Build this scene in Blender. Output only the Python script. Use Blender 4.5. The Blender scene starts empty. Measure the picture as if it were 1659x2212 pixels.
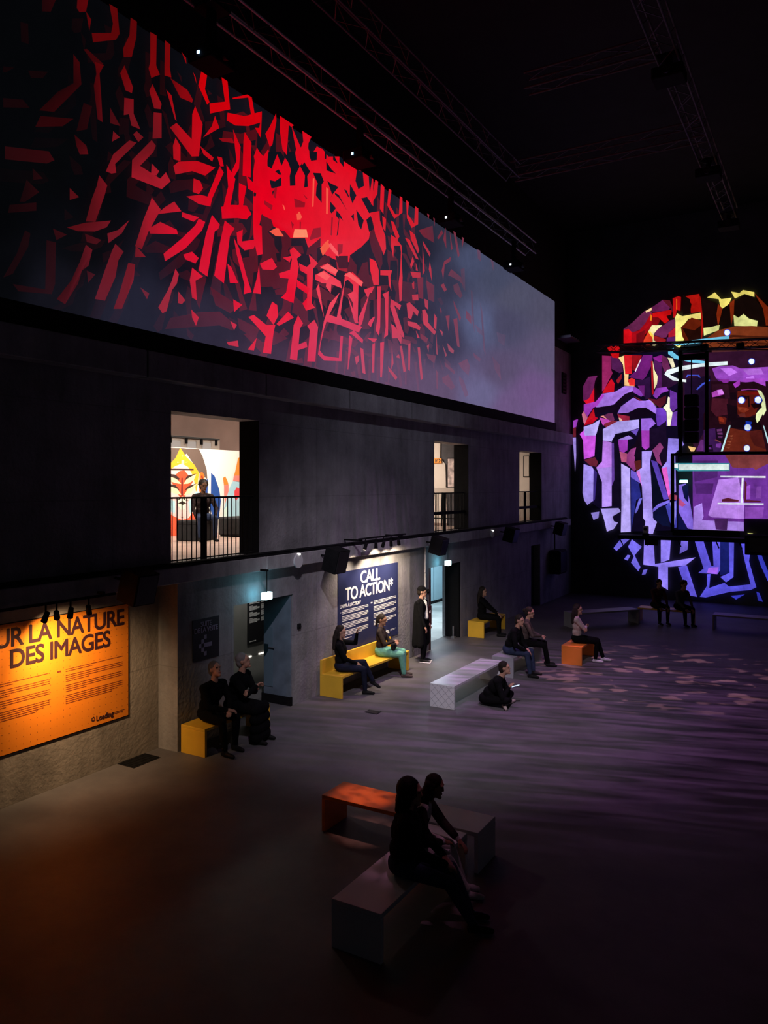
import bpy, bmesh, math, random
import numpy as np
from mathutils import Vector, Matrix, Euler

random.seed(7)
SC = bpy.context.scene
COL = SC.collection

# ---------------------------------------------------------------- camera
cam_d = bpy.data.cameras.new('camera')
cam = bpy.data.objects.new('camera', cam_d)
COL.objects.link(cam)
YAW = math.atan(970 / 1660)
cam.location = (0, 0, 4.0)
cam.rotation_euler = (math.pi / 2, 0, YAW)
cam_d.sensor_fit = 'VERTICAL'
cam_d.sensor_height = 24.0
cam_d.lens = 24.0 * 1660 / 2212
cam_d.shift_y = -56 / 2212
cam_d.clip_end = 200
SC.camera = cam

# ---------------------------------------------------------------- world, exposure
world = bpy.data.worlds.new('world')
SC.world = world
world.use_nodes = True
world.node_tree.nodes['Background'].inputs['Color'].default_value = (0.75, 0.78, 1.0, 1)
world.node_tree.nodes['Background'].inputs['Strength'].default_value = 0.012
SC.view_settings.view_transform = 'Standard'
SC.view_settings.look = 'None'
SC.view_settings.gamma = 1
SC.view_settings.exposure = 0
SC.view_settings.use_curve_mapping = False


def spot_light(name, loc, target, power, color, angle, blend=0.5, radius=0.05):
    d = bpy.data.lights.new(name, 'SPOT')
    d.energy = power
    d.color = color
    d.spot_size = math.radians(angle)
    d.spot_blend = blend
    d.shadow_soft_size = radius
    o = bpy.data.objects.new(name, d)
    COL.objects.link(o)
    o.location = loc
    v = Vector(target) - Vector(loc)
    o.rotation_euler = v.to_track_quat('-Z', 'Y').to_euler()
    return o


def area_light(name, loc, target, power, color, sx, sy):
    d = bpy.data.lights.new(name, 'AREA')
    d.shape = 'RECTANGLE'
    d.size, d.size_y = sx, sy
    d.energy = power
    d.color = color
    o = bpy.data.objects.new(name, d)
    COL.objects.link(o)
    o.location = loc
    v = Vector(target) - Vector(loc)
    o.rotation_euler = v.to_track_quat('-Z', 'Y').to_euler()
    return o


def pattern_spot(name, loc, target, power, color, angle, stretch, rot, lo, hi, detail, scale, cells, blend=0.9):
    """Overhead spot whose beam carries a pattern: unseen roof projectors and one added fill."""
    d = bpy.data.lights.new(name, 'SPOT')
    d.energy = power
    d.spot_size = math.radians(angle)
    d.spot_blend = blend
    d.shadow_soft_size = 0.03
    d.use_nodes = True
    nt = d.node_tree
    N, L = nt.nodes, nt.links
    em = [n for n in N if n.type == 'EMISSION'][0]
    tc = N.new('ShaderNodeTexCoord')
    sp = N.new('ShaderNodeSeparateXYZ'); L.new(tc.outputs['Normal'], sp.inputs[0])
    dx = N.new('ShaderNodeMath'); dx.operation = 'DIVIDE'; L.new(sp.outputs[0], dx.inputs[0]); L.new(sp.outputs[2], dx.inputs[1])
    dy = N.new('ShaderNodeMath'); dy.operation = 'DIVIDE'; L.new(sp.outputs[1], dy.inputs[0]); L.new(sp.outputs[2], dy.inputs[1])
    cb = N.new('ShaderNodeCombineXYZ'); L.new(dx.outputs[0], cb.inputs[0]); L.new(dy.outputs[0], cb.inputs[1])
    r1 = N.new('ShaderNodeVectorRotate'); r1.rotation_type = 'Z_AXIS'; r1.inputs['Angle'].default_value = rot
    L.new(cb.outputs[0], r1.inputs[0])
    mp = N.new('ShaderNodeMapping'); mp.inputs['Scale'].default_value = stretch
    L.new(r1.outputs[0], mp.inputs[0])
    if cells:
        tx = N.new('ShaderNodeTexVoronoi'); tx.distance = 'CHEBYCHEV'; tx.inputs['Scale'].default_value = scale
        L.new(mp.outputs[0], tx.inputs['Vector'])
        bw = N.new('ShaderNodeRGBToBW'); L.new(tx.outputs['Color'], bw.inputs[0])
        src = bw.outputs[0]
        nz = N.new('ShaderNodeTexNoise'); nz.inputs['Scale'].default_value = scale * 0.35; L.new(mp.outputs[0], nz.inputs['Vector'])
        mu = N.new('ShaderNodeMath'); mu.operation = 'ADD'; L.new(src, mu.inputs[0]); L.new(nz.outputs[0], mu.inputs[1])
        hf = N.new('ShaderNodeMath'); hf.operation = 'MULTIPLY'; hf.inputs[1].default_value = 0.5; L.new(mu.outputs[0], hf.inputs[0])
        src = hf.outputs[0]
    else:
        tx = N.new('ShaderNodeTexNoise'); tx.inputs['Scale'].default_value = scale; tx.inputs['Detail'].default_value = detail
        tx.inputs['Distortion'].default_value = 0.6
        L.new(mp.outputs[0], tx.inputs['Vector'])
        src = tx.outputs[0]
    mr = N.new('ShaderNodeMapRange'); mr.inputs['From Min'].default_value = lo; mr.inputs['From Max'].default_value = hi
    L.new(src, mr.inputs['Value'])
    L.new(mr.outputs[0], em.inputs['Strength'])
    em.inputs['Color'].default_value = (*color, 1)
    o = bpy.data.objects.new(name, d)
    COL.objects.link(o)
    o.location = loc
    o.rotation_euler = (Vector(target) - Vector(loc)).to_track_quat('-Z', 'Y').to_euler()
    return o


# beams of unseen roof projectors, plus two added soft fills
pattern_spot('hall_beam', (-1.2, 2.5, 11.3), (-6.4, 13.2, 0.2), 6800, (0.86, 0.76, 0.90), 36, (0.5, 0.8, 1), 0.0, -1.0, 1.0, 2, 6, False, 1.0)  # soft fill from the camera side, added to brighten the mid hall
pattern_spot('hall_beam', (-4.6, 14.6, 11.2), (-4.7, 14.2, 0), 2900, (0.80, 0.32, 0.95), 62, (0.42, 3.6, 1), -YAW, 0.40, 0.66, 6, 14, False, 1.0)
pattern_spot('hall_beam', (-3.4, 16.4, 11.2), (-3.5, 16.9, 0), 5500, (1.0, 0.42, 0.52), 36, (0.8, 1.5, 1), -YAW + 0.35, 0.60, 0.65, 2, 40, True)
pattern_spot('hall_beam', (-4.5, 7.2, 11.2), (-4.68, 7.57, 0.4), 2500, (1.0, 0.36, 0.28), 4.8, (1.0, 1.6, 1), 0.4, 0.30, 0.52, 2, 60, False, 0.9)
pattern_spot('hall_beam', (-3.2, 7.0, 11.2), (-3.55, 6.6, 0.4), 520, (0.95, 0.35, 0.62), 8, (1.0, 1.4, 1), 0.2, 0.40, 0.55, 2, 40, False, 0.9)
spot_light('wall_fill', (-2.5, 14.0, 11.0), (-8.6, 15.2, 4.1), 520, (0.78, 0.78, 1.0), 66, 1.0, 0.25)  # fill spot without a fixture, added to lift the upper wall

# ---------------------------------------------------------------- helpers


class MB:
    def __init__(self):
        self.v, self.f = [], []

    def raw(self, vs, fs):
        n = len(self.v)
        self.v += [tuple(p) for p in vs]
        self.f += [tuple(i + n for i in f) for f in fs]
        return self

    def box(self, x0, x1, y0, y1, z0, z1, bev=0.0):
        if x0 > x1: x0, x1 = x1, x0
        if y0 > y1: y0, y1 = y1, y0
        if z0 > z1: z0, z1 = z1, z0
        if bev <= 0:
            vs = [(x0, y0, z0), (x1, y0, z0), (x1, y1, z0), (x0, y1, z0), (x0, y0, z1), (x1, y0, z1), (x1, y1, z1), (x0, y1, z1)]
            fs = [(0, 3, 2, 1), (4, 5, 6, 7), (0, 1, 5, 4), (1, 2, 6, 5), (2, 3, 7, 6), (3, 0, 4, 7)]
            return self.raw(vs, fs)
        bm = bmesh.new()
        bmesh.ops.create_cube(bm, size=1)
        for v in bm.verts:
            v.co = Vector(((x0 + x1) / 2 + v.co.x * (x1 - x0), (y0 + y1) / 2 + v.co.y * (y1 - y0), (z0 + z1) / 2 + v.co.z * (z1 - z0)))
        bmesh.ops.bevel(bm, geom=bm.edges[:], offset=bev, segments=1, affect='EDGES')
        bm.verts.index_update()
        self.raw([v.co[:] for v in bm.verts], [[v.index for v in f.verts] for f in bm.faces])
        bm.free()
        return self

    def tube(self, p0, p1, r0, r1=None, n=8, cap=True):
        r1 = r0 if r1 is None else r1
        p0, p1 = Vector(p0), Vector(p1)
        d = (p1 - p0).normalized()
        a = d.orthogonal().normalized(); b = d.cross(a)
        vs = []
        for p, r in ((p0, r0), (p1, r1)):
            for k in range(n):
                t = 2 * math.pi * k / n
                vs.append(p + a * (r * math.cos(t)) + b * (r * math.sin(t)))
        fs = [(k, (k + 1) % n, n + (k + 1) % n, n + k) for k in range(n)]
        if cap:
            fs += [tuple(range(n - 1, -1, -1)), tuple(range(n, 2 * n))]
        return self.raw(vs, fs)

    def poly(self, pts):
        return self.raw(pts, [tuple(range(len(pts)))])

    def prism(self, pts, off):
        n = len(pts); off = Vector(off)
        vs = [Vector(p) for p in pts] + [Vector(p) + off for p in pts]
        fs = [tuple(range(n)), tuple(range(2 * n - 1, n - 1, -1))] + [(k, n + k, n + (k + 1) % n, (k + 1) % n) for k in range(n)]
        return self.raw(vs, fs)

    def build(self, name, m, parent=None, smooth=False):
        me = bpy.data.meshes.new(name)
        me.from_pydata(self.v, [], self.f)
        bm = bmesh.new(); bm.from_mesh(me); bmesh.ops.recalc_face_normals(bm, faces=bm.faces[:]); bm.to_mesh(me); bm.free()
        if smooth:
            for p in me.polygons: p.use_smooth = True
        return link(name, me, m, parent)


def link(name, me, m, parent=None):
    if m is not None and len(me.materials) == 0:
        me.materials.append(m)
    o = bpy.data.objects.new(name, me)
    COL.objects.link(o)
    if parent is not None: o.parent = parent
    return o


def tag(o, label, cat, group=None):
    o['label'] = label; o['category'] = cat
    if group: o['group'] = group
    return o


def empty(name, label, cat, loc=(0, 0, 0), rz=0.0, group=None):
    o = bpy.data.objects.new(name, None)
    COL.objects.link(o)
    o.location = loc; o.rotation_euler = (0, 0, rz); o.empty_display_size = 0.1
    return tag(o, label, cat, group)


def struct(o, label=None):
    o['kind'] = 'structure'
    if label: o['label'] = label
    return o


def copy_tree(o, parent=None):
    c = o.copy(); COL.objects.link(c); c.parent = parent
    for ch in list(o.children): copy_tree(ch, c)
    return c


def s2l(c):
    out = []
    for x in c:
        x /= 255.0
        out.append(x / 12.92 if x <= 0.04045 else ((x + 0.055) / 1.055) ** 2.4)
    return tuple(out)


# ---------------------------------------------------------------- materials
def mat(name, col, rough=0.6, metal=0.0, var=0.0, scale=6.0, bump=0.0, bscale=40.0, emit=None, estr=1.0, spec=0.5):
    m = bpy.data.materials.new(name); m.use_nodes = True
    nt = m.node_tree; N, L = nt.nodes, nt.links
    b = N['Principled BSDF']
    b.inputs['Base Color'].default_value = (*col, 1)
    b.inputs['Roughness'].default_value = rough
    b.inputs['Metallic'].default_value = metal
    b.inputs['Specular IOR Level'].default_value = spec
    if var > 0 or bump > 0:
        tc = N.new('ShaderNodeTexCoord')
    if var > 0:
        nz = N.new('ShaderNodeTexNoise'); nz.inputs['Scale'].default_value = scale; nz.inputs['Detail'].default_value = 6
        L.new(tc.outputs['Object'], nz.inputs['Vector'])
        mx = N.new('ShaderNodeMix'); mx.data_type = 'RGBA'
        mx.inputs[6].default_value = (*[c * (1 - var) for c in col], 1)
        mx.inputs[7].default_value = (*[min(1, c * (1 + var)) for c in col], 1)
        mr = N.new('ShaderNodeMapRange'); mr.inputs['From Min'].default_value = 0.3; mr.inputs['From Max'].default_value = 0.7
        L.new(nz.outputs[0], mr.inputs[0]); L.new(mr.outputs[0], mx.inputs[0]); L.new(mx.outputs[2], b.inputs['Base Color'])
    if bump > 0:
        n2 = N.new('ShaderNodeTexNoise'); n2.inputs['Scale'].default_value = bscale; n2.inputs['Detail'].default_value = 4
        L.new(tc.outputs['Object'], n2.inputs['Vector'])
        bp = N.new('ShaderNodeBump'); bp.inputs['Strength'].default_value = bump; bp.inputs['Distance'].default_value = 0.02
        L.new(n2.outputs[0], bp.inputs['Height']); L.new(bp.outputs[0], b.inputs['Normal'])
    if emit is not None:
        b.inputs['Emission Color'].default_value = (*emit, 1)
        b.inputs['Emission Strength'].default_value = estr
    return m


def concrete_mat(name, col, seed=0.0):
    """Cast concrete: cloudy patches, vertical rain streaks, formwork joints and small pits."""
    m = bpy.data.materials.new(name); m.use_nodes = True
    nt = m.node_tree; N, L = nt.nodes, nt.links
    b = N['Principled BSDF']; b.inputs['Roughness'].default_value = 0.8
    tc = N.new('ShaderNodeTexCoord')
    mp = N.new('ShaderNodeMapping'); mp.inputs['Location'].default_value = (seed, seed * 2.3, seed)
    L.new(tc.outputs['Object'], mp.inputs[0])
    n1 = N.new('ShaderNodeTexNoise'); n1.inputs['Scale'].default_value = 1.1; n1.inputs['Detail'].default_value = 8; n1.inputs['Roughness'].default_value = 0.62
    L.new(mp.outputs[0], n1.inputs['Vector'])
    m2 = N.new('ShaderNodeMapping'); m2.inputs['Scale'].default_value = (3.0, 3.0, 0.35)
    L.new(tc.outputs['Object'], m2.inputs[0])
    n2 = N.new('ShaderNodeTexNoise'); n2.inputs['Scale'].default_value = 1.6; n2.inputs['Detail'].default_value = 5
    L.new(m2.outputs[0], n2.inputs['Vector'])
    ad = N.new('ShaderNodeMath'); ad.operation = 'MULTIPLY_ADD'; ad.inputs[1].default_value = 0.45
    L.new(n2.outputs[0], ad.inputs[0]); L.new(n1.outputs[0], ad.inputs[2])
    mr = N.new('ShaderNodeMapRange'); mr.inputs['From Min'].default_value = 0.5; mr.inputs['From Max'].default_value = 0.98
    L.new(ad.outputs[0], mr.inputs[0])
    mx = N.new('ShaderNodeMix'); mx.data_type = 'RGBA'
    mx.inputs[6].default_value = (*[c * 0.55 for c in col], 1)
    mx.inputs[7].default_value = (*[c * 1.35 for c in col], 1)
    L.new(mr.outputs[0], mx.inputs[0])
    # board joints: thin lines every 2.4 m along the wall and 1.25 m up
    sp = N.new('ShaderNodeSeparateXYZ'); L.new(tc.outputs['Object'], sp.inputs[0])
    last = mx.outputs[2]
    for ax, per in ((1, 2.4), (2, 1.27)):
        md = N.new('ShaderNodeMath'); md.operation = 'PINGPONG'; md.inputs[1].default_value = per / 2
        L.new(sp.outputs[ax], md.inputs[0])
        lt = N.new('ShaderNodeMath'); lt.operation = 'LESS_THAN'; lt.inputs[1].default_value = 0.008
        L.new(md.outputs[0], lt.inputs[0])
        fa = N.new('ShaderNodeMath'); fa.operation = 'MULTIPLY'; fa.inputs[1].default_value = 0.35
        L.new(lt.outputs[0], fa.inputs[0])
        m3 = N.new('ShaderNodeMix'); m3.data_type = 'RGBA'; m3.inputs[7].default_value = (*[c * 0.4 for c in col], 1)
        L.new(fa.outputs[0], m3.inputs[0]); L.new(last, m3.inputs[6])
        last = m3.outputs[2]
    L.new(last, b.inputs['Base Color'])
    vo = N.new('ShaderNodeTexVoronoi'); vo.inputs['Scale'].default_value = 7
    L.new(mp.outputs[0], vo.inputs['Vector'])
    pit = N.new('ShaderNodeMapRange'); pit.inputs['From Min'].default_value = 0.0; pit.inputs['From Max'].default_value = 0.10
    L.new(vo.outputs['Distance'], pit.inputs[0])
    n4 = N.new('ShaderNodeTexNoise'); n4.inputs['Scale'].default_value = 18; n4.inputs['Detail'].default_value = 6
    L.new(mp.outputs[0], n4.inputs['Vector'])
    mm = N.new('ShaderNodeMath'); mm.operation = 'MULTIPLY_ADD'; mm.inputs[1].default_value = 0.25
    L.new(pit.outputs[0], mm.inputs[0]); L.new(n4.outputs[0], mm.inputs[2])
    bp = N.new('ShaderNodeBump'); bp.inputs['Strength'].default_value = 0.35; bp.inputs['Distance'].default_value = 0.03
    L.new(mm.outputs[0], bp.inputs['Height']); L.new(bp.outputs[0], b.inputs['Normal'])
    return m


def attr_mat(name, kind, strength=1.0, rough=0.7, grain=0.0):
    """Colour comes from the mesh colour attribute: a projected picture (emits) or a printed one (diffuse)."""
    m = bpy.data.materials.new(name); m.use_nodes = True
    nt = m.node_tree; N, L = nt.nodes, nt.links
    b = N['Principled BSDF']
    at = N.new('ShaderNodeAttribute'); at.attribute_name = 'ink'
    src = at.outputs['Color']
    if grain > 0:
        tc = N.new('ShaderNodeTexCoord')
        nz = N.new('ShaderNodeTexNoise'); nz.inputs['Scale'].default_value = 3.0; nz.inputs['Detail'].default_value = 10; nz.inputs['Roughness'].default_value = 0.7
        L.new(tc.outputs['Object'], nz.inputs['Vector'])
        mr = N.new('ShaderNodeMapRange'); mr.inputs['From Min'].default_value = 0.3; mr.inputs['From Max'].default_value = 0.7
        mr.inputs['To Min'].default_value = 1 - grain; mr.inputs['To Max'].default_value = 1 + grain
        L.new(nz.outputs[0], mr.inputs[0])
        vm = N.new('ShaderNodeVectorMath'); vm.operation = 'SCALE'
        L.new(src, vm.inputs[0]); L.new(mr.outputs[0], vm.inputs['Scale'])
        src = vm.outputs[0]
    if kind == 'emit':
        b.inputs['Base Color'].default_value = (0.02, 0.02, 0.02, 1)
        b.inputs['Roughness'].default_value = 0.9
        b.inputs['Specular IOR Level'].default_value = 0.0
        L.new(src, b.inputs['Emission Color']); b.inputs['Emission Strength'].default_value = strength
    else:
        L.new(src, b.inputs['Base Color']); b.inputs['Roughness'].default_value = rough
    return m


def colour_mesh(name, verts, faces, cols, m, parent=None):
    """cols: one linear rgb per vertex."""
    me = bpy.data.meshes.new(name)
    me.from_pydata(verts, [], faces)
    a = me.color_attributes.new('ink', 'FLOAT_COLOR', 'POINT')
    flat = np.ones((len(verts), 4), dtype=np.float32)
    flat[:, :3] = np.array(cols, dtype=np.float32)
    a.data.foreach_set('color', flat.ravel())
    return link(name, me, m, parent)


M = {}
M['concrete'] = concrete_mat('concrete', (0.27, 0.26, 0.27))
M['concrete_warm'] = concrete_mat('concrete_warm', (0.30, 0.27, 0.24), 3.1)
M['concrete_beam'] = concrete_mat('concrete_beam', (0.34, 0.33, 0.34), 7.7)
M['black'] = mat('matt_black', (0.006, 0.006, 0.007), 0.8, var=0.3, scale=8, spec=0.15)
M['blackwall'] = mat('black_paint', (0.014, 0.014, 0.016), 0.85, var=0.3, scale=2)
M['darkmetal'] = mat('dark_metal', (0.03, 0.03, 0.032), 0.45, 0.6, var=0.2)
M['alu'] = mat('aluminium', (0.42, 0.42, 0.45), 0.38, 0.9, var=0.15, scale=20)
M['white'] = mat('white_laminate', (0.62, 0.62, 0.64), 0.3, var=0.05, scale=3)
M['yellow'] = mat('yellow_laminate', (0.78, 0.46, 0.035), 0.42, var=0.06, scale=4)
M['orange'] = mat('orange_laminate', (0.80, 0.22, 0.03), 0.42, var=0.06, scale=4)
M['greyb'] = mat('grey_laminate', (0.30, 0.30, 0.33), 0.4, var=0.06, scale=4)
M['paper_black'] = mat('black_print', (0.012, 0.012, 0.016), 0.6)
M['paper_white'] = mat('white_print', (0.80, 0.80, 0.80), 0.7)

# ================================================================ the hall
def floor_mat():
    m = bpy.data.materials.new('dark_polished_floor'); m.use_nodes = True
    nt = m.node_tree; N, L = nt.nodes, nt.links
    b = N['Principled BSDF']
    tc = N.new('ShaderNodeTexCoord')
    nz = N.new('ShaderNodeTexNoise'); nz.inputs['Scale'].default_value = 0.9; nz.inputs['Detail'].default_value = 9; nz.inputs['Roughness'].default_value = 0.65
    L.new(tc.outputs['Object'], nz.inputs['Vector'])
    cr = N.new('ShaderNodeValToRGB')
    cr.color_ramp.elements[0].position = 0.35; cr.color_ramp.elements[0].color = (0.085, 0.08, 0.085, 1)
    cr.color_ramp.elements[1].position = 0.7; cr.color_ramp.elements[1].color = (0.15, 0.14, 0.145, 1)
    L.new(nz.outputs[0], cr.inputs[0]); L.new(cr.outputs[0], b.inputs['Base Color'])
    b.inputs['Roughness'].default_value = 0.55
    b.inputs['Specular IOR Level'].default_value = 0.3
    n2 = N.new('ShaderNodeTexNoise'); n2.inputs['Scale'].default_value = 60
    L.new(tc.outputs['Object'], n2.inputs['Vector'])
    bp = N.new('ShaderNodeBump'); bp.inputs['Strength'].default_value = 0.08; bp.inputs['Distance'].default_value = 0.01
    L.new(n2.outputs[0], bp.inputs['Height']); L.new(bp.outputs[0], b.inputs['Normal'])
    return m


M['floor'] = floor_mat()
WX = -8.5        # face of the long wall
TH = 0.43        # its thickness
PX = -8.9        # face of the set-back wall that carries the orange poster

o = MB().box(-9.35, 12, -8, 29.2, -0.2, 0.0).build('floor', M['floor'])
struct(o, 'dark polished concrete floor of the hall')
o = MB().box(-9.4, 12, -8, 29.2, 13.5, 13.7).build('ceiling', M['blackwall'])
struct(o, 'black roof of the hall')

# long wall with three upper openings and two doorways
OPEN_UP = [(8.26, 10.3), (17.0, 19.07), (22.97, 25.1)]
ZU0, ZU1 = 2.82, 5.12
DOORS = [(9.65, 11.26, 2.03), (16.8, 18.56, 2.0)]
DARKREC = (24.05, 24.95, 2.05)


def wall_run(mb, y0, y1, z0, z1, holes, x1, x0):
    y = y0
    for a, b_, h0, h1 in holes:
        mb.box(x0, x1, y, a, z0, z1)
        if h0 > z0: mb.box(x0, x1, a, b_, z0, h0)
        if h1 < z1: mb.box(x0, x1, a, b_, h1, z1)
        y = b_
    mb.box(x0, x1, y, y1, z0, z1)


mb = MB()
wall_run(mb, -8, 28.5, 2.55, 6.2, [(a, b_, ZU0, ZU1) for a, b_ in OPEN_UP], WX, WX - TH)
wall_run(mb, 8.4, 28.5, 0, 2.55, [(a, b_, 0, h) for a, b_, h in DOORS] + [(DARKREC[0], DARKREC[1], 0, DARKREC[2])], WX, WX - TH)
o = mb.build('wall_left', M['concrete']); struct(o, 'bare concrete wall with openings along the hall')
o = MB().box(PX - 0.4, PX, -8, 8.42, 0, 2.56).build('wall_left', M['concrete_warm']); struct(o, 'set-back concrete wall behind the orange poster')
o = MB().box(-9.0, -8.62, -8, 28.5, 6.2, 13.6).build('wall_left', M['blackwall']); struct(o, 'black upper wall behind the projection screen')
o = MB().box(-9.6, 12, 28.5, 28.9, 0, 13.6).build('wall_back', mat('far_wall', (0.05, 0.05, 0.055), 0.85, var=0.4, scale=1.2, bump=0.3, bscale=8)); struct(o, 'dark far wall of the hall')
# dark flush door in the far recess
o = MB().box(WX - 0.3, WX - 0.22, DARKREC[0], DARKREC[1], 0, DARKREC[2]).build('door_3', M['blackwall']); struct(o, 'black flush door near the far corner')

# black linings of the openings (far cheek, seen from the hall)
n = 1
for a, b_ in OPEN_UP:
    mb = MB().box(WX - TH + 0.002, WX - 0.004, b_ - 0.015, b_, ZU0, ZU1).box(WX - TH + 0.002, WX - 0.004, a, a + 0.015, ZU0, ZU1)
    o = mb.build('trim_%d' % n, M['black']); struct(o, 'black steel lining of an upper opening'); n += 1
o = MB().box(WX - TH + 0.002, WX - 0.004, 18.545, 18.56, 0, 2.0).build('trim_%d' % n, M['black']); struct(o, 'black lining of the far doorway'); n += 1
o = MB().box(WX - 0.004, WX + 0.012, 16.70, 16.80, 0, 2.0).build('trim_%d' % n, mat('grey_red_frame', (0.05, 0.02, 0.02), 0.6)); struct(o, 'dark red door frame strip'); n += 1

o = MB().box(WX - 0.004, WX + 0.006, 15.72, 16.70, 0, 2.5).build('trim_%d' % n, concrete_mat('concrete_panel', (0.16, 0.155, 0.175), 5.0)); struct(o, 'darker concrete panel beside the far doorway'); n += 1
# concrete string courses, cast in lengths
for (z0, z1, xo, ln, nm) in ((2.56, 2.80, 0.17, 3.05, 'lower concrete beam under the upper openings'), (5.52, 5.90, 0.24, 2.6, 'upper concrete beam under the projection screen')):
    root = bpy.data.objects.new('trim_%d' % n, None); COL.objects.link(root); struct(root, nm); n += 1
    y = -8.0
    while y < 27.9:
        y1 = min(y + ln, 27.9)
        MB().box(WX - 0.01, WX + xo, y + 0.008, y1 - 0.008, z0, z1, 0.012).build('beam_length', M['concrete_beam'], root)
        y = y1
# black cable tray along the lower beam
t = empty('cable_tray', 'black cable tray running along the top of the lower beam', 'cable tray', (WX + 0.10, -8, 2.80))
MB().box(-0.06, 0.06, 0, 35.5, 0, 0.035).build('tray', M['black'], t)
MB().tube((-0.02, 0, 0.05), (-0.02, 35.5, 0.05), 0.018, n=6).build('cable', M['black'], t)
MB().tube((0.03, 0, 0.047), (0.03, 35.5, 0.047), 0.013, n=6).build('cable', M['black'], t)

# concrete pier beyond the end of the screen
mb = MB().box(-9.0, WX, 26.35, 28.5, 6.2, 8.95)
o = mb.build('wall_pier', M['concrete']); struct(o, 'concrete pier beside the end of the screen')
t = empty('louvre_window', 'small dark louvred window in the pier beside the screen', 'window', (WX + 0.005, 27.55, 7.75))
MB().box(0, 0.03, -0.24, 0.24, -0.38, 0.38).build('pane', M['black'], t)
for k in range(6):
    MB().box(0.02, 0.05, -0.22, 0.22, -0.34 + k * 0.125, -0.28 + k * 0.125).build('slat', M['darkmetal'], t)
t = empty('wall_grille', 'pale metal grille bracket above the concrete pier', 'grille', (WX + 0.02, 27.2, 9.25))
MB().box(0, 0.5, -0.5, 0.6, 0, 0.04).build('shelf', M['alu'], t)
for k in range(5):
    MB().box(0.02, 0.48, -0.45 + k * 0.25, -0.42 + k * 0.25, 0.04, 0.10).build('bar', M['alu'], t)

# ---------------------------------------------------------------- corridor behind the doorways
M['plaster'] = mat('plaster', (0.5, 0.5, 0.5), 0.8, var=0.08, scale=2)
M['corr_floor'] = mat('corridor_floor', (0.40, 0.40, 0.39), 0.45, var=0.3, scale=1.5)
M['corr_grey'] = mat('corridor_grey', (0.24, 0.24, 0.23), 0.7, var=0.1, scale=2)
o = MB().box(-12, -9.35, 8.4, 15.5, -0.2, 0.0).build('floor', mat('corridor_floor_grey', (0.15, 0.15, 0.145), 0.5, var=0.15, scale=2)); struct(o, 'grey floor of the room behind the near doorway')
o = MB().box(-9.36, -8.93, 9.65, 11.26, -0.02, 0.003).build('floor', mat('threshold', (0.12, 0.12, 0.12), 0.6)); struct(o, 'threshold of the near doorway')
o = MB().box(-12, -8.93, 15.6, 28.5, -0.2, 0.002).build('floor', M['corr_floor']); struct(o, 'pale floor of the corridor behind the far doorway')
o = MB().box(-12.1, -11.78, 8.4, 15.5, 0, 2.6).build('wall_corridor', M['corr_grey']); struct(o, 'grey inner wall behind the near doorway')
o = MB().box(-12.1, -11.78, 15.6, 28.5, 0, 2.6).build('wall_corridor', mat('corridor_blue_lit', (0.34, 0.46, 0.52), 0.6, var=0.08, scale=2)); struct(o, 'inner wall behind the far doorway, blue light painted into its colour')  # blue of the corridor light put into the wall colour
mb = MB()
for k in range(10):
    mb.box(-11.80, -11.765, 16.0 + k * 1.25, 16.02 + k * 1.25, 0.05, 2.5)
o = mb.build('trim_%d' % n, mat('panel_joint', (0.12, 0.2, 0.24), 0.6)); struct(o, 'panel joints of the blue-tinted inner wall'); n += 1
o = MB().box(-12.1, -8.93, 15.45, 15.6, 0, 2.6).build('wall_partition', M['corr_grey']); struct(o, 'partition between the two rooms')
o = MB().box(-12.1, -8.93, 8.2, 8.4, 0, 2.6).build('wall_partition', M['corr_grey']); struct(o, 'end wall of the near room')
o = MB().box(-12.1, -8.93, 8.2, 28.5, 2.6, 2.8).build('ceiling', M['plaster']); struct(o, 'corridor ceiling and gallery slab')
o = MB().box(-11.77, -11.74, 16, 28, 0.0, 0.09).build('baseboard_corridor', M['black']); struct(o, 'dark skirting of the blue-tinted corridor wall')
t = empty('ceiling_light', 'cold white light panel on the corridor ceiling behind the far doorway', 'light', (-10.2, 20.0, 2.58))
MB().box(-0.6, 0.6, -0.3, 0.3, -0.02, 0.02).build('panel', mat('cold_panel', (0.8, 0.8, 0.8), emit=(0.75, 0.92, 1.0), estr=3), t)
area_light('corridor_lamp', (-10.2, 20.0, 2.52), (-10.2, 20.0, 0), 130, (0.78, 0.92, 1.0), 1.2, 0.6).name = 'corridor_lamp'
area_light('corridor_lamp', (-10.4, 23.2, 2.52), (-11.2, 23.6, 0), 75, (0.55, 0.85, 1.0), 1.2, 0.6)
t = empty('ceiling_light', 'small white light panel on the ceiling behind the near doorway', 'light', (-11.2, 13.4, 2.58))
MB().box(-0.3, 0.3, -0.15, 0.15, -0.02, 0.02).build('panel', mat('warm_panel', (0.8, 0.8, 0.8), emit=(1, 0.95, 0.85), estr=2), t)
spot_light('room_lamp', (-11.0, 13.6, 2.5), (-11.8, 13.5, 1.1), 42, (1.0, 0.96, 0.88), 110, 0.9, 0.1)

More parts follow.
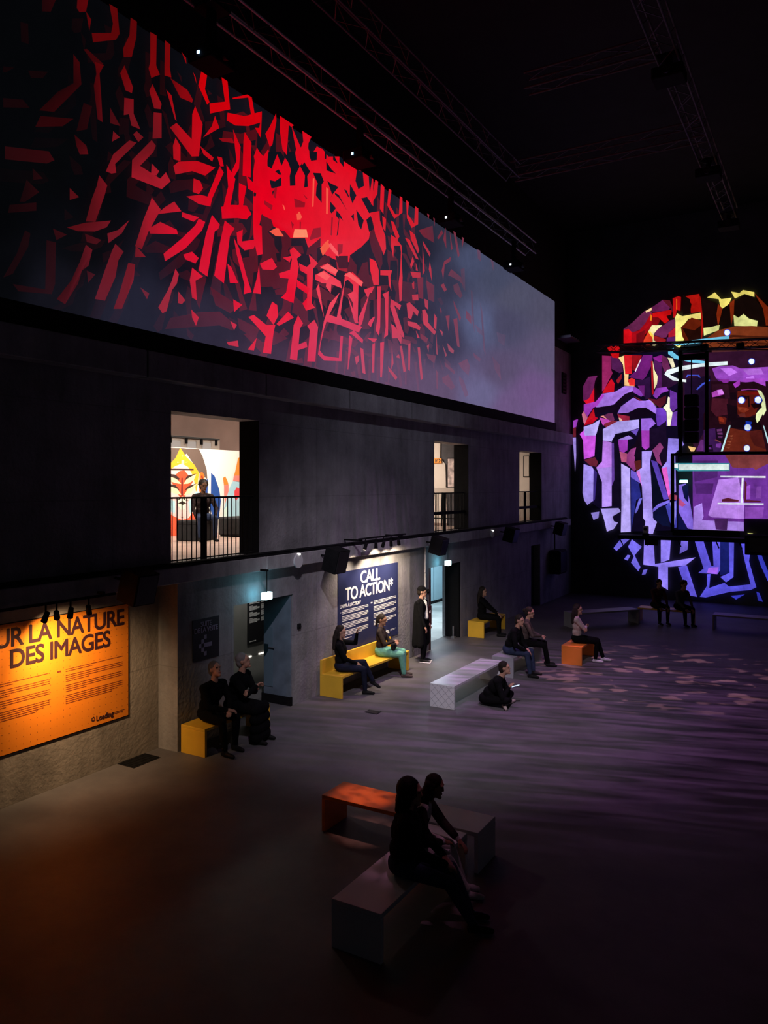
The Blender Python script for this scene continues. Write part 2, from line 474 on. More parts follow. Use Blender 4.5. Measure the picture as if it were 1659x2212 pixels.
# text panel and light slits on the inner wall
t = empty('text_panel', 'black text panel in two white columns on the inner wall', 'panel', (-11.77, 13.84, 0.30))
MB().box(0, 0.02, 0, 1.05, 0, 1.04).build('board', M['paper_black'], t)
mb = MB()
for cx, w, x0 in ((0.05, 0.36, 0), (0.47, 0.36, 0)):
    zz = 1.00
    for blk in range(4):
        mb.box(0.02, 0.024, cx, cx + 0.12, zz - 0.012, zz); zz -= 0.024
        for k in range(4 if blk else 2):
            mb.box(0.02, 0.024, cx, cx + w * (1 if k % 3 else 0.75), zz - 0.014, zz); zz -= 0.022
        zz -= 0.035
mb.box(0.02, 0.024, 0.05, 0.28, 0.055, 0.075)
mb.build('text', M['paper_white'], t)['kind'] = 'stuff'
for (y0, y1, nm) in ((13.45, 13.98, 'left'), (14.25, 14.95, 'right')):
    o = MB().box(-11.78, -11.755, y0, y1, 0.0, 0.03).build('light_strip', mat('strip_' + nm, (0.9, 0.9, 0.9), emit=(1, 0.92, 0.8), estr=1.2))
    tag(o, 'thin lit strip at the foot of the inner wall, %s one' % nm, 'light strip', 'lit strips at the wall foot')

# door leaves standing open against the far cheeks
t = bpy.data.objects.new('door_1', None); COL.objects.link(t); t.location = (-8.52, 11.24, 0); struct(t, 'blue-grey door leaf folded open in the near doorway')
MB().box(-0.62, 0.0, -0.035, 0.0, 0.012, 2.02, 0.004).build('leaf', mat('blue_grey_door', (0.13, 0.17, 0.21), 0.5, var=0.3, scale=3), t)
MB().box(-0.60, -0.40, -0.045, -0.035, 0.30, 1.4).build('push_plate', mat('door_plate', (0.12, 0.18, 0.22), 0.35), t)
MB().tube((-0.50, -0.06, 1.02), (-0.36, -0.06, 1.02), 0.011).build('handle', M['alu'], t)
MB().box(-0.66, 0.02, -0.05, 0.0, 0.0, 0.16).build('kick_plate', M['black'], t)
t = bpy.data.objects.new('door_2', None); COL.objects.link(t); t.location = (-8.9, 18.54, 0); struct(t, 'black door leaf standing open in the far doorway')
MB().box(-0.1, -0.02, -0.05, 0.0, 0.01, 1.98).build('edge_strip', M['alu'], t)
MB().box(0.0, 0.38, -0.04, 0.0, 0.01, 1.98, 0.004).build('leaf', M['black'], t)
t = empty('door_holder', 'small pale door stop on the floor by the far doorway', 'door stop', (-8.62, 18.36, 0.0))
MB().box(-0.05, 0.05, -0.05, 0.05, 0, 0.05).build('base', M['alu'], t)
MB().tube((0, 0, 0.05), (0, 0, 0.32), 0.02).build('post', M['alu'], t)

# ---------------------------------------------------------------- gallery behind the upper openings
M['gal_floor'] = mat('gallery_wood_floor', (0.42, 0.30, 0.25), 0.5, var=0.2, scale=3)
M['gal_wall'] = mat('gallery_brown_wall', (0.30, 0.20, 0.17), 0.8, var=0.1, scale=2)
M['gal_cream'] = mat('gallery_cream_wall', (0.62, 0.54, 0.47), 0.8, var=0.06, scale=2)
o = MB().box(-16, WX - TH, 6.5, 30.0, 2.80, 2.82).build('floor', M['gal_floor']); struct(o, 'pinkish wooden floor of the upper gallery')
o = MB().box(-16, WX - TH, 6.5, 30.0, 6.0, 6.15).build('ceiling', M['gal_wall']); struct(o, 'ceiling of the upper gallery')
o = MB().box(-16, -15.8, 6.5, 30.0, 2.8, 6.0).build('wall_gallery', M['gal_wall']); struct(o, 'brown back wall of the upper gallery')
o = MB().box(-16, WX - TH, 6.3, 6.5, 2.8, 6.0).build('wall_gallery', M['gal_wall']); struct(o, 'near end wall of the upper gallery')
o = MB().box(-12.6, WX - TH, 20.7, 20.85, 2.8, 6.0).build('wall_gallery', mat('gallery_dark_wall', (0.06, 0.055, 0.06), 0.8, var=0.2)); struct(o, 'dark cross wall of the upper gallery')
o = MB().box(-16, WX - TH, 27.6, 27.75, 2.8, 6.0).build('wall_gallery', M['gal_cream']); struct(o, 'cream far wall of the upper gallery')
for i, (y, p) in enumerate(((10.6, 230), (13.6, 260), (18.9, 300), (24.6, 220))):
    x = -11.6
    t = empty('ceiling_light', 'warm white light panel on the gallery ceiling, number %s from the near end' % ('one', 'two', 'three', 'four')[i], 'light', (x, y, 5.98), 0, 'gallery ceiling lights')
    MB().box(-0.4, 0.4, -0.4, 0.4, -0.03, 0.0).build('panel', mat('gallery_panel', (0.8, 0.8, 0.8), emit=(1, 0.88, 0.72), estr=3), t)
    area_light('gallery_lamp', (x, y, 5.92), (x - 0.9, y + 0.6, 3.6), p, (1.0, 0.88, 0.76), 0.8, 0.8)


def railing(y0, y1, nb, label, mid=False):
    t = empty('railing', label, 'railing', (WX - 0.12, y0, ZU0))
    w = y1 - y0
    MB().tube((0, 0.01, 1.0), (0, w - 0.01, 1.0), 0.014, n=8).build('top_rail', M['black'], t)
    MB().tube((0, 0.01, 0.05), (0, w - 0.01, 0.05), 0.010, n=8).build('bottom_rail', M['black'], t)
    bal = None
    for k in range(nb):
        yy = 0.03 + (w - 0.06) * k / (nb - 1)
        if bal is None:
            bal = MB().tube((0, 0, 0.0), (0, 0, 1.0), 0.0085, n=6).build('baluster', M['black'], t); bal.location = (0, yy, 0)
        else:
            c = bal.copy(); COL.objects.link(c); c.parent = t; c.location = (0, yy, 0)
    MB().box(-0.05, 0.02, w * 0.40, w * 0.40 + 0.055, 0.0, 1.0).build('post', M['black'], t)
    if mid:
        MB().box(-0.02, 0.02, 0.0, w, 0.45, 0.53).build('middle_rail', M['black'], t)
    return t


railing(8.275, 10.285, 20, 'black bar railing across the upper opening in front of the painted face')
railing(17.015, 19.055, 24, 'black bar railing across the middle upper opening', True)
railing(22.985, 25.085, 24, 'black bar railing across the farthest upper opening', True)
# projected calligraphy on the long screen: (level, [(y, z) in metres ...])
STROKES = [
 (0.55,[(5.49,8.89),(5.63,8.94),(5.53,8.84),(5.49,8.82)]),
 (0.55,[(5.81,8.99),(6.08,9.1),(6.01,8.99),(5.85,8.92)]),
 (0.55,[(5.71,9.52),(5.81,9.55),(5.82,9.31),(5.72,9.29)]),
 (0.55,[(6.0,9.96),(6.2,10.07),(6.12,9.86),(6.0,9.8)]),
 (0.55,[(5.49,8.52),(5.74,8.61),(5.83,8.55),(5.49,8.41)]),
 (0.55,[(5.87,7.84),(6.01,7.76),(5.88,7.7)]),
 (0.55,[(5.79,7.67),(5.96,7.58),(5.77,7.4),(5.7,7.38)]),
 (0.55,[(5.57,7.3),(5.92,7.44),(5.92,7.34),(5.55,7.2)]),
 (0.55,[(6.15,7.19),(6.35,7.17),(6.2,7.06)]),
 (0.55,[(6.62,7.26),(6.88,7.25),(6.8,7.17),(6.65,7.16)]),
 (0.55,[(5.77,7.06),(5.84,7.04),(5.81,6.87),(5.61,6.5),(5.49,6.43),(5.66,6.75)]),
 (0.55,[(6.06,7.02),(6.19,7.03),(6.18,6.51),(6.13,6.37),(6.04,6.39)]),
 (0.55,[(6.65,6.79),(6.78,6.77),(6.67,6.64)]),
 (0.55,[(7.54,6.77),(7.7,6.72),(7.66,6.63)]),
 (0.55,[(8.1,9.95),(8.44,9.93),(8.56,9.83),(8.54,9.78),(8.3,9.75)]),
 (0.55,[(9.12,9.47),(9.44,9.59),(9.48,9.53),(9.2,9.45)]),
 (0.55,[(6.65,9.66),(6.91,9.59),(6.83,9.48),(6.6,9.63)]),
 (0.55,[(7.02,9.06),(7.19,8.88),(7.02,8.85)]),
 (0.55,[(6.6,8.94),(6.73,8.95),(6.65,8.62),(6.49,8.53)]),
 (0.55,[(5.61,6.38),(6.15,6.42),(6.11,6.37),(5.68,6.31)]),
 (0.45,[(8.93,7.09),(9.6,6.93),(9.39,6.77),(9.05,6.83)]),
 (0.45,[(8.69,6.65),(9.14,6.75),(9.47,6.62),(9.45,6.5),(9.14,6.53),(8.0,6.27),(8.1,6.45)]),  # dim haze painted in as a stroke
 (0.45,[(10.4,6.7),(10.9,6.62),(10.49,6.43),(10.37,6.44)]),
 (0.45,[(10.59,7.9),(10.96,7.99),(10.9,7.53),(10.49,7.4),(10.3,7.64)]),
 (0.45,[(9.65,7.69),(10.01,7.85),(9.92,7.31),(9.74,7.48)]),
 (0.45,[(8.58,7.15),(8.85,7.21),(8.69,6.7),(8.62,6.82)]),
 (0.45,[(11.11,7.41),(11.39,7.3),(11.33,7.06),(11.01,7.1)]),
 (0.45,[(13.32,7.81),(13.67,8.07),(13.67,7.27),(13.39,7.22)]),
 (0.45,[(13.82,7.91),(14.58,8.15),(14.5,7.42),(14.04,7.22)]),
 (0.45,[(12.21,7.05),(12.36,6.97),(12.15,6.73)]),
 (0.45,[(9.56,6.73),(10.11,6.65),(10.01,6.45),(9.6,6.56)]),
 (0.45,[(14.58,8.51),(15.76,8.7),(15.68,8.21),(14.91,8.14)]),
 (0.45,[(10.3,8.1),(10.49,8.28),(10.59,7.9),(10.3,7.79)]),
 (0.5,[(15.87,9.96),(16.59,10.28),(16.68,9.89),(16.1,9.88)]),
 (0.5,[(15.79,8.85),(16.1,8.92),(16.1,8.4),(15.87,8.39)]),
 (0.5,[(16.26,8.88),(16.68,8.86),(16.68,8.45),(16.35,8.45)]),
 (0.5,[(18.21,9.62),(18.45,9.72),(18.5,9.11),(18.3,9.19)]),
 (0.5,[(17.24,7.09),(17.87,6.93),(17.83,6.85),(17.28,6.98)]),
 (0.5,[(17.11,6.68),(17.46,6.8),(17.87,6.53),(17.64,6.43),(17.15,6.57)]),
 (0.5,[(18.11,6.84),(18.4,6.76),(18.7,6.42),(18.5,6.32),(18.11,6.72)]),
 (0.5,[(18.06,7.16),(18.6,7.36),(18.8,7.18),(18.7,6.92),(18.3,7.03)]),
 (0.5,[(16.76,6.83),(16.89,6.77),(16.86,6.35),(16.8,6.38)]),
 (0.5,[(19.01,7.58),(19.53,7.49),(19.43,7.39),(19.06,7.47)]),
 (0.5,[(19.11,8.36),(19.64,8.28),(19.75,8.13),(19.32,8.18)]),
 (0.5,[(20.66,8.42),(21.39,8.45),(21.26,8.11),(20.78,8.17)]),
 (0.5,[(18.85,9.23),(18.95,9.21),(19.11,8.11),(18.9,8.49)]),
 (0.5,[(19.48,9.03),(19.64,8.8),(19.86,7.63),(19.7,7.77)]),
 (0.5,[(19.27,10.42),(19.48,10.44),(19.53,10.15),(19.32,10.18)]),
 (0.5,[(20.2,10.41),(20.43,10.38),(20.43,10.11)]),
 (0.5,[(20.31,7.69),(20.9,7.51),(21.02,7.07),(20.54,7.32)]),
 (0.5,[(15.95,7.57),(16.35,7.52),(16.26,7.4),(15.95,7.46)]),
 (0.5,[(16.26,7.14),(16.76,7.17),(16.68,6.97),(16.35,7.04)]),
 (0.5,[(15.04,7.31),(15.48,7.31),(15.41,7.19),(15.04,7.2)]),
 (1.0,[(9.94,9.45),(10.04,9.67),(10.13,9.61),(10.21,9.59),(10.34,9.76),(10.42,9.55),(10.58,9.77),(10.72,9.65),(10.8,9.78),(11.1,9.97),(11.14,10.1),(11.49,10.22),(11.58,10.1),(11.77,10.35),(11.96,10.37),(12.15,10.3),(12.52,10.5),(12.89,10.49),(13.16,10.44),(13.81,10.48),(13.81,9.64),(13.63,9.13),(13.35,8.9),(12.91,8.61),(12.89,8.47),(12.42,8.39),(12.05,8.39),(11.96,8.53),(11.49,8.39),(11.4,8.53),(10.97,8.41),(10.68,8.47),(10.44,8.48),(10.17,8.6),(10.09,8.35),(9.94,8.3)]),
 (0.45,[(10.15,8.58),(10.42,8.58),(10.48,8.48),(10.33,8.34),(10.5,8.26),(10.52,7.7),(10.58,7.46),(10.09,7.36),(10.07,7.68),(10.17,7.86),(10.14,8.36)]),
 (0.45,[(10.66,8.46),(10.78,8.49),(10.99,8.4),(10.98,8.28),(10.89,8.19),(10.93,8.1),(10.68,7.97),(10.84,7.92),(10.82,7.81),(10.6,7.71),(10.74,8.07),(10.7,8.36)]),
 (0.45,[(11.47,8.36),(11.89,8.67),(11.89,8.52),(11.77,8.44),(11.79,8.09),(11.65,8.04),(11.75,8.16),(11.58,8.29),(11.43,8.23)]),
 (0.45,[(12.01,8.36),(12.19,8.41),(12.2,8.23),(12.01,8.22)]),
 (0.45,[(12.91,8.6),(13.16,8.47),(13.13,8.04),(13.02,8.11),(12.81,8.25)]),
 (0.45,[(13.38,8.57),(13.58,8.65),(13.69,8.16),(13.41,8.1),(13.16,8.23)]),
 (0.45,[(11.12,7.85),(11.36,7.81),(11.36,7.72),(11.11,7.78)]),
 (0.65,[(11.54,8.56),(11.65,8.78),(11.89,8.87),(11.9,8.7),(11.56,8.54)]),
 (0.65,[(12.46,8.71),(12.65,8.76),(12.63,8.58),(12.47,8.5)]),
 (0.65,[(12.42,8.36),(12.83,8.46),(12.81,8.25),(12.45,8.21)]),
 (0.65,[(10.21,8.85),(10.46,8.83),(10.42,8.74),(10.23,8.78)]),
 (0.65,[(11.06,9.15),(11.4,9.18),(11.38,9.09),(11.1,9.0)]),
 (0.65,[(11.34,9.32),(11.47,9.28),(11.43,9.25)]),
 (0.65,[(10.97,8.72),(11.06,8.68),(11.01,8.59)]),
 (0.65,[(11.23,8.78),(11.27,8.79),(11.26,8.66),(11.23,8.66)]),
 (0.65,[(12.25,9.17),(12.3,9.18),(12.27,8.82),(12.22,8.82)]),
 (0.65,[(10.48,9.14),(10.58,9.21),(10.54,8.98),(10.48,8.98)]),
 (0.0,[(10.34,9.71),(10.68,9.84),(10.79,9.76),(10.7,9.6),(10.58,9.76),(10.42,9.45),(10.31,9.46),(10.31,9.55)]),
 (0.0,[(10.52,9.44),(10.62,9.51),(10.69,9.46),(10.66,9.42)]),
 (0.0,[(10.37,9.24),(10.52,9.27),(10.69,9.4),(10.7,9.25),(10.5,9.15),(10.46,9.0),(10.39,9.18)]),
 (0.0,[(10.78,9.79),(10.93,9.93),(11.09,9.99),(11.12,9.88),(11.23,9.78),(11.09,9.56),(11.1,9.39),(10.94,9.33),(10.93,9.5),(10.97,9.62),(10.89,9.73)]),
 (0.0,[(11.24,9.79),(11.34,9.93),(11.55,9.8),(11.46,9.69),(11.48,9.5),(11.36,9.44),(11.39,9.67)]),
 (0.0,[(11.52,10.15),(11.77,10.25),(11.76,10.09),(11.58,10.01),(11.53,10.07)]),
 (0.0,[(11.64,9.81),(11.89,9.89),(11.99,9.77),(11.92,9.69),(11.92,9.34),(11.73,9.42),(11.75,9.59),(11.79,9.66),(11.68,9.76)]),
 (0.0,[(12.07,10.18),(12.25,10.09),(12.4,10.06),(12.08,10.01)]),
 (0.0,[(12.3,10.42),(12.47,10.28),(12.3,10.29)]),
 (0.0,[(12.52,10.47),(12.68,10.49),(12.68,10.28),(12.52,10.34)]),
 (0.0,[(12.02,10.34),(12.08,10.36),(12.07,10.23),(12.02,10.2)]),
 (0.0,[(12.1,9.82),(12.2,9.81),(12.49,9.83),(12.3,9.64),(12.2,9.51),(12.27,9.61)]),
 (0.0,[(12.2,9.46),(12.4,9.39),(12.25,9.24),(12.2,9.26)]),
 (0.0,[(12.36,9.68),(12.5,9.68),(12.76,9.49),(12.78,9.47),(12.52,9.62),(12.37,9.64)]),
 (0.0,[(12.9,10.03),(13.14,9.88),(12.99,9.67),(12.89,9.79)]),
 (0.0,[(12.68,9.85),(12.78,9.86),(12.89,9.74),(12.83,9.75)]),
 (0.0,[(12.42,9.35),(12.55,9.31),(12.65,9.22),(12.52,9.25),(12.47,8.91),(12.42,8.85),(12.5,9.21),(12.39,9.24)]),
 (0.0,[(12.94,9.4),(13.04,9.48),(13.05,9.33)]),
 (0.0,[(13.13,9.59),(13.42,9.46),(13.32,9.24),(13.21,9.31)]),
 (0.0,[(13.32,9.88),(13.55,9.98),(13.81,9.86),(13.81,9.74),(13.63,9.67)]),
 (0.0,[(13.52,9.5),(13.69,9.63),(13.81,9.54),(13.81,9.39),(13.63,9.28)]),
 (0.0,[(13.16,10.41),(13.38,10.46),(13.43,10.17),(13.21,10.03),(13.1,10.16)]),
 (0.0,[(13.61,10.47),(13.75,10.47),(13.66,10.11),(13.63,10.26)]),
 (0.0,[(9.94,8.88),(10.02,8.93),(10.0,8.84),(9.94,8.82)]),
 (0.0,[(13.32,8.78),(13.49,8.93),(13.52,8.84),(13.35,8.72)]),
 (0.9,[(6.99,10.42),(7.12,10.43),(7.16,10.11),(7.1,10.0),(6.73,9.78),(6.71,9.89),(7.02,10.05),(7.05,10.19)]),
 (0.9,[(7.35,10.43),(7.46,10.43),(7.45,10.21),(7.37,9.9),(7.23,9.83),(7.22,9.94),(7.33,10.18)]),
 (0.9,[(7.7,10.41),(7.82,10.42),(7.81,9.99),(7.88,9.89),(7.72,9.77),(7.67,9.88),(7.7,9.99)]),
 (0.9,[(7.98,10.43),(8.08,10.42),(8.07,10.09),(8.1,9.95),(7.97,9.92),(7.97,10.06)]),
 (0.9,[(6.49,10.23),(6.66,10.32),(6.62,10.12),(6.52,10.06),(6.48,10.09)]),
 (0.9,[(6.43,9.48),(6.52,9.42),(6.55,9.15),(6.15,8.63),(5.94,8.56),(6.2,8.9),(6.43,9.11)]),
 (0.9,[(5.96,8.5),(6.43,8.66),(6.27,8.5),(5.89,8.34)]),
 (0.9,[(6.76,9.54),(6.9,9.56),(6.83,9.42),(6.86,9.1),(6.88,8.8),(6.8,8.81),(6.74,9.22),(6.78,9.39)]),
 (0.9,[(6.62,10.12),(6.7,10.06),(6.67,9.9)]),
 (0.9,[(7.24,9.72),(7.39,9.49),(7.37,9.4),(7.26,9.39),(7.17,9.58)]),
 (0.9,[(7.24,9.28),(7.4,9.33),(7.4,9.13),(7.52,8.96),(7.36,8.95),(7.32,9.09),(7.23,9.04)]),
 (0.9,[(7.74,9.69),(7.91,9.48),(7.89,9.4),(7.77,9.36),(7.68,9.57)]),
 (0.9,[(7.76,9.3),(7.91,9.35),(7.91,8.99),(7.74,8.92)]),
 (0.9,[(8.3,10.42),(8.39,10.38),(8.4,10.29)]),
 (0.9,[(8.0,9.73),(8.1,9.69),(8.2,9.36),(8.17,9.37)]),
 (0.9,[(8.54,10.23),(8.59,10.18),(8.61,10.09)]),
 (0.9,[(8.58,9.74),(8.74,9.53),(8.66,9.01),(8.51,8.95),(8.07,9.21),(8.2,9.33),(8.51,9.21),(8.52,9.59)]),
 (0.9,[(8.74,10.44),(8.86,10.43),(8.79,10.09),(8.89,9.93),(8.84,9.87),(8.65,10.08)]),
 (0.9,[(9.16,10.44),(9.3,10.44),(9.36,10.02),(8.9,9.76),(8.89,9.91),(9.24,10.09)]),
 (0.9,[(8.94,10.44),(9.05,10.41),(8.97,10.36)]),
 (0.9,[(9.42,10.23),(9.78,10.45),(9.89,10.44),(9.97,10.17),(9.87,10.15),(9.8,10.4),(9.42,10.21)]),
 (0.9,[(9.3,9.94),(9.72,10.06),(10.15,10.32),(10.12,10.12),(9.8,9.93),(9.48,9.81),(9.28,9.81)]),
 (0.9,[(9.01,9.77),(9.11,9.62),(8.75,9.33),(8.94,9.58)]),
 (0.9,[(10.15,10.3),(10.12,9.86),(9.97,9.97),(10.08,10.01)]),
 (0.9,[(7.05,8.75),(7.16,8.71),(7.03,8.6)]),
 (0.9,[(7.45,8.91),(7.57,8.87),(7.48,8.77),(7.39,8.84)]),
 (0.9,[(7.32,8.73),(7.45,8.75),(7.08,8.32),(7.1,8.21),(7.02,8.17),(6.93,8.17),(7.05,8.44)]),
 (0.9,[(7.72,8.89),(7.8,8.84),(7.75,8.73),(7.51,8.45),(7.88,8.4),(7.99,8.53),(8.08,8.43),(7.91,8.26),(7.36,8.24),(7.37,8.48)]),
 (0.9,[(7.72,8.56),(7.86,8.5),(7.81,8.42),(7.71,8.4)]),
 (0.9,[(6.44,8.46),(6.62,8.39),(6.65,8.29),(6.52,8.24),(6.47,8.33)]),
 (0.9,[(5.49,7.95),(6.07,8.11),(6.15,8.03),(6.04,7.95),(5.49,7.8)]),
 (0.9,[(6.37,7.76),(6.51,7.69),(6.37,7.61)]),
 (0.9,[(6.82,8.08),(6.95,7.99),(6.91,7.85),(6.76,7.45),(6.61,7.41),(6.7,7.72),(6.78,7.92)]),
 (0.9,[(6.33,7.25),(6.6,7.39),(7.01,7.54),(6.94,7.43),(6.75,7.32),(6.49,7.25)]),
 (0.9,[(7.32,7.64),(7.19,7.42),(6.97,7.23),(6.95,7.35),(7.13,7.45)]),
 (0.9,[(7.72,8.08),(7.89,7.96),(7.66,7.58),(7.54,7.3),(7.42,7.31),(7.57,7.72),(7.69,7.99)]),
 (0.9,[(8.15,8.16),(8.29,8.06),(7.81,7.87),(7.97,8.02)]),
 (0.9,[(8.3,8.05),(8.66,8.08),(8.54,7.98),(8.3,7.98)]),
 (0.9,[(7.88,7.78),(8.2,7.76),(8.22,7.7),(7.69,7.56),(7.66,7.62)]),
 (0.9,[(8.65,8.06),(8.79,8.05),(8.72,7.9),(8.37,7.53),(7.97,7.24),(7.94,7.34),(8.3,7.66),(8.58,7.94)]),
 (0.9,[(8.33,7.43),(8.51,7.52),(8.65,7.46),(8.58,7.36),(8.37,7.37)]),
 (0.9,[(7.43,7.32),(7.61,7.21),(7.42,7.16)]),
 (0.9,[(6.61,7.11),(6.71,7.07),(6.65,6.85),(6.55,6.76),(6.49,6.58),(6.3,6.28),(6.18,6.32),(6.39,6.6),(6.52,6.87)]),
 (0.9,[(7.08,7.25),(7.22,7.18),(7.13,7.04),(7.08,6.8),(6.91,6.45),(6.75,6.44),(6.88,6.78),(7.02,7.13)]),
 (0.9,[(7.3,7.05),(7.42,7.06),(7.39,6.83),(7.19,6.4),(7.05,6.37),(7.16,6.64)]),
 (0.9,[(8.17,7.18),(8.24,7.12),(8.2,6.97),(8.1,6.85),(8.0,6.53),(7.92,6.48),(7.84,6.55),(8.02,6.83),(8.1,6.99)]),
 (0.9,[(8.23,6.86),(8.37,6.76),(8.3,6.69),(8.22,6.69)]),
 (0.9,[(8.51,7.28),(8.74,7.2),(8.58,7.1),(8.61,6.81),(8.51,6.83),(8.46,7.08)]),
 (0.9,[(8.49,6.65),(8.65,6.56),(8.59,6.42),(8.51,6.53)]),
 (0.9,[(8.13,8.67),(8.23,8.77),(8.61,8.92),(9.01,8.96),(8.79,8.76),(8.51,8.73),(8.17,8.56)]),
 (0.9,[(8.54,8.63),(8.68,8.64),(8.74,8.55),(8.65,8.43),(8.52,8.42)]),
 (0.9,[(8.39,8.31),(8.68,8.43),(8.94,8.47),(8.9,8.32),(8.65,8.28)]),
 (0.9,[(9.11,9.02),(9.2,8.95),(8.94,8.46),(8.84,8.46)]),
 (0.9,[(8.17,9.1),(8.27,9.01),(8.27,8.79),(8.13,8.77),(8.12,8.96)]),
 (0.9,[(8.68,9.17),(8.97,9.1),(8.94,9.03),(8.75,9.07)]),
 (0.9,[(9.05,9.15),(9.16,9.17),(9.2,9.05),(9.12,9.02)]),
 (1,[(9.42,9.72),(9.6,9.51),(9.56,9.14),(9.43,8.95),(9.34,8.95),(9.5,9.24)]),
 (1,[(9.7,9.79),(9.87,9.68),(9.85,9.1),(9.65,9.06),(9.67,9.63)]),
 (1,[(10.52,10.44),(10.53,10.31),(10.42,9.86),(10.35,9.79),(10.23,9.97),(10.35,10.14)]),
 (1,[(10.63,10.44),(11.03,10.46),(10.96,10.38),(10.88,10.38),(10.82,9.83),(10.7,9.88),(10.63,10.16)]),
 (1,[(10.96,10.4),(11.22,10.13),(11.25,9.81),(11.17,9.85),(11.03,10.19)]),
 (1,[(11.28,10.45),(11.56,10.49),(11.47,10.29),(11.44,10.01),(11.28,9.82),(11.17,9.98),(11.31,10.26)]),
 (1,[(13.85,10.52),(13.97,10.52),(13.93,10.16),(13.67,9.85)]),
 (1,[(14.08,10.48),(14.23,10.41),(14.19,9.82),(14.04,9.89)]),
 (1,[(14.42,10.48),(14.54,10.44),(14.46,10.1),(14.7,9.97),(14.87,10.02),(14.91,10.52),(15.03,10.48),(15.03,10.11),(14.66,9.86),(14.35,10.06)]),
 (1,[(15.2,10.47),(15.33,10.49),(15.28,10.15),(15.59,10.03),(15.63,10.51),(15.79,10.52),(15.78,10.07),(15.46,9.89),(15.24,10.05)]),
 (1,[(9.14,8.39),(9.39,8.5),(9.74,8.6),(9.87,8.5),(9.74,8.37),(9.52,8.33),(9.16,8.21)]),
 (1,[(9.26,9.1),(9.47,8.94),(9.34,8.43),(9.18,8.38),(9.3,8.76)]),
 (1,[(9.56,8.91),(9.74,8.91),(9.65,8.55),(9.54,8.52)]),
 (1,[(9.74,9.09),(10.01,9.0),(10.49,9.13),(10.2,8.82),(10.01,8.48),(9.92,8.37),(10.01,8.88),(9.78,8.89)]),
 (1,[(8.93,8.2),(9.11,8.1),(9.07,8.02),(8.99,7.96),(8.83,7.22),(8.64,7.27),(8.79,7.84)]),
 (1,[(9.22,8.2),(9.45,8.14),(9.34,7.99),(9.2,7.2),(8.98,7.27),(9.11,7.81)]),
 (1,[(9.5,8.09),(9.65,8.18),(9.63,7.98),(10.01,8.12),(9.92,7.94),(9.69,7.85),(9.52,7.92)]),
 (1,[(9.9,8.39),(10.13,8.37),(10.15,7.91),(10.01,7.85),(9.92,8.12)]),
 (1,[(9.43,7.99),(9.56,7.85),(9.74,7.45),(9.87,7.21),(9.67,7.13),(9.69,7.29),(9.5,7.74)]),
 (1,[(10.06,7.7),(10.11,7.23),(9.9,7.2),(9.99,7.44)]),
 (1,[(10.08,7.73),(10.4,7.91),(10.54,7.79),(10.44,7.71),(10.15,7.65)]),
 (1,[(9.28,7.53),(9.37,7.5),(9.54,7.28),(9.34,7.24)]),
 (1,[(11.01,8.26),(11.25,8.18),(11.11,8.08),(11.17,7.95),(11.01,7.26),(10.65,7.28),(10.8,7.41),(10.96,8.02),(10.9,8.17)]),
 (1,[(10.7,7.99),(10.96,8.09),(10.9,7.96)]),
 (1,[(10.59,7.69),(10.96,7.85),(10.9,7.67),(10.62,7.62)]),
 (1,[(11.47,8.25),(11.76,8.16),(11.61,8.02),(11.56,7.37),(11.67,7.31),(11.39,7.2),(11.28,7.31),(11.42,7.44),(11.42,8.01),(11.53,8.1)]),
 (1,[(11.17,8.01),(11.44,8.0),(11.42,7.87),(11.2,7.89)]),
 (1,[(11.11,7.7),(11.5,7.63),(11.44,7.51),(11.11,7.57)]),
 (1,[(11.82,8.11),(12.08,8.24),(12.39,8.19),(12.36,8.06),(12.08,8.08)]),
 (1,[(11.67,7.92),(11.96,8.07),(12.52,7.99),(12.58,7.87),(12.15,7.87),(11.91,7.82),(11.67,7.83)]),
 (1,[(12.05,7.92),(12.21,7.89),(12.18,7.69),(12.02,7.78)]),
 (1,[(12.68,8.19),(12.88,8.26),(13.32,8.14),(13.32,8.07),(13.18,8.07),(13.15,7.33),(12.98,7.37),(12.98,8.03),(12.78,8.09),(12.68,8.03),(12.52,7.35),(12.61,7.23),(12.39,7.26),(12.65,7.99)]),
 (1,[(12.78,7.8),(13.04,7.93),(13.15,7.84),(12.98,7.66)]),
 (1,[(13.39,8.01),(13.82,8.18),(13.6,7.98),(13.32,7.32),(13.18,7.19),(13.18,7.41),(13.53,7.89)]),
 (1,[(12.78,7.76),(13.18,7.3),(13.04,7.27)]),
 (1,[(11.79,7.79),(11.96,7.18),(11.79,7.49),(11.7,7.67)]),
 (1,[(12.49,7.77),(12.33,7.53),(12.08,7.2),(11.96,6.97),(11.85,6.68),(11.82,6.54),(11.96,6.46),(12.46,6.49),(12.52,6.93),(12.61,6.94),(12.55,6.44),(11.96,6.37),(11.76,6.46),(11.95,7.11),(12.15,7.49)]),
 (1,[(12.08,7.27),(12.65,7.27),(13.32,7.25),(13.18,7.11),(12.52,7.14),(12.02,7.12)]),
 (1,[(9.78,6.78),(9.92,6.84),(10.25,6.73),(10.49,6.78),(10.44,6.64),(10.37,6.26),(10.15,6.25),(10.23,6.54)]),
 (1,[(10.4,7.16),(10.54,7.13),(10.57,6.95),(10.44,6.77),(10.25,6.89)]),
 (1,[(10.85,7.08),(11.01,7.0),(10.59,6.78),(10.52,6.8)]),
 (1,[(11.14,7.07),(11.29,6.95),(11.2,6.84),(11.11,6.25),(10.9,6.25),(11.01,6.87)]),
 (1,[(11.64,7.08),(11.76,6.97),(11.67,6.31),(11.42,6.28),(11.5,6.86),(11.42,6.93)]),
 (1,[(11.11,6.53),(11.39,6.64),(11.42,6.54),(11.14,6.44)]),
 (1,[(9.41,6.99),(9.63,6.95),(9.43,6.79)]),
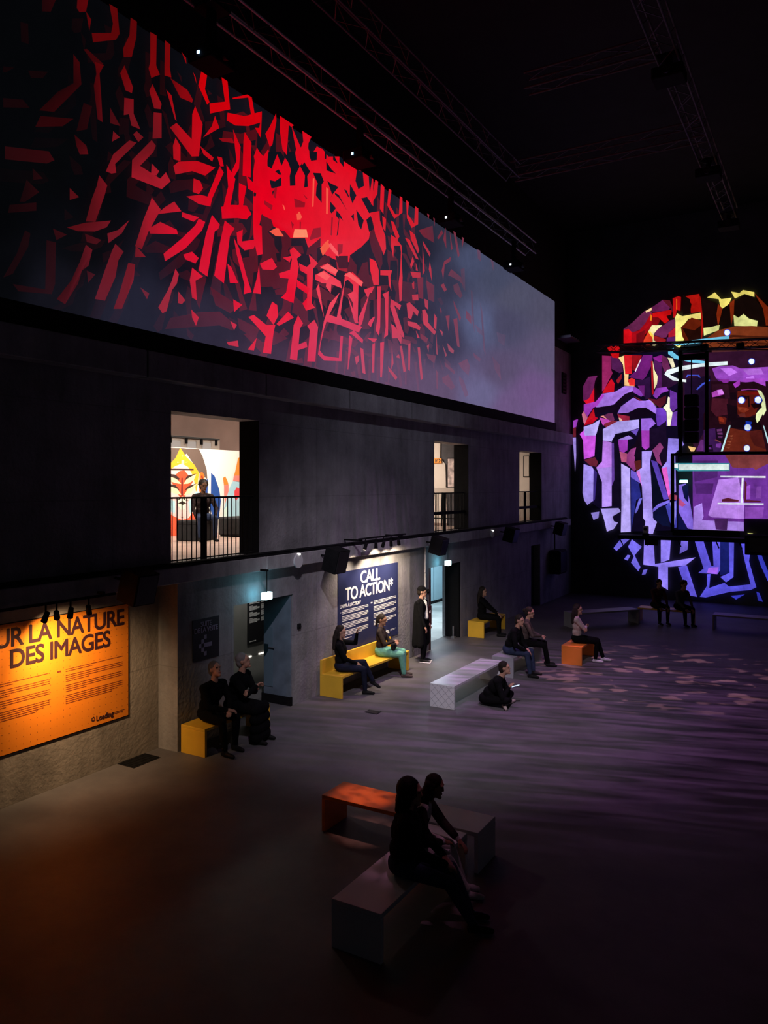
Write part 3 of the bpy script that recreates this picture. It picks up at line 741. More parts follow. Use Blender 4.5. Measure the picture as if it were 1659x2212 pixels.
 (1,[(9.34,6.63),(9.5,6.6),(9.43,6.5)]),
 (1,[(9.26,6.28),(9.52,6.35),(9.54,6.25),(9.3,6.24)]),
 (1,[(9.99,6.47),(9.92,6.25),(9.76,6.24)]),
 (0.12,[(9.52,8.94),(9.55,8.55),(9.5,8.53)]),
 (0.12,[(9.87,9.62),(9.94,9.4),(9.9,9.2)]),
 (0.12,[(12.33,8.44),(12.78,8.56),(12.78,8.31),(12.46,8.23)]),
 (2,[(10.32,8.34),(10.52,8.46),(10.7,8.36),(10.49,8.31)]),
 (2,[(11.09,8.87),(11.2,8.94),(11.22,8.81),(11.11,8.77)]),
 (2,[(11.59,9.68),(11.64,9.7),(11.61,9.17),(11.57,9.15)]),
 (2,[(12.02,9.66),(12.1,9.66),(12.07,9.17),(12.02,9.16)]),
 (2,[(11.82,8.45),(12.02,8.64),(12.18,8.61),(11.91,8.33)]),
 (3,[(11.03,8.58),(11.39,8.68),(11.44,8.55),(10.98,8.42)]),
 (1,[(13.64,9.68),(13.99,9.82),(14.02,9.63),(14.25,9.36),(14.28,9.1),(14.18,8.94),(13.83,9.28),(13.74,9.48)]),
 (1,[(14.12,9.76),(14.28,9.74),(14.25,9.46),(14.15,9.5)]),
 (1,[(14.49,9.77),(14.62,9.77),(14.87,9.53),(14.76,9.4),(14.55,9.62)]),
 (1,[(15.34,9.81),(15.6,9.77),(15.81,9.47),(15.75,9.38),(15.41,9.61)]),
 (1,[(15.12,9.57),(15.34,9.59),(15.79,9.25),(15.64,9.24)]),
 (1,[(15.98,9.75),(16.39,9.55),(16.35,9.46),(16.02,9.64)]),
 (1,[(15.98,9.63),(16.09,9.06),(15.98,8.93)]),
 (1,[(16.35,9.35),(16.43,9.18),(16.47,8.89),(16.3,9.15)]),
 (1,[(14.49,9.46),(14.69,9.45),(14.97,9.35),(14.97,9.07),(14.9,9.33),(14.62,9.26),(14.59,8.98),(14.49,9.22)]),
 (1,[(14.94,9.27),(15.01,8.66),(14.97,8.13),(14.87,8.08),(14.83,8.48),(14.9,8.78)]),
 (1,[(15.48,9.24),(15.56,9.15),(15.41,8.94),(15.37,9.03)]),
 (1,[(15.37,8.87),(15.87,8.97),(15.87,8.85),(15.48,8.76)]),
 (1,[(15.64,9.14),(15.75,8.98),(15.64,8.96)]),
 (1,[(15.45,8.62),(15.56,8.69),(15.56,8.51),(15.48,8.52)]),
 (1,[(15.45,8.36),(15.75,8.44),(15.77,8.3),(15.48,8.24)]),
 (1,[(16.93,8.92),(17.11,9.0),(17.28,8.88),(17.15,8.8)]),
 (1,[(15.19,8.11),(15.34,8.17),(15.79,8.05),(15.71,7.92),(15.52,8.0),(15.41,7.79),(15.26,7.8)]),
 (1,[(15.23,7.72),(15.64,7.76),(15.87,7.7),(15.83,7.62),(15.26,7.63)]),
 (1,[(15.64,7.58),(15.83,7.44),(15.71,7.42)]),
 (1,[(16.06,8.4),(16.26,8.4),(16.26,8.18),(16.1,8.22)]),
 (1,[(15.95,8.11),(16.1,8.16),(16.26,8.03),(16.26,7.88),(16.68,7.73),(16.59,7.64),(16.02,7.8)]),
 (1,[(16.59,8.15),(16.72,8.08),(16.68,7.77),(16.55,7.82)]),
 (1,[(16.85,7.83),(17.06,7.79),(17.02,7.69)]),
 (1,[(14.49,8.06),(14.59,8.05),(14.94,8.02),(14.87,7.9),(14.62,7.96),(15.08,7.38),(15.04,7.31),(14.76,7.43),(14.45,7.89)]),
 (1,[(13.58,7.42),(13.77,7.55),(13.8,7.53),(13.64,7.3),(13.52,7.34)]),
 (1,[(13.89,8.2),(14.05,8.24),(14.02,7.37),(13.96,7.18),(13.83,7.27),(13.91,7.55)]),
 (1,[(14.12,8.09),(14.38,8.21),(14.35,7.26),(14.18,7.16),(14.25,7.41),(14.22,8.01)]),
 (1,[(14.49,7.52),(14.62,7.51),(14.97,7.33),(14.94,7.15),(14.76,7.26),(14.55,7.22)]),
 (1,[(12.81,7.03),(12.98,7.12),(13.34,6.99),(13.31,6.91),(12.93,7.02)]),
 (1,[(12.81,7.0),(12.93,6.95),(12.78,6.31),(12.75,6.31)]),
 (1,[(13.22,6.81),(13.34,6.8),(13.43,6.3),(13.31,6.31)]),
 (1,[(13.01,6.59),(13.16,6.64),(13.19,6.55),(13.07,6.44)]),
 (1,[(13.49,7.05),(13.89,7.1),(13.77,7.0)]),
 (1,[(13.7,6.95),(13.8,7.0),(13.77,6.37),(13.67,6.36)]),
 (1,[(14.02,7.04),(14.18,7.08),(14.15,6.69),(14.09,6.31),(14.02,6.31)]),
 (1,[(14.52,7.05),(14.59,6.68),(14.49,6.53)]),
 (1,[(14.87,7.1),(14.97,7.12),(15.15,6.58),(15.04,6.54)]),
 (1,[(14.69,6.83),(14.83,6.92),(14.87,6.83)]),
 (1,[(15.26,7.2),(15.37,7.25),(15.34,6.61),(15.26,6.63)]),
 (1,[(15.71,7.2),(15.83,7.22),(15.98,6.51),(15.87,6.46)]),
 (1,[(14.35,6.58),(14.76,6.4),(14.69,6.32),(14.38,6.49)]),
 (1,[(16.18,7.31),(16.3,7.37),(16.26,7.17)]),
 (1,[(16.68,7.69),(16.76,7.17),(16.68,7.2)]),
 (1,[(17.02,7.48),(17.28,7.25),(17.19,7.2)]),
 (1,[(17.28,7.56),(17.69,7.43),(17.64,7.34),(17.37,7.38)]),
 (1,[(13.58,8.72),(13.83,8.72),(13.96,8.55),(13.96,8.25),(13.74,8.2),(13.61,8.47)]),
 (1,[(14.02,8.57),(14.52,8.69),(14.45,8.53),(14.49,8.23),(14.38,8.35),(14.35,8.54),(14.02,8.47)]),
 (1,[(13.37,8.02),(13.77,8.18),(13.67,8.02),(13.46,7.98)]),
 (1,[(12.7,8.15),(12.93,8.27),(13.31,8.17),(13.28,8.07),(12.81,8.12)]),
 (0.8,[(17.64,9.08),(17.92,9.19),(18.21,8.93),(18.06,8.83),(17.69,8.93)]),
 (0.8,[(16.97,9.28),(17.11,9.54),(17.51,9.76),(17.46,9.63),(17.15,9.47),(17.06,9.07)]),
 (0.8,[(16.72,10.01),(16.97,10.28),(17.06,10.22),(16.8,10.0)]),
 (0.8,[(17.06,10.07),(17.19,10.49),(17.24,9.89)]),
 (0.8,[(17.42,10.4),(17.6,9.98),(17.51,9.92)]),
 (0.8,[(17.64,10.51),(17.78,10.47),(18.02,9.93),(17.92,9.83)]),
 (0.8,[(16.18,10.49),(16.3,10.49),(16.26,10.33)]),
 (0.8,[(16.51,10.5),(16.59,10.49),(16.58,10.24)]),
 (0.8,[(17.19,8.21),(17.42,8.27),(17.37,7.85)]),
 (0.8,[(17.64,8.21),(17.87,8.29),(18.02,7.56),(17.87,7.57)]),
 (0.8,[(17.64,8.69),(18.11,8.34),(18.02,8.24),(17.69,8.54)]),
 (0.8,[(18.4,8.6),(18.75,8.5),(18.75,8.29),(18.4,8.39)]),
 (0.8,[(16.85,8.39),(16.97,8.28),(16.93,8.19)]),
 (0.8,[(17.33,9.25),(17.51,9.45),(18.11,9.39),(18.3,9.19),(18.02,9.25),(17.55,9.26)]),
 (0.8,[(18.16,10.45),(18.3,10.45),(18.16,10.13)]),
 (2,[(10.66,8.9),(10.7,8.9),(10.74,8.83),(10.71,8.82)]),
 (2,[(10.48,8.43),(10.54,8.46),(10.7,8.36),(10.52,8.32)]),
 (2,[(11.96,8.52),(12.03,8.66),(12.09,8.68),(12.05,8.57)]),
 (2.5,[(12.08,8.57),(12.15,8.64),(12.4,8.53),(12.42,8.44),(12.2,8.5)]),
 (2.5,[(11.79,8.07),(12.05,8.22),(12.4,8.18),(12.32,8.08),(12.01,8.1)]),
 (2.5,[(11.7,7.93),(11.89,8.04),(12.13,8.0),(12.01,7.89)]),
 (2,[(11.12,8.92),(11.16,8.93),(11.23,8.85),(11.16,8.79),(11.1,8.77)]),
 (2.5,[(12.61,8.13),(12.81,8.25),(13.32,8.15),(13.24,8.06),(12.78,8.14)]),
]
INK = [((5.49,9.14),(22,3,5)),((5.66,7.85),(38,8,11)),((5.84,6.74),(34,8,12)),((5.6,7.23),(34,7,10)),((6.43,7.54),(80,13,19)),((7.16,7.14),(104,22,33)),((6.3,8.66),(44,5,8)),((6.1,8.87),(26,4,6)),((6.23,6.61),(52,12,18)),((7.32,10.11),(85,5,7)),((7.82,10.16),(115,6,9)),((6.86,6.45),(100,28,42)),((7.91,6.73),(150,40,58)),((7.57,8.87),(105,18,26)),((7.82,8.17),(160,25,40)),((8.65,9.08),(185,10,24)),((8.95,10.2),(200,0,8)),((9.71,10.16),(205,0,12)),((8.46,7.68),(215,15,45)),((9.49,8.87),(220,0,26)),((10.69,8.87),(228,0,28)),((11.22,7.44),(230,14,48)),((10.18,6.59),(225,38,66)),((9.27,7.17),(222,20,52)),((10.95,6.39),(210,50,85)),((12.1,7.63),(240,70,92)),((12.42,6.79),(205,60,98)),((13.81,7.41),(215,60,92)),((13.09,8.59),(235,35,55)),((12.75,9.97),(224,5,28)),((14.19,10.26),(215,22,40)),((15.0,9.9),(210,30,45)),((14.79,8.82),(215,48,66)),((15.89,8.87),(180,50,70)),((15.89,7.79),(195,62,86)),((17.11,8.7),(135,58,78)),((17.11,10.3),(140,45,62)),((18.2,9.17),(100,62,82)),((13.44,6.48),(190,75,105)),((15.22,6.72),(175,75,102)),((17.11,7.32),(150,74,96)),((18.49,6.43),(128,76,102)),((21.09,8.46),(100,72,98)),((9.27,6.29),(190,48,74)),((2.5,6.8),(30,6,9)),((2.5,8.2),(30,6,9)),((2.5,9.6),(30,6,9)),((4.0,6.8),(30,6,9)),((4.0,8.2),(30,6,9)),((4.0,9.6),(30,6,9)),((5.2,6.8),(30,6,9)),((5.2,8.2),(30,6,9)),((5.2,9.6),(30,6,9))]  # ink darkened leftwards and paled low down: lens falloff and haze painted in
GROUND = [((5.49,9.14),(4,5,7)),((5.49,6.43),(6,7,10)),((6.79,7.95),(5,6,9)),((7.16,9.65),(5,6,9)),((6.23,6.38),(18,18,26)),((7.57,6.34),(34,34,50)),((8.65,7.46),(16,17,28)),((8.46,9.21),(9,10,16)),((8.95,10.27),(10,12,18)),((10.18,10.2),(13,16,24)),((8.95,6.52),(44,40,58)),((10.69,6.27),(66,50,72)),((10.18,7.85),(30,24,36)),((10.95,6.89),(44,36,54)),((12.1,10.37),(16,18,28)),((13.81,10.03),(26,26,40)),((12.42,7.88),(36,30,46)),((13.81,8.19),(38,34,50)),((13.09,6.34),(92,66,92)),((14.79,6.36),(98,74,104)),((15.89,9.52),(34,34,50)),((15.43,7.91),(44,40,60)),((17.37,9.22),(52,52,74)),((17.37,7.71),(58,54,78)),((16.85,6.26),(96,78,108)),((18.49,10.69),(44,46,62)),((19.09,10.12),(70,76,104)),((19.72,8.48),(86,92,126)),((19.72,6.56),(104,98,136)),((20.91,10.04),(68,72,96)),((21.46,8.8),(72,70,96)),((21.09,7.38),(88,76,106)),((22.22,9.79),(78,78,100)),((25.78,10.07),(78,76,98)),((25.78,8.63),(92,82,112)),((23.89,7.0),(108,82,128)),((26.03,6.41),(116,86,140)),((21.83,6.36),(106,84,126)),((2.0,7.2),(4,5,7)),((2.0,8.4),(4,5,7)),((2.0,9.6),(4,5,7)),((2.0,10.4),(4,5,7)),((3.0,7.2),(4,5,7)),((3.0,8.4),(4,5,7)),((3.0,9.6),(4,5,7)),((3.0,10.4),(4,5,7)),((4.0,7.2),(4,5,7)),((4.0,8.4),(4,5,7)),((4.0,9.6),(4,5,7)),((4.0,10.4),(4,5,7)),((4.8,7.2),(4,5,7)),((4.8,8.4),(4,5,7)),((4.8,9.6),(4,5,7)),((4.8,10.4),(4,5,7)),((5.4,7.2),(4,5,7)),((5.4,8.4),(4,5,7)),((5.4,9.6),(4,5,7)),((5.4,10.4),(4,5,7)),((2.0,6.3),(9,9,13)),((3.2,6.3),(9,9,13)),((4.2,6.3),(9,9,13)),((5.0,6.3),(9,9,13)),((6.2,8.0),(5,6,8)),((6.2,9.4),(4,5,7)),((6.6,7.2),(8,9,13)),((7.6,9.6),(5,6,9))]  # ground darkened leftwards and greyed by haze, painted into the emission
# projected picture on the far wall: (sRGB colour, [(x, z) in metres ...])
FAR_SHAPES = [
 ((14,8,32),[(-8.02,6.28),(-7.33,7.27),(-6.56,8.75),(-4.7,8.8),(-4.7,2.45),(-6.67,2.34),(-7.34,3.12),(-8.02,3.57)]),
 ((100,35,75),[(-6.56,9.7),(-6.26,9.89),(-5.82,10.27),(-5.58,10.22),(-5.58,9.94),(-5.77,9.69),(-6.06,9.59),(-6.26,9.54),(-6.56,9.64)]),
 ((205,12,22),[(-6.56,9.67),(-6.38,9.68),(-6.26,9.54),(-6.28,9.09),(-6.56,9.11)]),
 ((165,10,22),[(-6.28,9.54),(-6.01,9.59),(-5.79,9.84),(-5.6,10.17),(-5.55,9.94),(-5.6,9.67),(-5.82,9.39),(-5.89,9.05),(-6.28,9.09)]),
 ((110,10,20),[(-6.11,9.47),(-5.79,9.59),(-5.89,9.05),(-6.11,9.1)]),
 ((95,28,75),[(-5.58,10.36),(-5.21,10.58),(-5.01,10.45),(-4.94,10.29),(-5.01,10.2),(-5.55,10.18)]),
 ((190,12,15),[(-5.55,10.16),(-5.01,10.2),(-4.9,10.19),(-4.92,10.04),(-5.08,10.01),(-4.99,9.83),(-5.13,9.74),(-5.36,9.99),(-5.55,10.01)]),
 ((130,10,18),[(-5.58,10.02),(-5.36,9.99),(-5.29,9.89),(-5.36,9.72),(-5.58,9.74)]),
 ((80,16,30),[(-5.22,10.59),(-4.96,10.54),(-4.87,10.31),(-4.87,10.09),(-4.96,10.29)]),
 ((250,200,150),[(-5.79,10.26),(-5.58,10.36),(-5.58,10.26),(-5.77,10.2)]),
 ((250,140,30),[(-5.61,10.13),(-5.57,10.06),(-5.58,9.89),(-5.63,9.9)]),
 ((250,232,170),[(-5.57,9.73),(-5.22,9.69),(-5.39,9.55),(-5.51,9.41),(-5.51,9.19),(-5.37,9.08),(-5.46,8.99),(-5.55,9.0),(-5.54,9.22),(-5.7,9.51)]),
 ((250,190,70),[(-5.7,9.51),(-5.63,9.52),(-5.52,9.36),(-5.53,9.22)]),
 ((225,60,35),[(-5.7,9.51),(-5.55,9.27),(-5.55,9.04),(-5.75,9.03),(-5.88,9.1),(-5.84,9.25)]),
 ((100,35,80),[(-5.51,9.39),(-5.39,9.55),(-4.96,9.83),(-4.8,9.86),(-4.74,9.63),(-5.01,9.39),(-5.08,9.25),(-5.22,9.24)]),
 ((150,25,30),[(-5.51,9.36),(-5.22,9.24),(-5.08,9.17),(-5.15,9.01),(-5.36,9.08),(-5.51,9.21)]),
 ((170,25,45),[(-5.01,9.39),(-4.74,9.61),(-4.75,9.26),(-5.01,9.24)]),
 ((85,30,95),[(-5.06,9.24),(-4.75,9.25),(-4.75,8.97),(-5.08,9.0)]),
 ((170,12,15),[(-4.87,10.6),(-4.68,10.65),(-4.59,10.61),(-4.61,10.13),(-4.73,10.17),(-4.78,9.93),(-4.85,9.91)]),
 ((250,110,20),[(-4.75,10.56),(-4.72,10.56),(-4.72,10.21),(-4.75,10.19)]),
 ((252,240,160),[(-4.8,9.91),(-4.72,10.04),(-4.61,9.93),(-4.46,9.92),(-4.46,9.7),(-4.61,9.57),(-4.55,9.37),(-4.66,9.18),(-4.64,8.98),(-4.72,8.97),(-4.74,9.63)]),
 ((150,35,95),[(-7.33,8.8),(-7.0,8.75),(-7.0,8.24),(-6.95,8.13),(-7.25,7.56),(-7.33,7.47)]),
 ((215,15,35),[(-7.32,7.41),(-7.25,7.56),(-7.0,7.93),(-6.88,7.74),(-6.9,7.44)]),
 ((80,28,80),[(-7.0,8.75),(-6.75,8.65),(-6.6,8.41),(-6.58,8.15),(-6.7,8.11),(-6.98,8.28)]),
 ((12,6,18),[(-6.98,8.23),(-6.75,8.12),(-6.8,7.86),(-6.6,7.72),(-6.6,7.65),(-6.88,7.54),(-6.85,7.74)]),
 ((130,20,35),[(-6.83,7.84),(-6.63,8.08),(-6.63,7.9),(-6.75,7.71)]),
 ((210,15,22),[(-7.14,9.06),(-7.0,9.15),(-6.93,9.05),(-6.78,9.16),(-6.7,9.02),(-6.73,8.65),(-6.95,8.69)]),
 ((252,200,135),[(-6.74,8.67),(-6.55,8.73),(-6.5,8.05),(-6.38,8.04),(-6.4,7.76),(-6.16,7.59),(-6.53,7.64),(-6.53,7.97),(-6.58,8.41)]),
 ((225,30,40),[(-6.54,8.76),(-6.26,8.73),(-6.26,8.05),(-6.5,8.07)]),
 ((140,14,24),[(-6.26,8.73),(-5.91,8.68),(-6.16,8.15),(-6.24,8.18)]),
 ((225,45,45),[(-6.4,7.84),(-6.28,7.9),(-6.16,7.85),(-6.16,7.61),(-6.35,7.63)]),
 ((110,28,115),[(-6.16,8.12),(-5.87,8.7),(-5.55,8.67),(-5.55,8.37),(-5.77,7.92),(-5.89,7.8),(-6.38,7.94)]),
 ((40,14,55),[(-6.16,7.82),(-5.87,7.8),(-5.63,7.91),(-5.6,7.18),(-5.79,7.1),(-5.82,7.6),(-6.16,7.64)]),
 ((100,30,110),[(-6.06,7.61),(-5.82,7.6),(-5.83,7.2),(-5.89,7.25)]),
 ((170,20,30),[(-5.6,8.45),(-5.54,8.45),(-5.51,7.28),(-5.57,7.23)]),
 ((245,220,235),[(-6.16,8.15),(-5.96,8.56),(-5.94,8.53),(-6.13,8.11)]),
 ((250,236,180),[(-5.54,8.45),(-5.48,8.12),(-5.37,7.89),(-5.39,7.64),(-5.49,7.43),(-5.52,8.02)]),
 ((150,35,150),[(-5.53,8.57),(-5.24,8.65),(-5.2,8.39),(-5.39,8.36)]),
 ((85,28,95),[(-5.51,8.52),(-5.24,8.35),(-5.24,7.44),(-5.43,7.42),(-5.36,7.89),(-5.48,8.19)]),
 ((100,35,80),[(-5.24,8.65),(-5.06,8.53),(-4.94,8.13),(-5.13,8.02),(-5.22,8.25)]),
 ((250,240,200),[(-5.04,8.53),(-4.87,8.49),(-4.78,8.19),(-4.89,8.15)]),
 ((40,14,46),[(-5.24,8.25),(-5.13,7.99),(-4.68,7.62),(-5.06,7.42),(-5.24,7.51)]),
 ((100,30,85),[(-8.03,7.72),(-7.84,8.05),(-7.5,8.07),(-7.59,7.89),(-7.64,7.59),(-7.82,7.24),(-8.03,7.17)]),
 ((200,15,40),[(-8.01,7.17),(-7.82,7.24),(-7.62,7.64),(-7.62,7.07),(-7.92,7.06)]),
 ((165,115,225),[(-7.33,7.39),(-6.85,7.44),(-6.53,7.62),(-6.23,7.6),(-6.21,7.42),(-6.5,7.34),(-6.78,7.1),(-6.9,6.98),(-7.3,6.9),(-7.56,6.91)]),
 ((165,60,190),[(-8.01,7.04),(-7.56,7.12),(-7.33,7.39),(-7.25,7.33),(-7.51,6.96),(-7.66,6.89),(-7.87,6.57),(-8.01,6.78)]),
 ((18,6,26),[(-7.64,6.89),(-6.9,6.96),(-6.5,7.34),(-6.23,7.42),(-6.21,7.32),(-6.6,7.02),(-6.8,6.7),(-6.75,6.46),(-6.9,6.6),(-7.1,6.74),(-7.59,6.63)]),
 ((150,70,200),[(-6.23,7.6),(-6.01,7.48),(-5.87,7.25),(-5.94,7.2),(-6.21,7.37)]),
 ((110,25,40),[(-6.21,7.25),(-5.87,7.05),(-5.82,7.05),(-6.01,7.06)]),
 ((180,15,30),[(-7.99,6.29),(-7.87,6.49),(-7.64,6.87),(-7.59,6.58),(-7.64,6.38),(-7.95,6.26)]),
 ((205,110,140),[(-8.08,6.68),(-8.01,6.78),(-7.86,6.54),(-7.97,6.31),(-8.01,6.34)]),
 ((160,115,225),[(-6.78,6.64),(-6.65,6.89),(-6.21,7.19),(-6.01,7.06),(-5.79,7.05),(-5.63,7.09),(-5.41,6.78),(-5.43,6.56),(-5.77,6.8),(-6.06,6.81),(-6.4,6.65)]),
 ((14,5,20),[(-6.78,6.64),(-6.4,6.65),(-6.06,6.81),(-5.77,6.8),(-5.47,6.56),(-5.65,6.49),(-5.96,6.45),(-6.35,6.35)]),
 ((140,30,55),[(-6.78,6.62),(-6.35,6.52),(-6.35,6.37),(-6.5,6.33),(-6.7,6.41)]),
 ((245,190,165),[(-6.73,6.49),(-6.65,6.46),(-6.58,6.33),(-6.7,6.36)]),
 ((110,45,90),[(-7.3,6.59),(-7.1,6.66),(-6.95,6.65),(-6.88,6.42),(-6.95,6.35),(-7.15,6.46)]),
 ((235,150,140),[(-7.39,6.57),(-7.28,6.59),(-7.15,6.46)]),
 ((205,70,190),[(-7.43,6.52),(-7.15,6.46),(-6.98,6.35),(-7.1,6.25),(-7.3,6.23)]),
 ((110,60,190),[(-5.41,6.78),(-5.2,6.77),(-5.08,6.61),(-5.06,6.12),(-5.39,6.14),(-5.43,6.48)]),
 ((80,18,35),[(-5.72,7.14),(-5.41,7.07),(-5.08,7.2),(-5.1,6.93),(-5.29,6.77),(-5.48,6.93)]),
 ((140,60,180),[(-5.53,7.21),(-5.43,7.47),(-5.08,7.5),(-4.99,7.35),(-5.24,7.29),(-5.41,7.1)]),
 ((245,235,205),[(-5.02,7.15),(-4.96,7.12),(-4.96,6.75),(-4.87,6.58),(-4.94,6.12),(-5.04,6.12),(-5.07,6.64),(-5.19,6.77),(-5.06,6.91)]),
 ((250,225,190),[(-5.72,7.14),(-5.53,6.96),(-5.39,6.8),(-5.51,6.93)]),
 ((95,45,145),[(-4.96,7.39),(-4.73,7.26),(-4.71,6.74),(-4.87,6.6),(-4.96,6.78)]),
 ((110,60,170),[(-4.87,6.58),(-4.71,6.64),(-4.73,6.11),(-4.92,6.12)]),
 ((170,40,180),[(-8.37,6.46),(-8.24,6.5),(-8.32,6.25),(-8.38,6.26)]),
 ((150,60,180),[(-8.4,6.45),(-8.22,6.49),(-8.3,6.18),(-8.4,6.18)]),
 ((110,30,45),[(-8.41,6.18),(-8.3,6.21),(-8.3,5.84),(-8.41,5.84)]),
 ((165,140,230),[(-8.42,5.82),(-8.3,5.82),(-8.29,5.14),(-8.33,4.54)]),
 ((190,10,35),[(-8.01,6.25),(-7.82,6.42),(-7.59,6.57),(-7.48,6.51),(-7.69,6.31)]),
 ((175,160,236),[(-8.01,6.2),(-7.69,6.29),(-7.41,6.45),(-7.46,6.17),(-7.56,5.87),(-8.0,5.88)]),
 ((195,80,215),[(-8.16,5.94),(-8.01,6.07),(-7.97,5.88),(-7.56,5.87),(-7.61,5.1),(-8.0,5.0),(-8.03,5.7)]),
 ((12,8,26),[(-7.41,6.4),(-7.3,6.24),(-7.33,4.91),(-7.51,4.71),(-7.69,4.79),(-7.61,5.07),(-7.56,5.84)]),
 ((110,35,55),[(-8.0,4.97),(-7.59,5.07),(-7.48,4.89),(-7.53,4.71),(-7.77,4.76)]),
 ((160,140,232),[(-8.01,4.82),(-7.69,4.71),(-7.64,4.61),(-7.64,3.47),(-7.87,3.3),(-7.99,3.47),(-8.05,3.75)]),
 ((55,38,118),[(-7.64,4.63),(-7.51,4.5),(-7.59,3.52),(-7.66,3.42)]),
 ((210,80,195),[(-7.43,6.48),(-6.98,6.38),(-7.1,6.26),(-7.28,6.27)]),
 ((120,35,50),[(-7.28,6.27),(-6.98,6.38),(-6.78,6.38),(-6.9,6.13),(-7.13,6.08)]),
 ((177,162,240),[(-7.3,6.09),(-6.78,6.35),(-6.01,6.39),(-6.01,6.09),(-6.3,6.0),(-6.85,5.9),(-6.9,5.72),(-6.98,5.62),(-7.3,5.68)]),
 ((184,122,228),[(-7.3,5.68),(-6.98,5.59),(-6.98,4.7),(-7.56,4.66),(-7.33,4.91)]),
 ((176,140,236),[(-7.53,4.66),(-6.98,4.7),(-6.98,3.27),(-7.33,3.22),(-7.33,4.14)]),
 ((16,10,30),[(-6.9,5.57),(-6.75,5.64),(-6.65,4.9),(-6.65,3.3),(-6.95,3.3),(-6.88,4.24)]),
 ((95,60,150),[(-6.98,5.57),(-6.9,5.57),(-6.88,4.24),(-6.98,3.99)]),
 ((10,6,20),[(-6.98,5.65),(-6.85,5.87),(-6.35,5.93),(-6.16,5.75),(-6.33,5.85),(-6.75,5.69)]),
 ((165,60,190),[(-6.75,5.66),(-6.4,5.73),(-6.42,5.3),(-6.55,5.2),(-6.7,5.28)]),
 ((150,120,210),[(-6.75,5.69),(-6.38,5.83),(-6.21,5.72),(-6.4,5.68)]),
 ((175,80,120),[(-6.7,5.26),(-6.43,5.17),(-6.45,4.85),(-6.63,4.88)]),
 ((150,60,130),[(-6.43,5.15),(-6.16,5.5),(-6.11,5.39),(-6.18,5.09),(-6.01,4.69),(-6.18,4.54),(-6.45,4.82)]),
 ((85,30,30),[(-6.18,4.89),(-5.96,4.99),(-5.94,4.66),(-6.11,4.54)]),
 ((20,8,25),[(-6.4,5.3),(-6.16,5.52),(-5.94,5.99),(-5.94,4.94),(-6.16,4.89),(-6.11,5.39),(-6.26,5.35)]),
 ((110,80,190),[(-6.3,5.98),(-6.01,6.07),(-6.11,5.82)]),
 ((177,160,240),[(-6.64,4.82),(-6.33,4.64),(-6.3,2.35),(-6.65,2.32),(-6.63,3.28)]),
 ((38,42,128),[(-6.3,4.34),(-6.01,4.09),(-5.94,3.61),(-6.11,3.49),(-6.28,2.38)]),
 ((110,90,205),[(-6.3,4.59),(-6.11,4.49),(-5.96,4.09),(-6.3,4.32)]),
 ((150,100,215),[(-5.94,6.42),(-5.58,6.42),(-5.43,6.22),(-5.65,6.05),(-5.65,5.38),(-5.79,5.29),(-5.91,5.41)]),
 ((165,60,185),[(-5.93,5.99),(-5.65,5.98),(-5.65,5.38),(-5.79,5.29),(-5.91,5.41)]),
 ((22,10,35),[(-5.65,6.03),(-5.41,6.05),(-5.08,6.3),(-5.06,4.87),(-5.2,4.68),(-5.36,4.88),(-5.55,5.28),(-5.65,5.36)]),
 ((130,55,110),[(-5.55,5.28),(-5.29,5.55),(-5.17,5.37),(-5.32,5.08),(-5.22,4.7),(-5.39,4.86)]),
 ((170,147,240),[(-5.91,5.24),(-5.55,5.26),(-5.63,4.88),(-5.58,3.99),(-5.55,3.19),(-5.87,3.19),(-5.91,3.99),(-6.11,4.52),(-5.91,4.66)]),
 ((215,120,215),[(-6.11,4.52),(-5.99,4.56),(-5.91,3.99)]),
 ((8,10,30),[(-5.6,4.88),(-5.46,4.48),(-5.17,3.52),(-5.53,3.22),(-5.55,3.99)]),
 ((90,65,180),[(-5.6,4.93),(-5.39,4.86),(-4.99,3.55),(-5.17,3.52),(-5.46,4.48)]),
 ((150,132,236),[(-5.01,5.69),(-4.59,5.65),(-4.48,5.45),(-4.78,5.16),(-4.75,3.79),(-4.94,3.72),(-5.06,4.41),(-5.22,4.66),(-5.06,4.87)]),
 ((225,95,200),[(-5.24,4.63),(-5.06,4.68),(-4.94,3.72),(-5.01,3.62)]),
 ((190,80,110),[(-5.01,3.62),(-4.92,3.74),(-4.71,3.67),(-4.73,3.5),(-4.96,3.52)]),
 ((165,147,238),[(-5.87,3.19),(-5.55,3.19),(-5.51,2.82),(-5.39,2.73),(-5.53,2.3),(-5.82,2.29),(-5.79,2.74),(-5.87,2.86)]),
 ((115,100,215),[(-5.53,3.19),(-5.34,3.37),(-4.96,3.52),(-4.96,3.42),(-5.32,3.25),(-5.53,3.07)]),
 ((10,14,45),[(-5.53,3.04),(-5.32,3.25),(-5.1,3.3),(-4.94,2.56),(-5.22,2.61),(-5.53,2.87)]),
 ((75,75,190),[(-5.1,3.3),(-4.99,3.4),(-4.73,3.5),(-4.73,2.55),(-4.87,2.52),(-4.96,2.76)]),
 ((152,142,238),[(-4.96,3.42),(-4.75,3.47),(-4.75,3.01),(-4.82,2.54),(-4.92,2.61),(-4.89,3.06)]),
 ((172,156,240),[(-7.38,3.17),(-6.73,3.2),(-6.65,3.08),(-6.95,2.89),(-6.9,2.72),(-6.75,2.67),(-6.9,2.44),(-7.15,2.33),(-7.25,2.76)]),
 ((150,135,225),[(-7.74,3.01),(-7.43,3.06),(-7.46,2.83),(-7.64,2.75)]),
 ((110,105,215),[(-6.16,3.06),(-6.01,3.54),(-5.89,3.59),(-6.06,3.11),(-6.13,3.01)]),
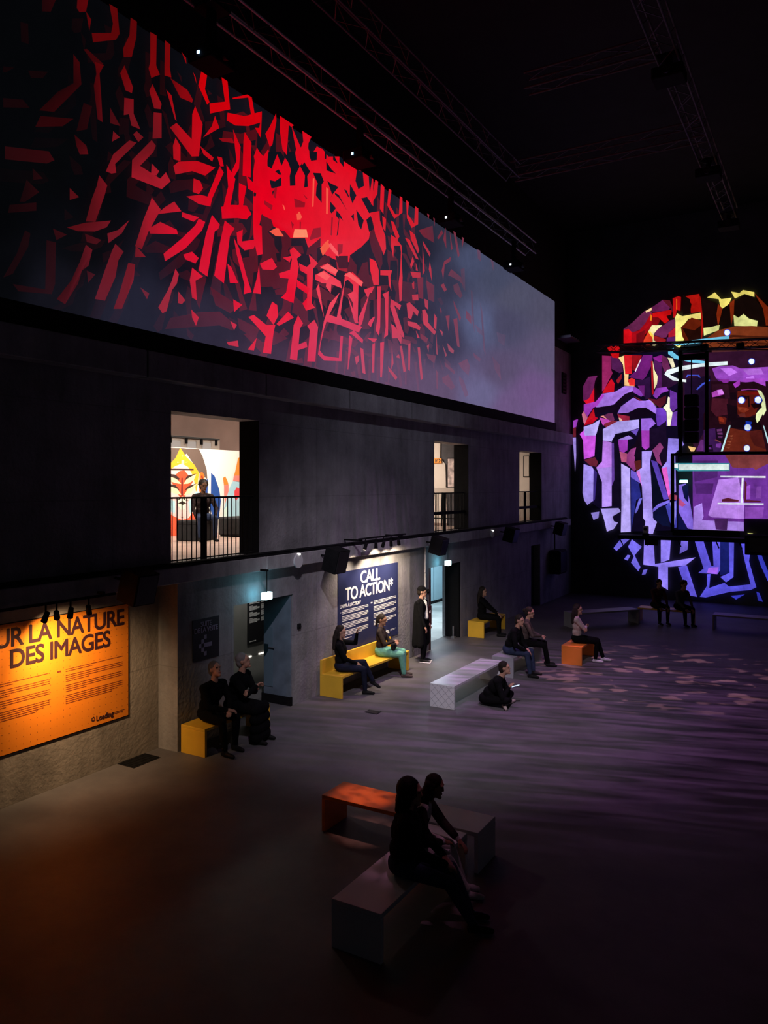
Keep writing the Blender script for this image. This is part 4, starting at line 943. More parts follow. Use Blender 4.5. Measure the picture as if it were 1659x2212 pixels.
 ((255,235,130),[(-4.72,10.05),(-4.54,9.93),(-3.91,9.99),(-3.88,9.75),(-4.34,9.82),(-4.59,9.5),(-4.44,9.21),(-4.64,8.8),(-4.77,8.92),(-4.77,9.84)]),
 ((95,27,8),[(-4.59,9.55),(-4.24,9.85),(-3.91,9.7),(-3.9,9.0),(-4.44,9.0),(-4.54,9.22)]),
 ((30,8,4),[(-4.54,9.52),(-4.14,9.4),(-3.94,9.54),(-3.94,9.0),(-4.29,8.98)]),
 ((160,16,10),[(-4.44,10.62),(-3.99,10.64),(-3.91,10.02),(-4.29,10.01),(-4.24,10.32)]),
 ((160,16,10),[(-4.01,10.64),(-3.94,10.5),(-3.86,9.53),(-3.91,9.0),(-3.94,9.91)]),
 ((20,6,5),[(-4.52,10.68),(-4.29,10.49),(-4.26,10.0),(-4.52,9.98)]),
 ((20,6,5),[(-3.91,10.5),(-3.39,10.22),(-3.39,9.43),(-3.86,9.48)]),
 ((240,220,110),[(-3.74,10.48),(-3.49,10.63),(-3.29,10.37),(-2.96,10.38),(-3.05,10.18),(-3.29,10.0),(-3.37,10.38)]),
 ((240,220,110),[(-2.98,10.59),(-2.88,10.37),(-2.62,10.6),(-2.27,10.48),(-2.27,10.32),(-2.57,10.46),(-2.86,10.34)]),
 ((235,235,150),[(-2.91,9.8),(-2.76,9.68),(-2.6,9.79),(-2.43,9.61),(-2.17,9.51),(-2.19,9.33),(-2.88,9.42)]),
 ((235,235,150),[(-3.86,9.45),(-3.64,9.45),(-3.34,9.5),(-3.37,9.32),(-3.84,9.18)]),
 ((120,35,10),[(-3.39,10.22),(-3.25,10.05),(-3.39,9.43),(-3.44,9.86)]),
 ((120,35,10),[(-3.05,10.18),(-2.88,10.32),(-2.9,9.8),(-2.98,9.44),(-3.05,9.66)]),
 ((120,35,10),[(-2.27,10.45),(-1.86,9.94),(-1.86,9.32),(-2.01,9.34),(-2.01,9.9)]),
 ((16,6,4),[(-3.25,10.05),(-3.03,10.18),(-2.98,9.44),(-3.34,9.48)]),
 ((16,6,4),[(-2.86,10.26),(-2.57,10.44),(-2.29,10.3),(-2.01,9.9),(-1.92,9.33),(-2.15,9.35),(-2.16,9.53),(-2.43,9.64),(-2.6,9.81),(-2.76,9.7),(-2.9,9.82)]),
 ((118,50,24),[(-3.89,9.0),(-3.39,9.32),(-2.86,9.4),(-2.34,9.36),(-1.86,9.27),(-1.86,8.55),(-3.89,8.73)]),
 ((70,26,12),[(-3.44,9.06),(-2.96,9.12),(-1.86,8.96),(-1.86,8.88),(-2.91,9.04),(-3.39,8.95)]),
 ((70,26,12),[(-3.64,8.87),(-2.96,8.91),(-1.86,8.75),(-1.86,8.68),(-2.96,8.83)]),
 ((92,46,48),[(-3.59,8.65),(-1.86,8.5),(-1.86,8.03),(-3.54,8.06)]),
 ((50,22,30),[(-3.49,8.48),(-2.48,8.34),(-1.86,8.34),(-1.86,8.27),(-2.48,8.27),(-3.49,8.38)]),
 ((112,102,224),[(-6.67,2.06),(-6.29,2.13),(-6.8,1.64),(-6.91,1.74)]),
 ((112,102,224),[(-6.26,2.08),(-5.91,1.83),(-6.16,1.51),(-5.96,1.1),(-6.03,0.94),(-6.29,1.24),(-6.19,1.46),(-6.39,1.81)]),
 ((112,102,224),[(-6.41,1.52),(-6.31,1.5),(-6.41,1.31),(-6.53,1.36)]),
 ((112,102,224),[(-5.86,1.0),(-5.71,1.04),(-5.78,0.85),(-5.91,0.82)]),
 ((140,122,242),[(-5.83,2.09),(-5.51,2.11),(-5.46,1.23),(-4.58,1.43),(-4.11,1.53),(-4.44,1.23),(-5.02,1.15),(-5.02,0.34),(-5.34,0.52),(-5.34,1.14),(-5.86,1.19)]),
 ((140,122,242),[(-5.26,2.11),(-4.92,2.13),(-4.97,1.41),(-5.26,1.29)]),
 ((120,105,225),[(-4.58,2.09),(-4.35,2.1),(-4.37,1.79),(-4.63,1.63)]),
 ((100,88,222),[(-4.68,1.17),(-4.39,1.24),(-4.06,0.17),(-4.35,0.2)]),
 ((96,86,222),[(-4.13,2.08),(-3.85,2.09),(-3.6,1.25),(-3.53,1.26),(-3.57,2.1),(-3.32,2.11),(-3.32,1.14),(-3.41,0.99),(-4.02,1.0),(-3.85,1.16)]),
 ((150,90,220),[(-3.69,1.2),(-3.37,1.24),(-3.41,0.99),(-3.74,1.01)]),
 ((22,28,100),[(-3.32,2.11),(-3.05,2.12),(-3.03,1.06),(-3.32,0.95)]),
 ((92,86,222),[(-3.05,2.09),(-2.89,2.1),(-2.91,0.92),(-3.14,0.73),(-3.32,0.9),(-3.03,1.06)]),
 ((86,80,218),[(-2.67,2.06),(-2.36,2.07),(-2.43,1.48),(-2.21,0.62),(-2.38,0.52),(-3.0,0.42),(-3.78,0.17),(-3.97,0.18),(-3.74,0.57),(-3.74,0.97),(-3.63,0.98),(-3.67,0.5),(-3.19,0.71),(-3.05,0.59),(-2.38,0.71),(-2.56,1.48)]),
 ((60,65,205),[(-2.25,1.93),(-2.12,1.89),(-1.86,1.18),(-1.86,0.84),(-2.08,1.36)]),
 ((46,48,168),[(-3.0,0.28),(-2.56,0.36),(-2.83,0.17)]),
 ((46,48,168),[(-2.21,0.48),(-2.12,0.44),(-2.01,0.15),(-2.16,0.19)]),
 ((46,16,40),[(-4.51,8.63),(-1.86,8.5),(-1.86,5.15),(-4.09,5.2),(-4.51,6.31)]),
 ((28,12,40),[(-4.48,7.73),(-3.63,7.8),(-3.61,6.27),(-3.97,5.61),(-4.43,5.89)]),
 ((95,40,110),[(-3.94,5.61),(-3.46,5.54),(-3.32,5.18),(-4.09,5.2)]),
 ((152,72,192),[(-3.58,8.03),(-3.32,8.09),(-2.92,8.08),(-2.69,7.96),(-1.86,7.95),(-1.86,7.42),(-2.69,7.5),(-2.76,7.33),(-2.9,7.42),(-3.08,7.48),(-3.46,7.69)]),
 ((185,110,225),[(-3.32,8.01),(-2.99,8.01),(-2.78,7.84),(-3.04,7.73)]),
 ((185,110,225),[(-2.64,7.93),(-2.07,7.91),(-1.98,7.71),(-2.46,7.72)]),
 ((185,110,225),[(-2.52,7.65),(-2.3,7.68),(-2.23,7.52),(-2.48,7.52)]),
 ((90,35,120),[(-3.46,7.69),(-3.08,7.58),(-3.08,7.48),(-3.34,7.55)]),
 ((90,35,120),[(-2.69,7.5),(-2.02,7.43),(-1.93,7.3),(-2.66,7.38)]),
 ((250,200,130),[(-4.36,5.39),(-4.09,5.33),(-4.16,5.2),(-4.26,5.2)]),
 ((112,52,152),[(-4.21,5.09),(-1.86,5.04),(-1.86,2.91),(-2.59,2.9),(-2.59,2.49),(-4.19,2.5)]),
 ((80,36,110),[(-4.19,4.88),(-3.39,4.87),(-3.41,4.3),(-4.14,4.15)]),
 ((80,36,110),[(-4.14,4.09),(-3.53,4.09),(-3.58,3.73),(-4.09,3.73)]),
 ((186,132,228),[(-3.37,4.22),(-2.76,4.29),(-2.57,3.43),(-2.59,2.9),(-3.58,2.93),(-3.7,3.0)]),
 ((130,60,60),[(-3.18,5.07),(-1.86,5.04),(-1.86,4.74),(-2.23,4.54),(-2.32,4.62),(-2.59,4.6),(-2.94,4.63)]),
 ((150,80,190),[(-2.52,3.99),(-2.39,4.04),(-2.39,3.58),(-2.52,3.56)]),
 ((150,80,190),[(-2.2,3.99),(-2.05,3.99),(-2.07,3.59),(-2.23,3.59)]),
 ((150,80,190),[(-2.55,3.3),(-1.98,3.29),(-2.02,2.94),(-2.55,2.92)]),
 ((96,30,50),[(-3.27,3.55),(-3.08,3.6),(-2.92,3.56),(-2.73,3.53),(-2.76,3.47),(-3.27,3.47)]),
 ((96,30,50),[(-2.56,4.19),(-2.5,4.09),(-2.52,3.53),(-2.07,3.51),(-2.09,3.46),(-2.57,3.46)]),
 ((176,136,232),[(-4.16,3.28),(-3.9,3.42),(-3.85,2.95),(-3.9,2.82),(-2.59,2.8),(-2.59,2.49),(-4.19,2.5)]),
 ((80,40,100),[(-3.51,2.88),(-3.08,2.89),(-3.11,2.5),(-3.46,2.52)]),
 ((140,110,230),[(-4.66,4.04),(-4.43,4.09),(-4.29,3.46),(-4.19,2.81),(-4.19,2.5),(-4.36,2.52),(-4.66,3.09)]),
 ((14,16,60),[(-4.56,3.99),(-4.34,4.09),(-4.34,3.41),(-4.48,3.59)]),
 ((14,16,60),[(-4.68,3.06),(-4.36,2.49),(-4.68,2.46)]),
 ((210,90,150),[(-4.66,3.59),(-4.43,3.36),(-4.53,3.28),(-4.66,3.33)]),
 ((30,8,18),[(-3.63,7.59),(-1.86,7.47),(-1.86,5.14),(-3.85,5.18),(-3.85,6.47),(-3.63,7.02)]),
 ((66,20,34),[(-3.58,7.01),(-3.07,6.96),(-3.09,6.43),(-3.45,6.38),(-3.61,6.59)]),
 ((44,14,30),[(-3.58,7.49),(-3.07,7.46),(-3.02,6.98),(-3.16,6.96),(-3.19,7.12),(-3.58,7.21)]),
 ((90,26,18),[(-3.4,6.38),(-3.21,6.36),(-3.12,6.3),(-3.16,6.09),(-3.34,6.11)]),
 ((135,42,24),[(-3.36,6.37),(-3.27,6.36),(-3.19,6.23),(-3.2,6.17),(-3.34,6.21)]),
 ((85,22,14),[(-2.78,7.2),(-2.14,7.16),(-2.05,7.0),(-2.06,6.72),(-2.19,6.55),(-2.23,6.39),(-2.52,6.28),(-2.78,6.42),(-2.8,6.81)]),
 ((108,16,12),[(-2.72,7.16),(-2.14,7.15),(-2.12,7.03),(-2.52,7.08)]),
 ((25,6,8),[(-2.8,6.98),(-2.64,7.06),(-2.47,7.02),(-2.49,6.9),(-2.76,6.97)]),  # eye hollows: shade of the carving painted into the colour
 ((25,6,8),[(-2.38,6.74),(-2.05,6.82),(-2.07,6.64),(-2.28,6.58)]),
 ((25,6,8),[(-2.48,7.03),(-2.42,7.03),(-2.4,6.66),(-2.45,6.64)]),
 ((118,40,24),[(-2.78,6.68),(-2.54,6.64),(-2.42,6.56),(-2.58,6.46),(-2.73,6.51)]),
 ((140,58,36),[(-2.76,6.65),(-2.64,6.63),(-2.68,6.56),(-2.76,6.57)]),
 ((140,58,36),[(-2.59,6.58),(-2.52,6.58),(-2.54,6.51)]),
 ((92,34,30),[(-2.76,6.42),(-2.56,6.46),(-2.53,6.33),(-2.71,6.34)]),
 ((18,6,14),[(-3.0,6.3),(-2.22,6.31),(-2.05,6.02),(-2.05,5.87),(-2.97,5.98)]),
 ((18,6,14),[(-3.02,7.17),(-2.83,7.15),(-2.8,6.92),(-3.0,6.93)]),
 ((18,6,14),[(-3.12,6.8),(-2.8,6.68),(-2.78,6.29),(-3.07,6.17)]),
 ((98,34,22),[(-3.0,5.97),(-2.54,5.85),(-2.35,5.84),(-2.05,5.87),(-1.91,5.15),(-3.24,5.18)]),
 ((72,22,20),[(-2.42,5.83),(-2.05,5.85),(-1.93,5.22),(-2.28,5.36),(-2.38,5.62)]),
 ((132,66,44),[(-3.07,5.71),(-2.92,5.72),(-2.95,5.66)]),
 ((132,66,44),[(-3.12,5.51),(-2.95,5.53),(-3.0,5.47)]),
 ((132,66,44),[(-3.16,5.31),(-3.0,5.34),(-3.04,5.27)]),
 ((132,66,44),[(-3.12,5.41),(-3.0,5.43),(-3.01,5.38)]),
 ((132,66,44),[(-3.03,5.61),(-2.92,5.62),(-2.95,5.58)]),
 ((60,26,82),[(-3.85,5.93),(-3.48,5.99),(-3.45,5.59),(-3.26,5.45),(-3.32,5.17),(-3.85,5.18)]),
 ((20,8,26),[(-3.47,6.0),(-3.24,5.99),(-3.21,5.57),(-3.36,5.54),(-3.46,5.68)]),
 ((20,8,26),[(-3.78,5.37),(-3.58,5.42),(-3.53,5.18),(-3.79,5.18)]),
 ((92,44,92),[(-3.43,5.94),(-3.27,5.95),(-3.26,5.87),(-3.42,5.86)]),
 ((92,44,92),[(-3.41,5.82),(-3.25,5.82),(-3.24,5.75),(-3.4,5.76)]),
 ((92,44,92),[(-3.4,5.72),(-3.24,5.71),(-3.26,5.63),(-3.37,5.64)]),
 ((120,60,60),[(-3.52,5.58),(-3.46,5.6),(-3.29,5.5),(-3.31,5.48)]),
 ((110,50,140),[(-3.45,5.44),(-3.29,5.46),(-3.31,5.3),(-3.46,5.33)]),
 ((110,50,140),[(-3.73,5.34),(-3.61,5.34),(-3.59,5.26),(-3.74,5.26)]),
 ((185,75,190),[(-3.59,7.2),(-3.42,7.28),(-3.26,7.3),(-3.19,7.12),(-3.38,7.07),(-3.57,7.04)]),
 ((200,120,215),[(-3.42,7.27),(-3.26,7.29),(-3.2,7.14),(-3.37,7.11)]),
 ((150,50,170),[(-3.36,7.64),(-3.03,7.62),(-3.07,7.51),(-3.21,7.5)]),
 ((150,50,170),[(-2.92,7.45),(-2.7,7.59),(-2.71,7.4),(-2.85,7.31)]),
 ((165,70,195),[(-2.7,7.51),(-2.52,7.61),(-1.94,7.57),(-1.93,7.31),(-2.28,7.49),(-2.52,7.48)]),
 ((130,50,130),[(-2.68,7.24),(-2.46,7.26),(-2.18,7.23),(-2.18,7.2),(-2.46,7.23),(-2.66,7.21)]),
 ((226,236,178),[(-2.18,7.21),(-2.07,7.17),(-1.98,7.0),(-1.94,6.8),(-1.91,6.51),(-2.0,6.33),(-2.01,6.41),(-2.12,6.18),(-2.19,6.1),(-2.23,6.26),(-2.21,6.42),(-2.09,6.57),(-2.04,6.62),(-2.06,6.72),(-2.01,6.85),(-2.11,7.03)]),
 ((20,50,165),[(-2.53,6.18),(-2.34,6.15),(-2.36,6.06),(-2.53,6.04)]),
 ((110,195,228),[(-4.83,8.97),(-4.43,9.04),(-3.94,9.07),(-3.04,9.09),(-3.04,8.97),(-3.94,8.94),(-4.68,8.91)]),
 ((110,195,228),[(-5.01,8.78),(-4.81,8.84),(-4.86,8.71),(-4.61,8.49),(-3.75,8.28),(-3.77,8.21),(-4.19,8.27),(-4.81,8.47),(-5.01,8.65)]),
 ((225,240,245),[(-3.09,8.23),(-3.09,8.11),(-3.94,8.11),(-4.68,8.01),(-4.96,7.92),(-4.68,7.75),(-4.41,7.7),(-4.41,7.61),(-4.86,7.71),(-5.14,7.94),(-5.04,8.09),(-4.56,8.19),(-3.63,8.24)]),
 ((190,232,240),[(-3.04,6.06),(-2.99,6.05),(-3.24,5.18),(-3.3,5.18)]),
 ((190,232,240),[(-2.01,6.02),(-1.98,6.01),(-1.86,5.6),(-1.86,5.4)]),
 ((70,90,220),[(-4.43,7.75),(-4.38,7.87),(-3.99,7.84),(-3.94,7.73),(-3.99,7.75),(-4.04,7.81),(-4.34,7.83)]),
 ((70,90,220),[(-4.09,7.34),(-3.9,7.53),(-3.65,7.65),(-3.65,7.6),(-3.87,7.48),(-4.04,7.32)]),
 ((60,150,160),[(-4.82,4.81),(-3.02,4.78),(-3.02,4.51),(-4.68,4.52),(-4.83,4.62)]),  # bright bar: reflection of an LED tube painted in
 ((236,255,244),[(-4.81,4.78),(-4.68,4.79),(-4.68,4.62),(-4.81,4.65)]),
 ((236,255,244),[(-4.65,4.76),(-3.05,4.74),(-3.05,4.55),(-4.65,4.56)]),
 ((235,240,255),[(-3.31,4.35),(-1.93,4.33),(-1.93,4.27),(-3.31,4.3)]),
 ((235,240,255),[(-2.65,4.27),(-2.59,4.27),(-2.62,3.44),(-2.69,3.44)]),
 ((235,240,255),[(-3.4,3.43),(-1.99,3.43),(-1.99,3.37),(-3.4,3.38)]),
 ((220,220,130),[(-2.47,2.43),(-2.31,2.42),(-2.34,2.3),(-2.44,2.31)]),
 ((30,60,190),[(-2.99,9.19),(-3.0,9.15),(-3.02,9.11),(-3.06,9.09),(-3.1,9.09),(-3.14,9.1),(-3.18,9.13),(-3.2,9.17),(-3.21,9.22),(-3.2,9.26),(-3.18,9.3),(-3.14,9.32),(-3.1,9.32),(-3.06,9.31),(-3.02,9.28),(-3.0,9.24)]),
 ((222,232,240),[(-3.01,9.2),(-3.02,9.16),(-3.04,9.13),(-3.07,9.11),(-3.1,9.11),(-3.14,9.12),(-3.17,9.14),(-3.18,9.18),(-3.19,9.21),(-3.18,9.25),(-3.17,9.28),(-3.14,9.3),(-3.1,9.3),(-3.07,9.29),(-3.04,9.27),(-3.02,9.24)]),
 ((30,60,190),[(-2.25,8.16),(-2.25,8.11),(-2.28,8.08),(-2.31,8.06),(-2.35,8.05),(-2.39,8.06),(-2.43,8.09),(-2.45,8.13),(-2.46,8.18),(-2.45,8.22),(-2.43,8.26),(-2.39,8.28),(-2.35,8.28),(-2.31,8.27),(-2.28,8.25),(-2.25,8.21)]),
 ((222,232,240),[(-2.27,8.16),(-2.27,8.12),(-2.29,8.1),(-2.32,8.08),(-2.35,8.07),(-2.39,8.08),(-2.41,8.11),(-2.43,8.14),(-2.44,8.18),(-2.43,8.21),(-2.41,8.24),(-2.39,8.26),(-2.35,8.26),(-2.32,8.25),(-2.29,8.23),(-2.27,8.2)]),
 ((30,60,190),[(-2.54,6.88),(-2.55,6.83),(-2.57,6.79),(-2.61,6.77),(-2.66,6.76),(-2.7,6.77),(-2.74,6.8),(-2.77,6.84),(-2.77,6.89),(-2.77,6.94),(-2.74,6.98),(-2.7,7.01),(-2.66,7.02),(-2.61,7.0),(-2.57,6.97),(-2.55,6.93)]),
 ((222,232,240),[(-2.56,6.88),(-2.57,6.84),(-2.59,6.81),(-2.62,6.79),(-2.66,6.78),(-2.69,6.79),(-2.73,6.81),(-2.75,6.85),(-2.75,6.89),(-2.75,6.93),(-2.73,6.97),(-2.69,6.99),(-2.66,6.99),(-2.62,6.98),(-2.59,6.96),(-2.57,6.92)]),
 ((30,60,190),[(-2.03,6.86),(-2.04,6.81),(-2.07,6.77),(-2.11,6.74),(-2.15,6.73),(-2.2,6.75),(-2.24,6.78),(-2.27,6.82),(-2.28,6.88),(-2.27,6.93),(-2.24,6.97),(-2.2,7.0),(-2.15,7.01),(-2.11,6.99),(-2.07,6.96),(-2.04,6.92)]),
 ((222,232,240),[(-2.06,6.86),(-2.06,6.82),(-2.08,6.79),(-2.12,6.76),(-2.15,6.76),(-2.19,6.77),(-2.23,6.8),(-2.25,6.83),(-2.25,6.87),(-2.25,6.92),(-2.23,6.95),(-2.19,6.97),(-2.15,6.98),(-2.12,6.97),(-2.08,6.94),(-2.06,6.91)]),
 ((30,60,190),[(-2.35,5.96),(-2.36,5.91),(-2.38,5.87),(-2.42,5.84),(-2.47,5.84),(-2.51,5.85),(-2.55,5.88),(-2.58,5.92),(-2.58,5.97),(-2.58,6.02),(-2.55,6.06),(-2.51,6.09),(-2.47,6.09),(-2.42,6.08),(-2.38,6.05),(-2.36,6.01)]),
 ((222,232,240),[(-2.37,5.96),(-2.38,5.92),(-2.4,5.89),(-2.43,5.87),(-2.47,5.86),(-2.5,5.87),(-2.54,5.89),(-2.56,5.93),(-2.56,5.97),(-2.56,6.01),(-2.54,6.04),(-2.5,6.07),(-2.47,6.07),(-2.43,6.06),(-2.4,6.04),(-2.38,6.0)]),
 ((30,60,190),[(-2.39,5.27),(-2.4,5.22),(-2.42,5.18),(-2.45,5.16),(-2.49,5.15),(-2.54,5.16),(-2.57,5.19),(-2.59,5.23),(-2.6,5.27),(-2.59,5.32),(-2.57,5.36),(-2.54,5.38),(-2.49,5.39),(-2.45,5.38),(-2.42,5.35),(-2.4,5.31)]),
 ((222,232,240),[(-2.41,5.27),(-2.41,5.23),(-2.43,5.2),(-2.46,5.18),(-2.49,5.17),(-2.53,5.18),(-2.56,5.2),(-2.58,5.23),(-2.58,5.27),(-2.58,5.31),(-2.56,5.34),(-2.53,5.36),(-2.49,5.37),(-2.46,5.36),(-2.43,5.34),(-2.41,5.31)]),
]
# painted wall in the gallery: (sRGB colour, [(y, z) in metres ...])
MURAL = [
 ((100,82,72),[(12.95,4.9),(13.37,4.91),(14.02,4.91),(14.15,4.72),(14.29,4.4),(14.31,4.17),(14.02,4.33),(13.6,4.78),(12.95,4.46)]),
 ((246,172,32),[(12.95,4.43),(13.24,4.67),(13.39,4.92),(13.57,4.72),(13.86,4.52),(14.02,4.32),(13.94,3.86),(13.39,3.79),(12.95,3.83)]),
 ((250,203,198),[(12.95,4.32),(13.22,4.47),(13.44,4.54),(13.65,4.46),(13.78,4.29),(13.86,4.11),(13.91,3.88),(14.02,3.86),(13.91,3.59),(13.65,3.24),(13.42,3.2),(13.22,3.26),(12.95,3.41)]),
 ((170,215,225),[(12.95,3.72),(13.22,3.64),(13.22,3.35),(12.95,3.45)]),
 ((170,215,225),[(13.65,3.62),(13.91,3.86),(14.03,3.84),(13.91,3.59),(13.7,3.32)]),
 ((228,78,40),[(13.24,4.27),(13.37,4.36),(13.52,4.38),(13.65,4.27),(13.83,4.14),(13.51,3.71),(13.39,3.71),(13.07,4.14)]),
 ((120,30,25),[(13.42,4.2),(13.47,4.2),(13.48,3.77),(13.41,3.77)]),
 ((250,236,172),[(12.95,4.25),(13.24,4.19),(13.42,4.05),(13.24,4.07),(12.95,4.14)]),
 ((250,236,172),[(13.49,4.05),(13.65,4.22),(13.92,4.29),(13.83,4.14),(13.65,4.06)]),
 ((250,236,172),[(12.95,4.01),(13.27,3.96),(13.42,3.79),(13.22,3.82),(12.95,3.9)]),
 ((250,236,172),[(13.51,3.78),(13.65,3.95),(13.94,4.06),(13.83,3.92),(13.7,3.81)]),
 ((52,26,22),[(12.95,4.3),(13.24,4.27),(13.38,4.17),(13.32,4.14),(13.23,4.18),(12.95,4.25)]),
 ((52,26,22),[(13.51,4.13),(13.62,4.25),(13.94,4.31),(13.65,4.19)]),
 ((52,26,22),[(12.95,4.06),(13.24,4.02),(13.38,3.89),(13.24,3.95),(12.95,4.02)]),
 ((52,26,22),[(13.51,3.89),(13.65,4.0),(13.95,4.07),(13.7,3.95)]),
 ((52,26,22),[(12.95,4.41),(13.83,4.42),(13.83,4.38),(12.95,4.37)]),
 ((226,242,212),[(13.3,3.72),(13.47,3.75),(13.57,3.69),(13.53,3.45),(13.42,3.42),(13.32,3.53)]),
 ((45,35,22),[(13.3,3.59),(13.39,3.62),(13.44,3.65),(13.51,3.62),(13.59,3.58),(13.47,3.55)]),
 ((45,35,22),[(13.21,3.69),(13.29,3.68),(13.44,3.74),(13.44,3.71),(13.3,3.66)]),
 ((45,35,22),[(13.47,3.74),(13.55,3.68),(13.67,3.64),(13.57,3.65),(13.48,3.69)]),
 ((45,35,22),[(13.35,3.31),(13.42,3.24),(13.52,3.28),(13.44,3.23)]),
 ((255,240,170),[(13.42,4.62),(13.51,4.62),(13.51,4.53),(13.42,4.53)]),
 ((255,240,170),[(13.28,4.58),(13.37,4.57),(13.28,4.55)]),
 ((255,240,170),[(13.56,4.58),(13.65,4.59),(13.56,4.56)]),
 ((255,240,170),[(13.45,4.75),(13.47,4.75),(13.46,4.68)]),
 ((242,112,30),[(14.03,4.32),(14.12,4.35),(14.2,4.26),(14.19,3.95),(14.1,3.82),(14.02,3.88)]),
 ((150,40,20),[(14.07,4.24),(14.12,4.28),(14.16,4.18),(14.11,3.93),(14.08,3.95),(14.12,4.14)]),
 ((246,190,60),[(14.02,3.82),(14.13,3.78),(14.12,3.69),(14.02,3.67)]),
 ((20,72,152),[(14.15,4.14),(14.31,4.17),(14.42,4.34),(14.56,4.25),(14.73,3.91),(14.79,3.62),(14.71,3.17),(14.51,3.21),(14.29,3.68),(14.15,3.84)]),
 ((246,241,226),[(14.33,4.4),(14.43,4.4),(14.42,3.8),(14.31,3.8)]),
 ((238,88,52),[(12.95,3.38),(13.29,3.24),(13.44,3.19),(13.65,3.23),(13.86,3.42),(14.29,3.11),(14.62,2.94),(14.62,2.79),(13.75,2.79),(12.95,2.82)]),
 ((120,35,25),[(13.16,3.11),(13.18,3.11),(13.17,3.07)]),
 ((120,35,25),[(13.3,3.07),(13.33,3.06),(13.32,3.02)]),
 ((120,35,25),[(13.47,3.12),(13.49,3.11),(13.49,3.07)]),
 ((120,35,25),[(13.62,3.06),(13.65,3.05),(13.64,3.01)]),
 ((120,35,25),[(13.22,2.98),(13.24,2.98),(13.23,2.93)]),
 ((120,35,25),[(13.39,2.94),(13.42,2.93),(13.41,2.89)]),
 ((120,35,25),[(13.57,2.95),(13.6,2.94),(13.59,2.9)]),
 ((120,35,25),[(13.7,2.98),(13.73,2.97),(13.72,2.93)]),
 ((120,35,25),[(14.45,2.9),(14.48,2.9),(14.47,2.85)]),
 ((120,35,25),[(14.54,2.92),(14.56,2.91),(14.56,2.87)]),
 ((245,135,40),[(14.86,4.21),(14.94,4.25),(15.02,4.15),(15.07,4.03),(14.91,4.01)]),
 ((245,135,40),[(15.32,4.37),(15.44,4.74),(15.65,4.81),(15.65,4.28),(15.27,4.27)]),
 ((240,130,120),[(14.91,4.02),(15.07,4.04),(15.07,3.75),(14.96,3.47),(14.91,3.77)]),
 ((240,130,120),[(15.27,4.27),(15.65,4.28),(15.65,4.11),(15.24,4.13)]),
 ((168,212,226),[(15.02,3.77),(15.14,4.01),(15.24,4.13),(15.65,4.09),(15.65,3.04),(14.79,3.07),(14.88,3.38)]),
 ((226,60,70),[(15.29,3.87),(15.38,3.97),(15.49,3.93),(15.5,3.75),(15.35,3.61),(15.29,3.71)]),
 ((210,235,225),[(14.88,3.38),(15.02,3.51),(15.02,3.07),(14.79,3.07)]),
]

# ================================================================ projected and printed pictures
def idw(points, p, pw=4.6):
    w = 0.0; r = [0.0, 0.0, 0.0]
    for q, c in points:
        # distance as seen from the camera, so the painted falloff follows the view
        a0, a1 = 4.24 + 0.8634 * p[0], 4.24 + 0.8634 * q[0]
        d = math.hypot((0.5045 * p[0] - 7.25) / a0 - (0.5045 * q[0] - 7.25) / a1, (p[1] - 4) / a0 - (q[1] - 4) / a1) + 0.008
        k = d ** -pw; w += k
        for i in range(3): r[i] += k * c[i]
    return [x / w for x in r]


# the lettering goes on past the left end of the view, the round picture past the right end
STROKES += [(l, [(y - 3.6, z) for y, z in p]) for l, p in STROKES if l < 1.5 and 5.6 < min(q[0] for q in p) and max(q[0] for q in p) < 8.9]
FAR_SHAPES += [(c, [(-4.9 - x, z) for x, z in p]) for c, p in FAR_SHAPES if max(q[0] for q in p) < -3.15]
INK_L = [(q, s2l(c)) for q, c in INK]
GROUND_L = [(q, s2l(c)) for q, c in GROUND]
XS = -8.40
SCREEN_Y0, SCREEN_Y1, SCREEN_Z0, SCREEN_Z1 = 2.0, 26.2, 6.2, 10.45
screen = empty('projection_screen', 'long projection screen showing red calligraphy strokes high on the concrete wall', 'screen', (XS, 0, 0))
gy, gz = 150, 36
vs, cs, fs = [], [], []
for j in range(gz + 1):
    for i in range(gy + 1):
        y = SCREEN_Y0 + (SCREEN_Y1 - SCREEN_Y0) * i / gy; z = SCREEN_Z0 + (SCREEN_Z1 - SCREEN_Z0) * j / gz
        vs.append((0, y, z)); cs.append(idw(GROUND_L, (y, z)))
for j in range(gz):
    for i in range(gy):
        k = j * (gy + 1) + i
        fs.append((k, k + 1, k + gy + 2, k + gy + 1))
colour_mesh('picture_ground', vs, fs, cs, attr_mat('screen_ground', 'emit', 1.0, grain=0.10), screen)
MB().box(-0.22, -0.004, SCREEN_Y0, SCREEN_Y1, SCREEN_Z0, SCREEN_Z1).build('screen_panel', M['black'], screen)
MB().box(-0.10, 0.05, SCREEN_Y0, SCREEN_Y1 + 0.05, SCREEN_Z0 - 0.27, SCREEN_Z0 - 0.005).build('bottom_frame', M['black'], screen)

vs, cs, fs = [], [], []


def clip_screen(y, z):
    return (min(max(y, SCREEN_Y0 + 0.01), SCREEN_Y1 - 0.01), min(max(z, SCREEN_Z0 + 0.01), SCREEN_Z1 - 0.01))


def add_stroke(layer, pts, colfn):
    n0 = len(vs)
    for (y, z) in pts:
        vs.append((0.002 + layer * 0.00025, y, z)); cs.append(colfn((y, z)))
    fs.append(tuple(range(n0, n0 + len(pts))))


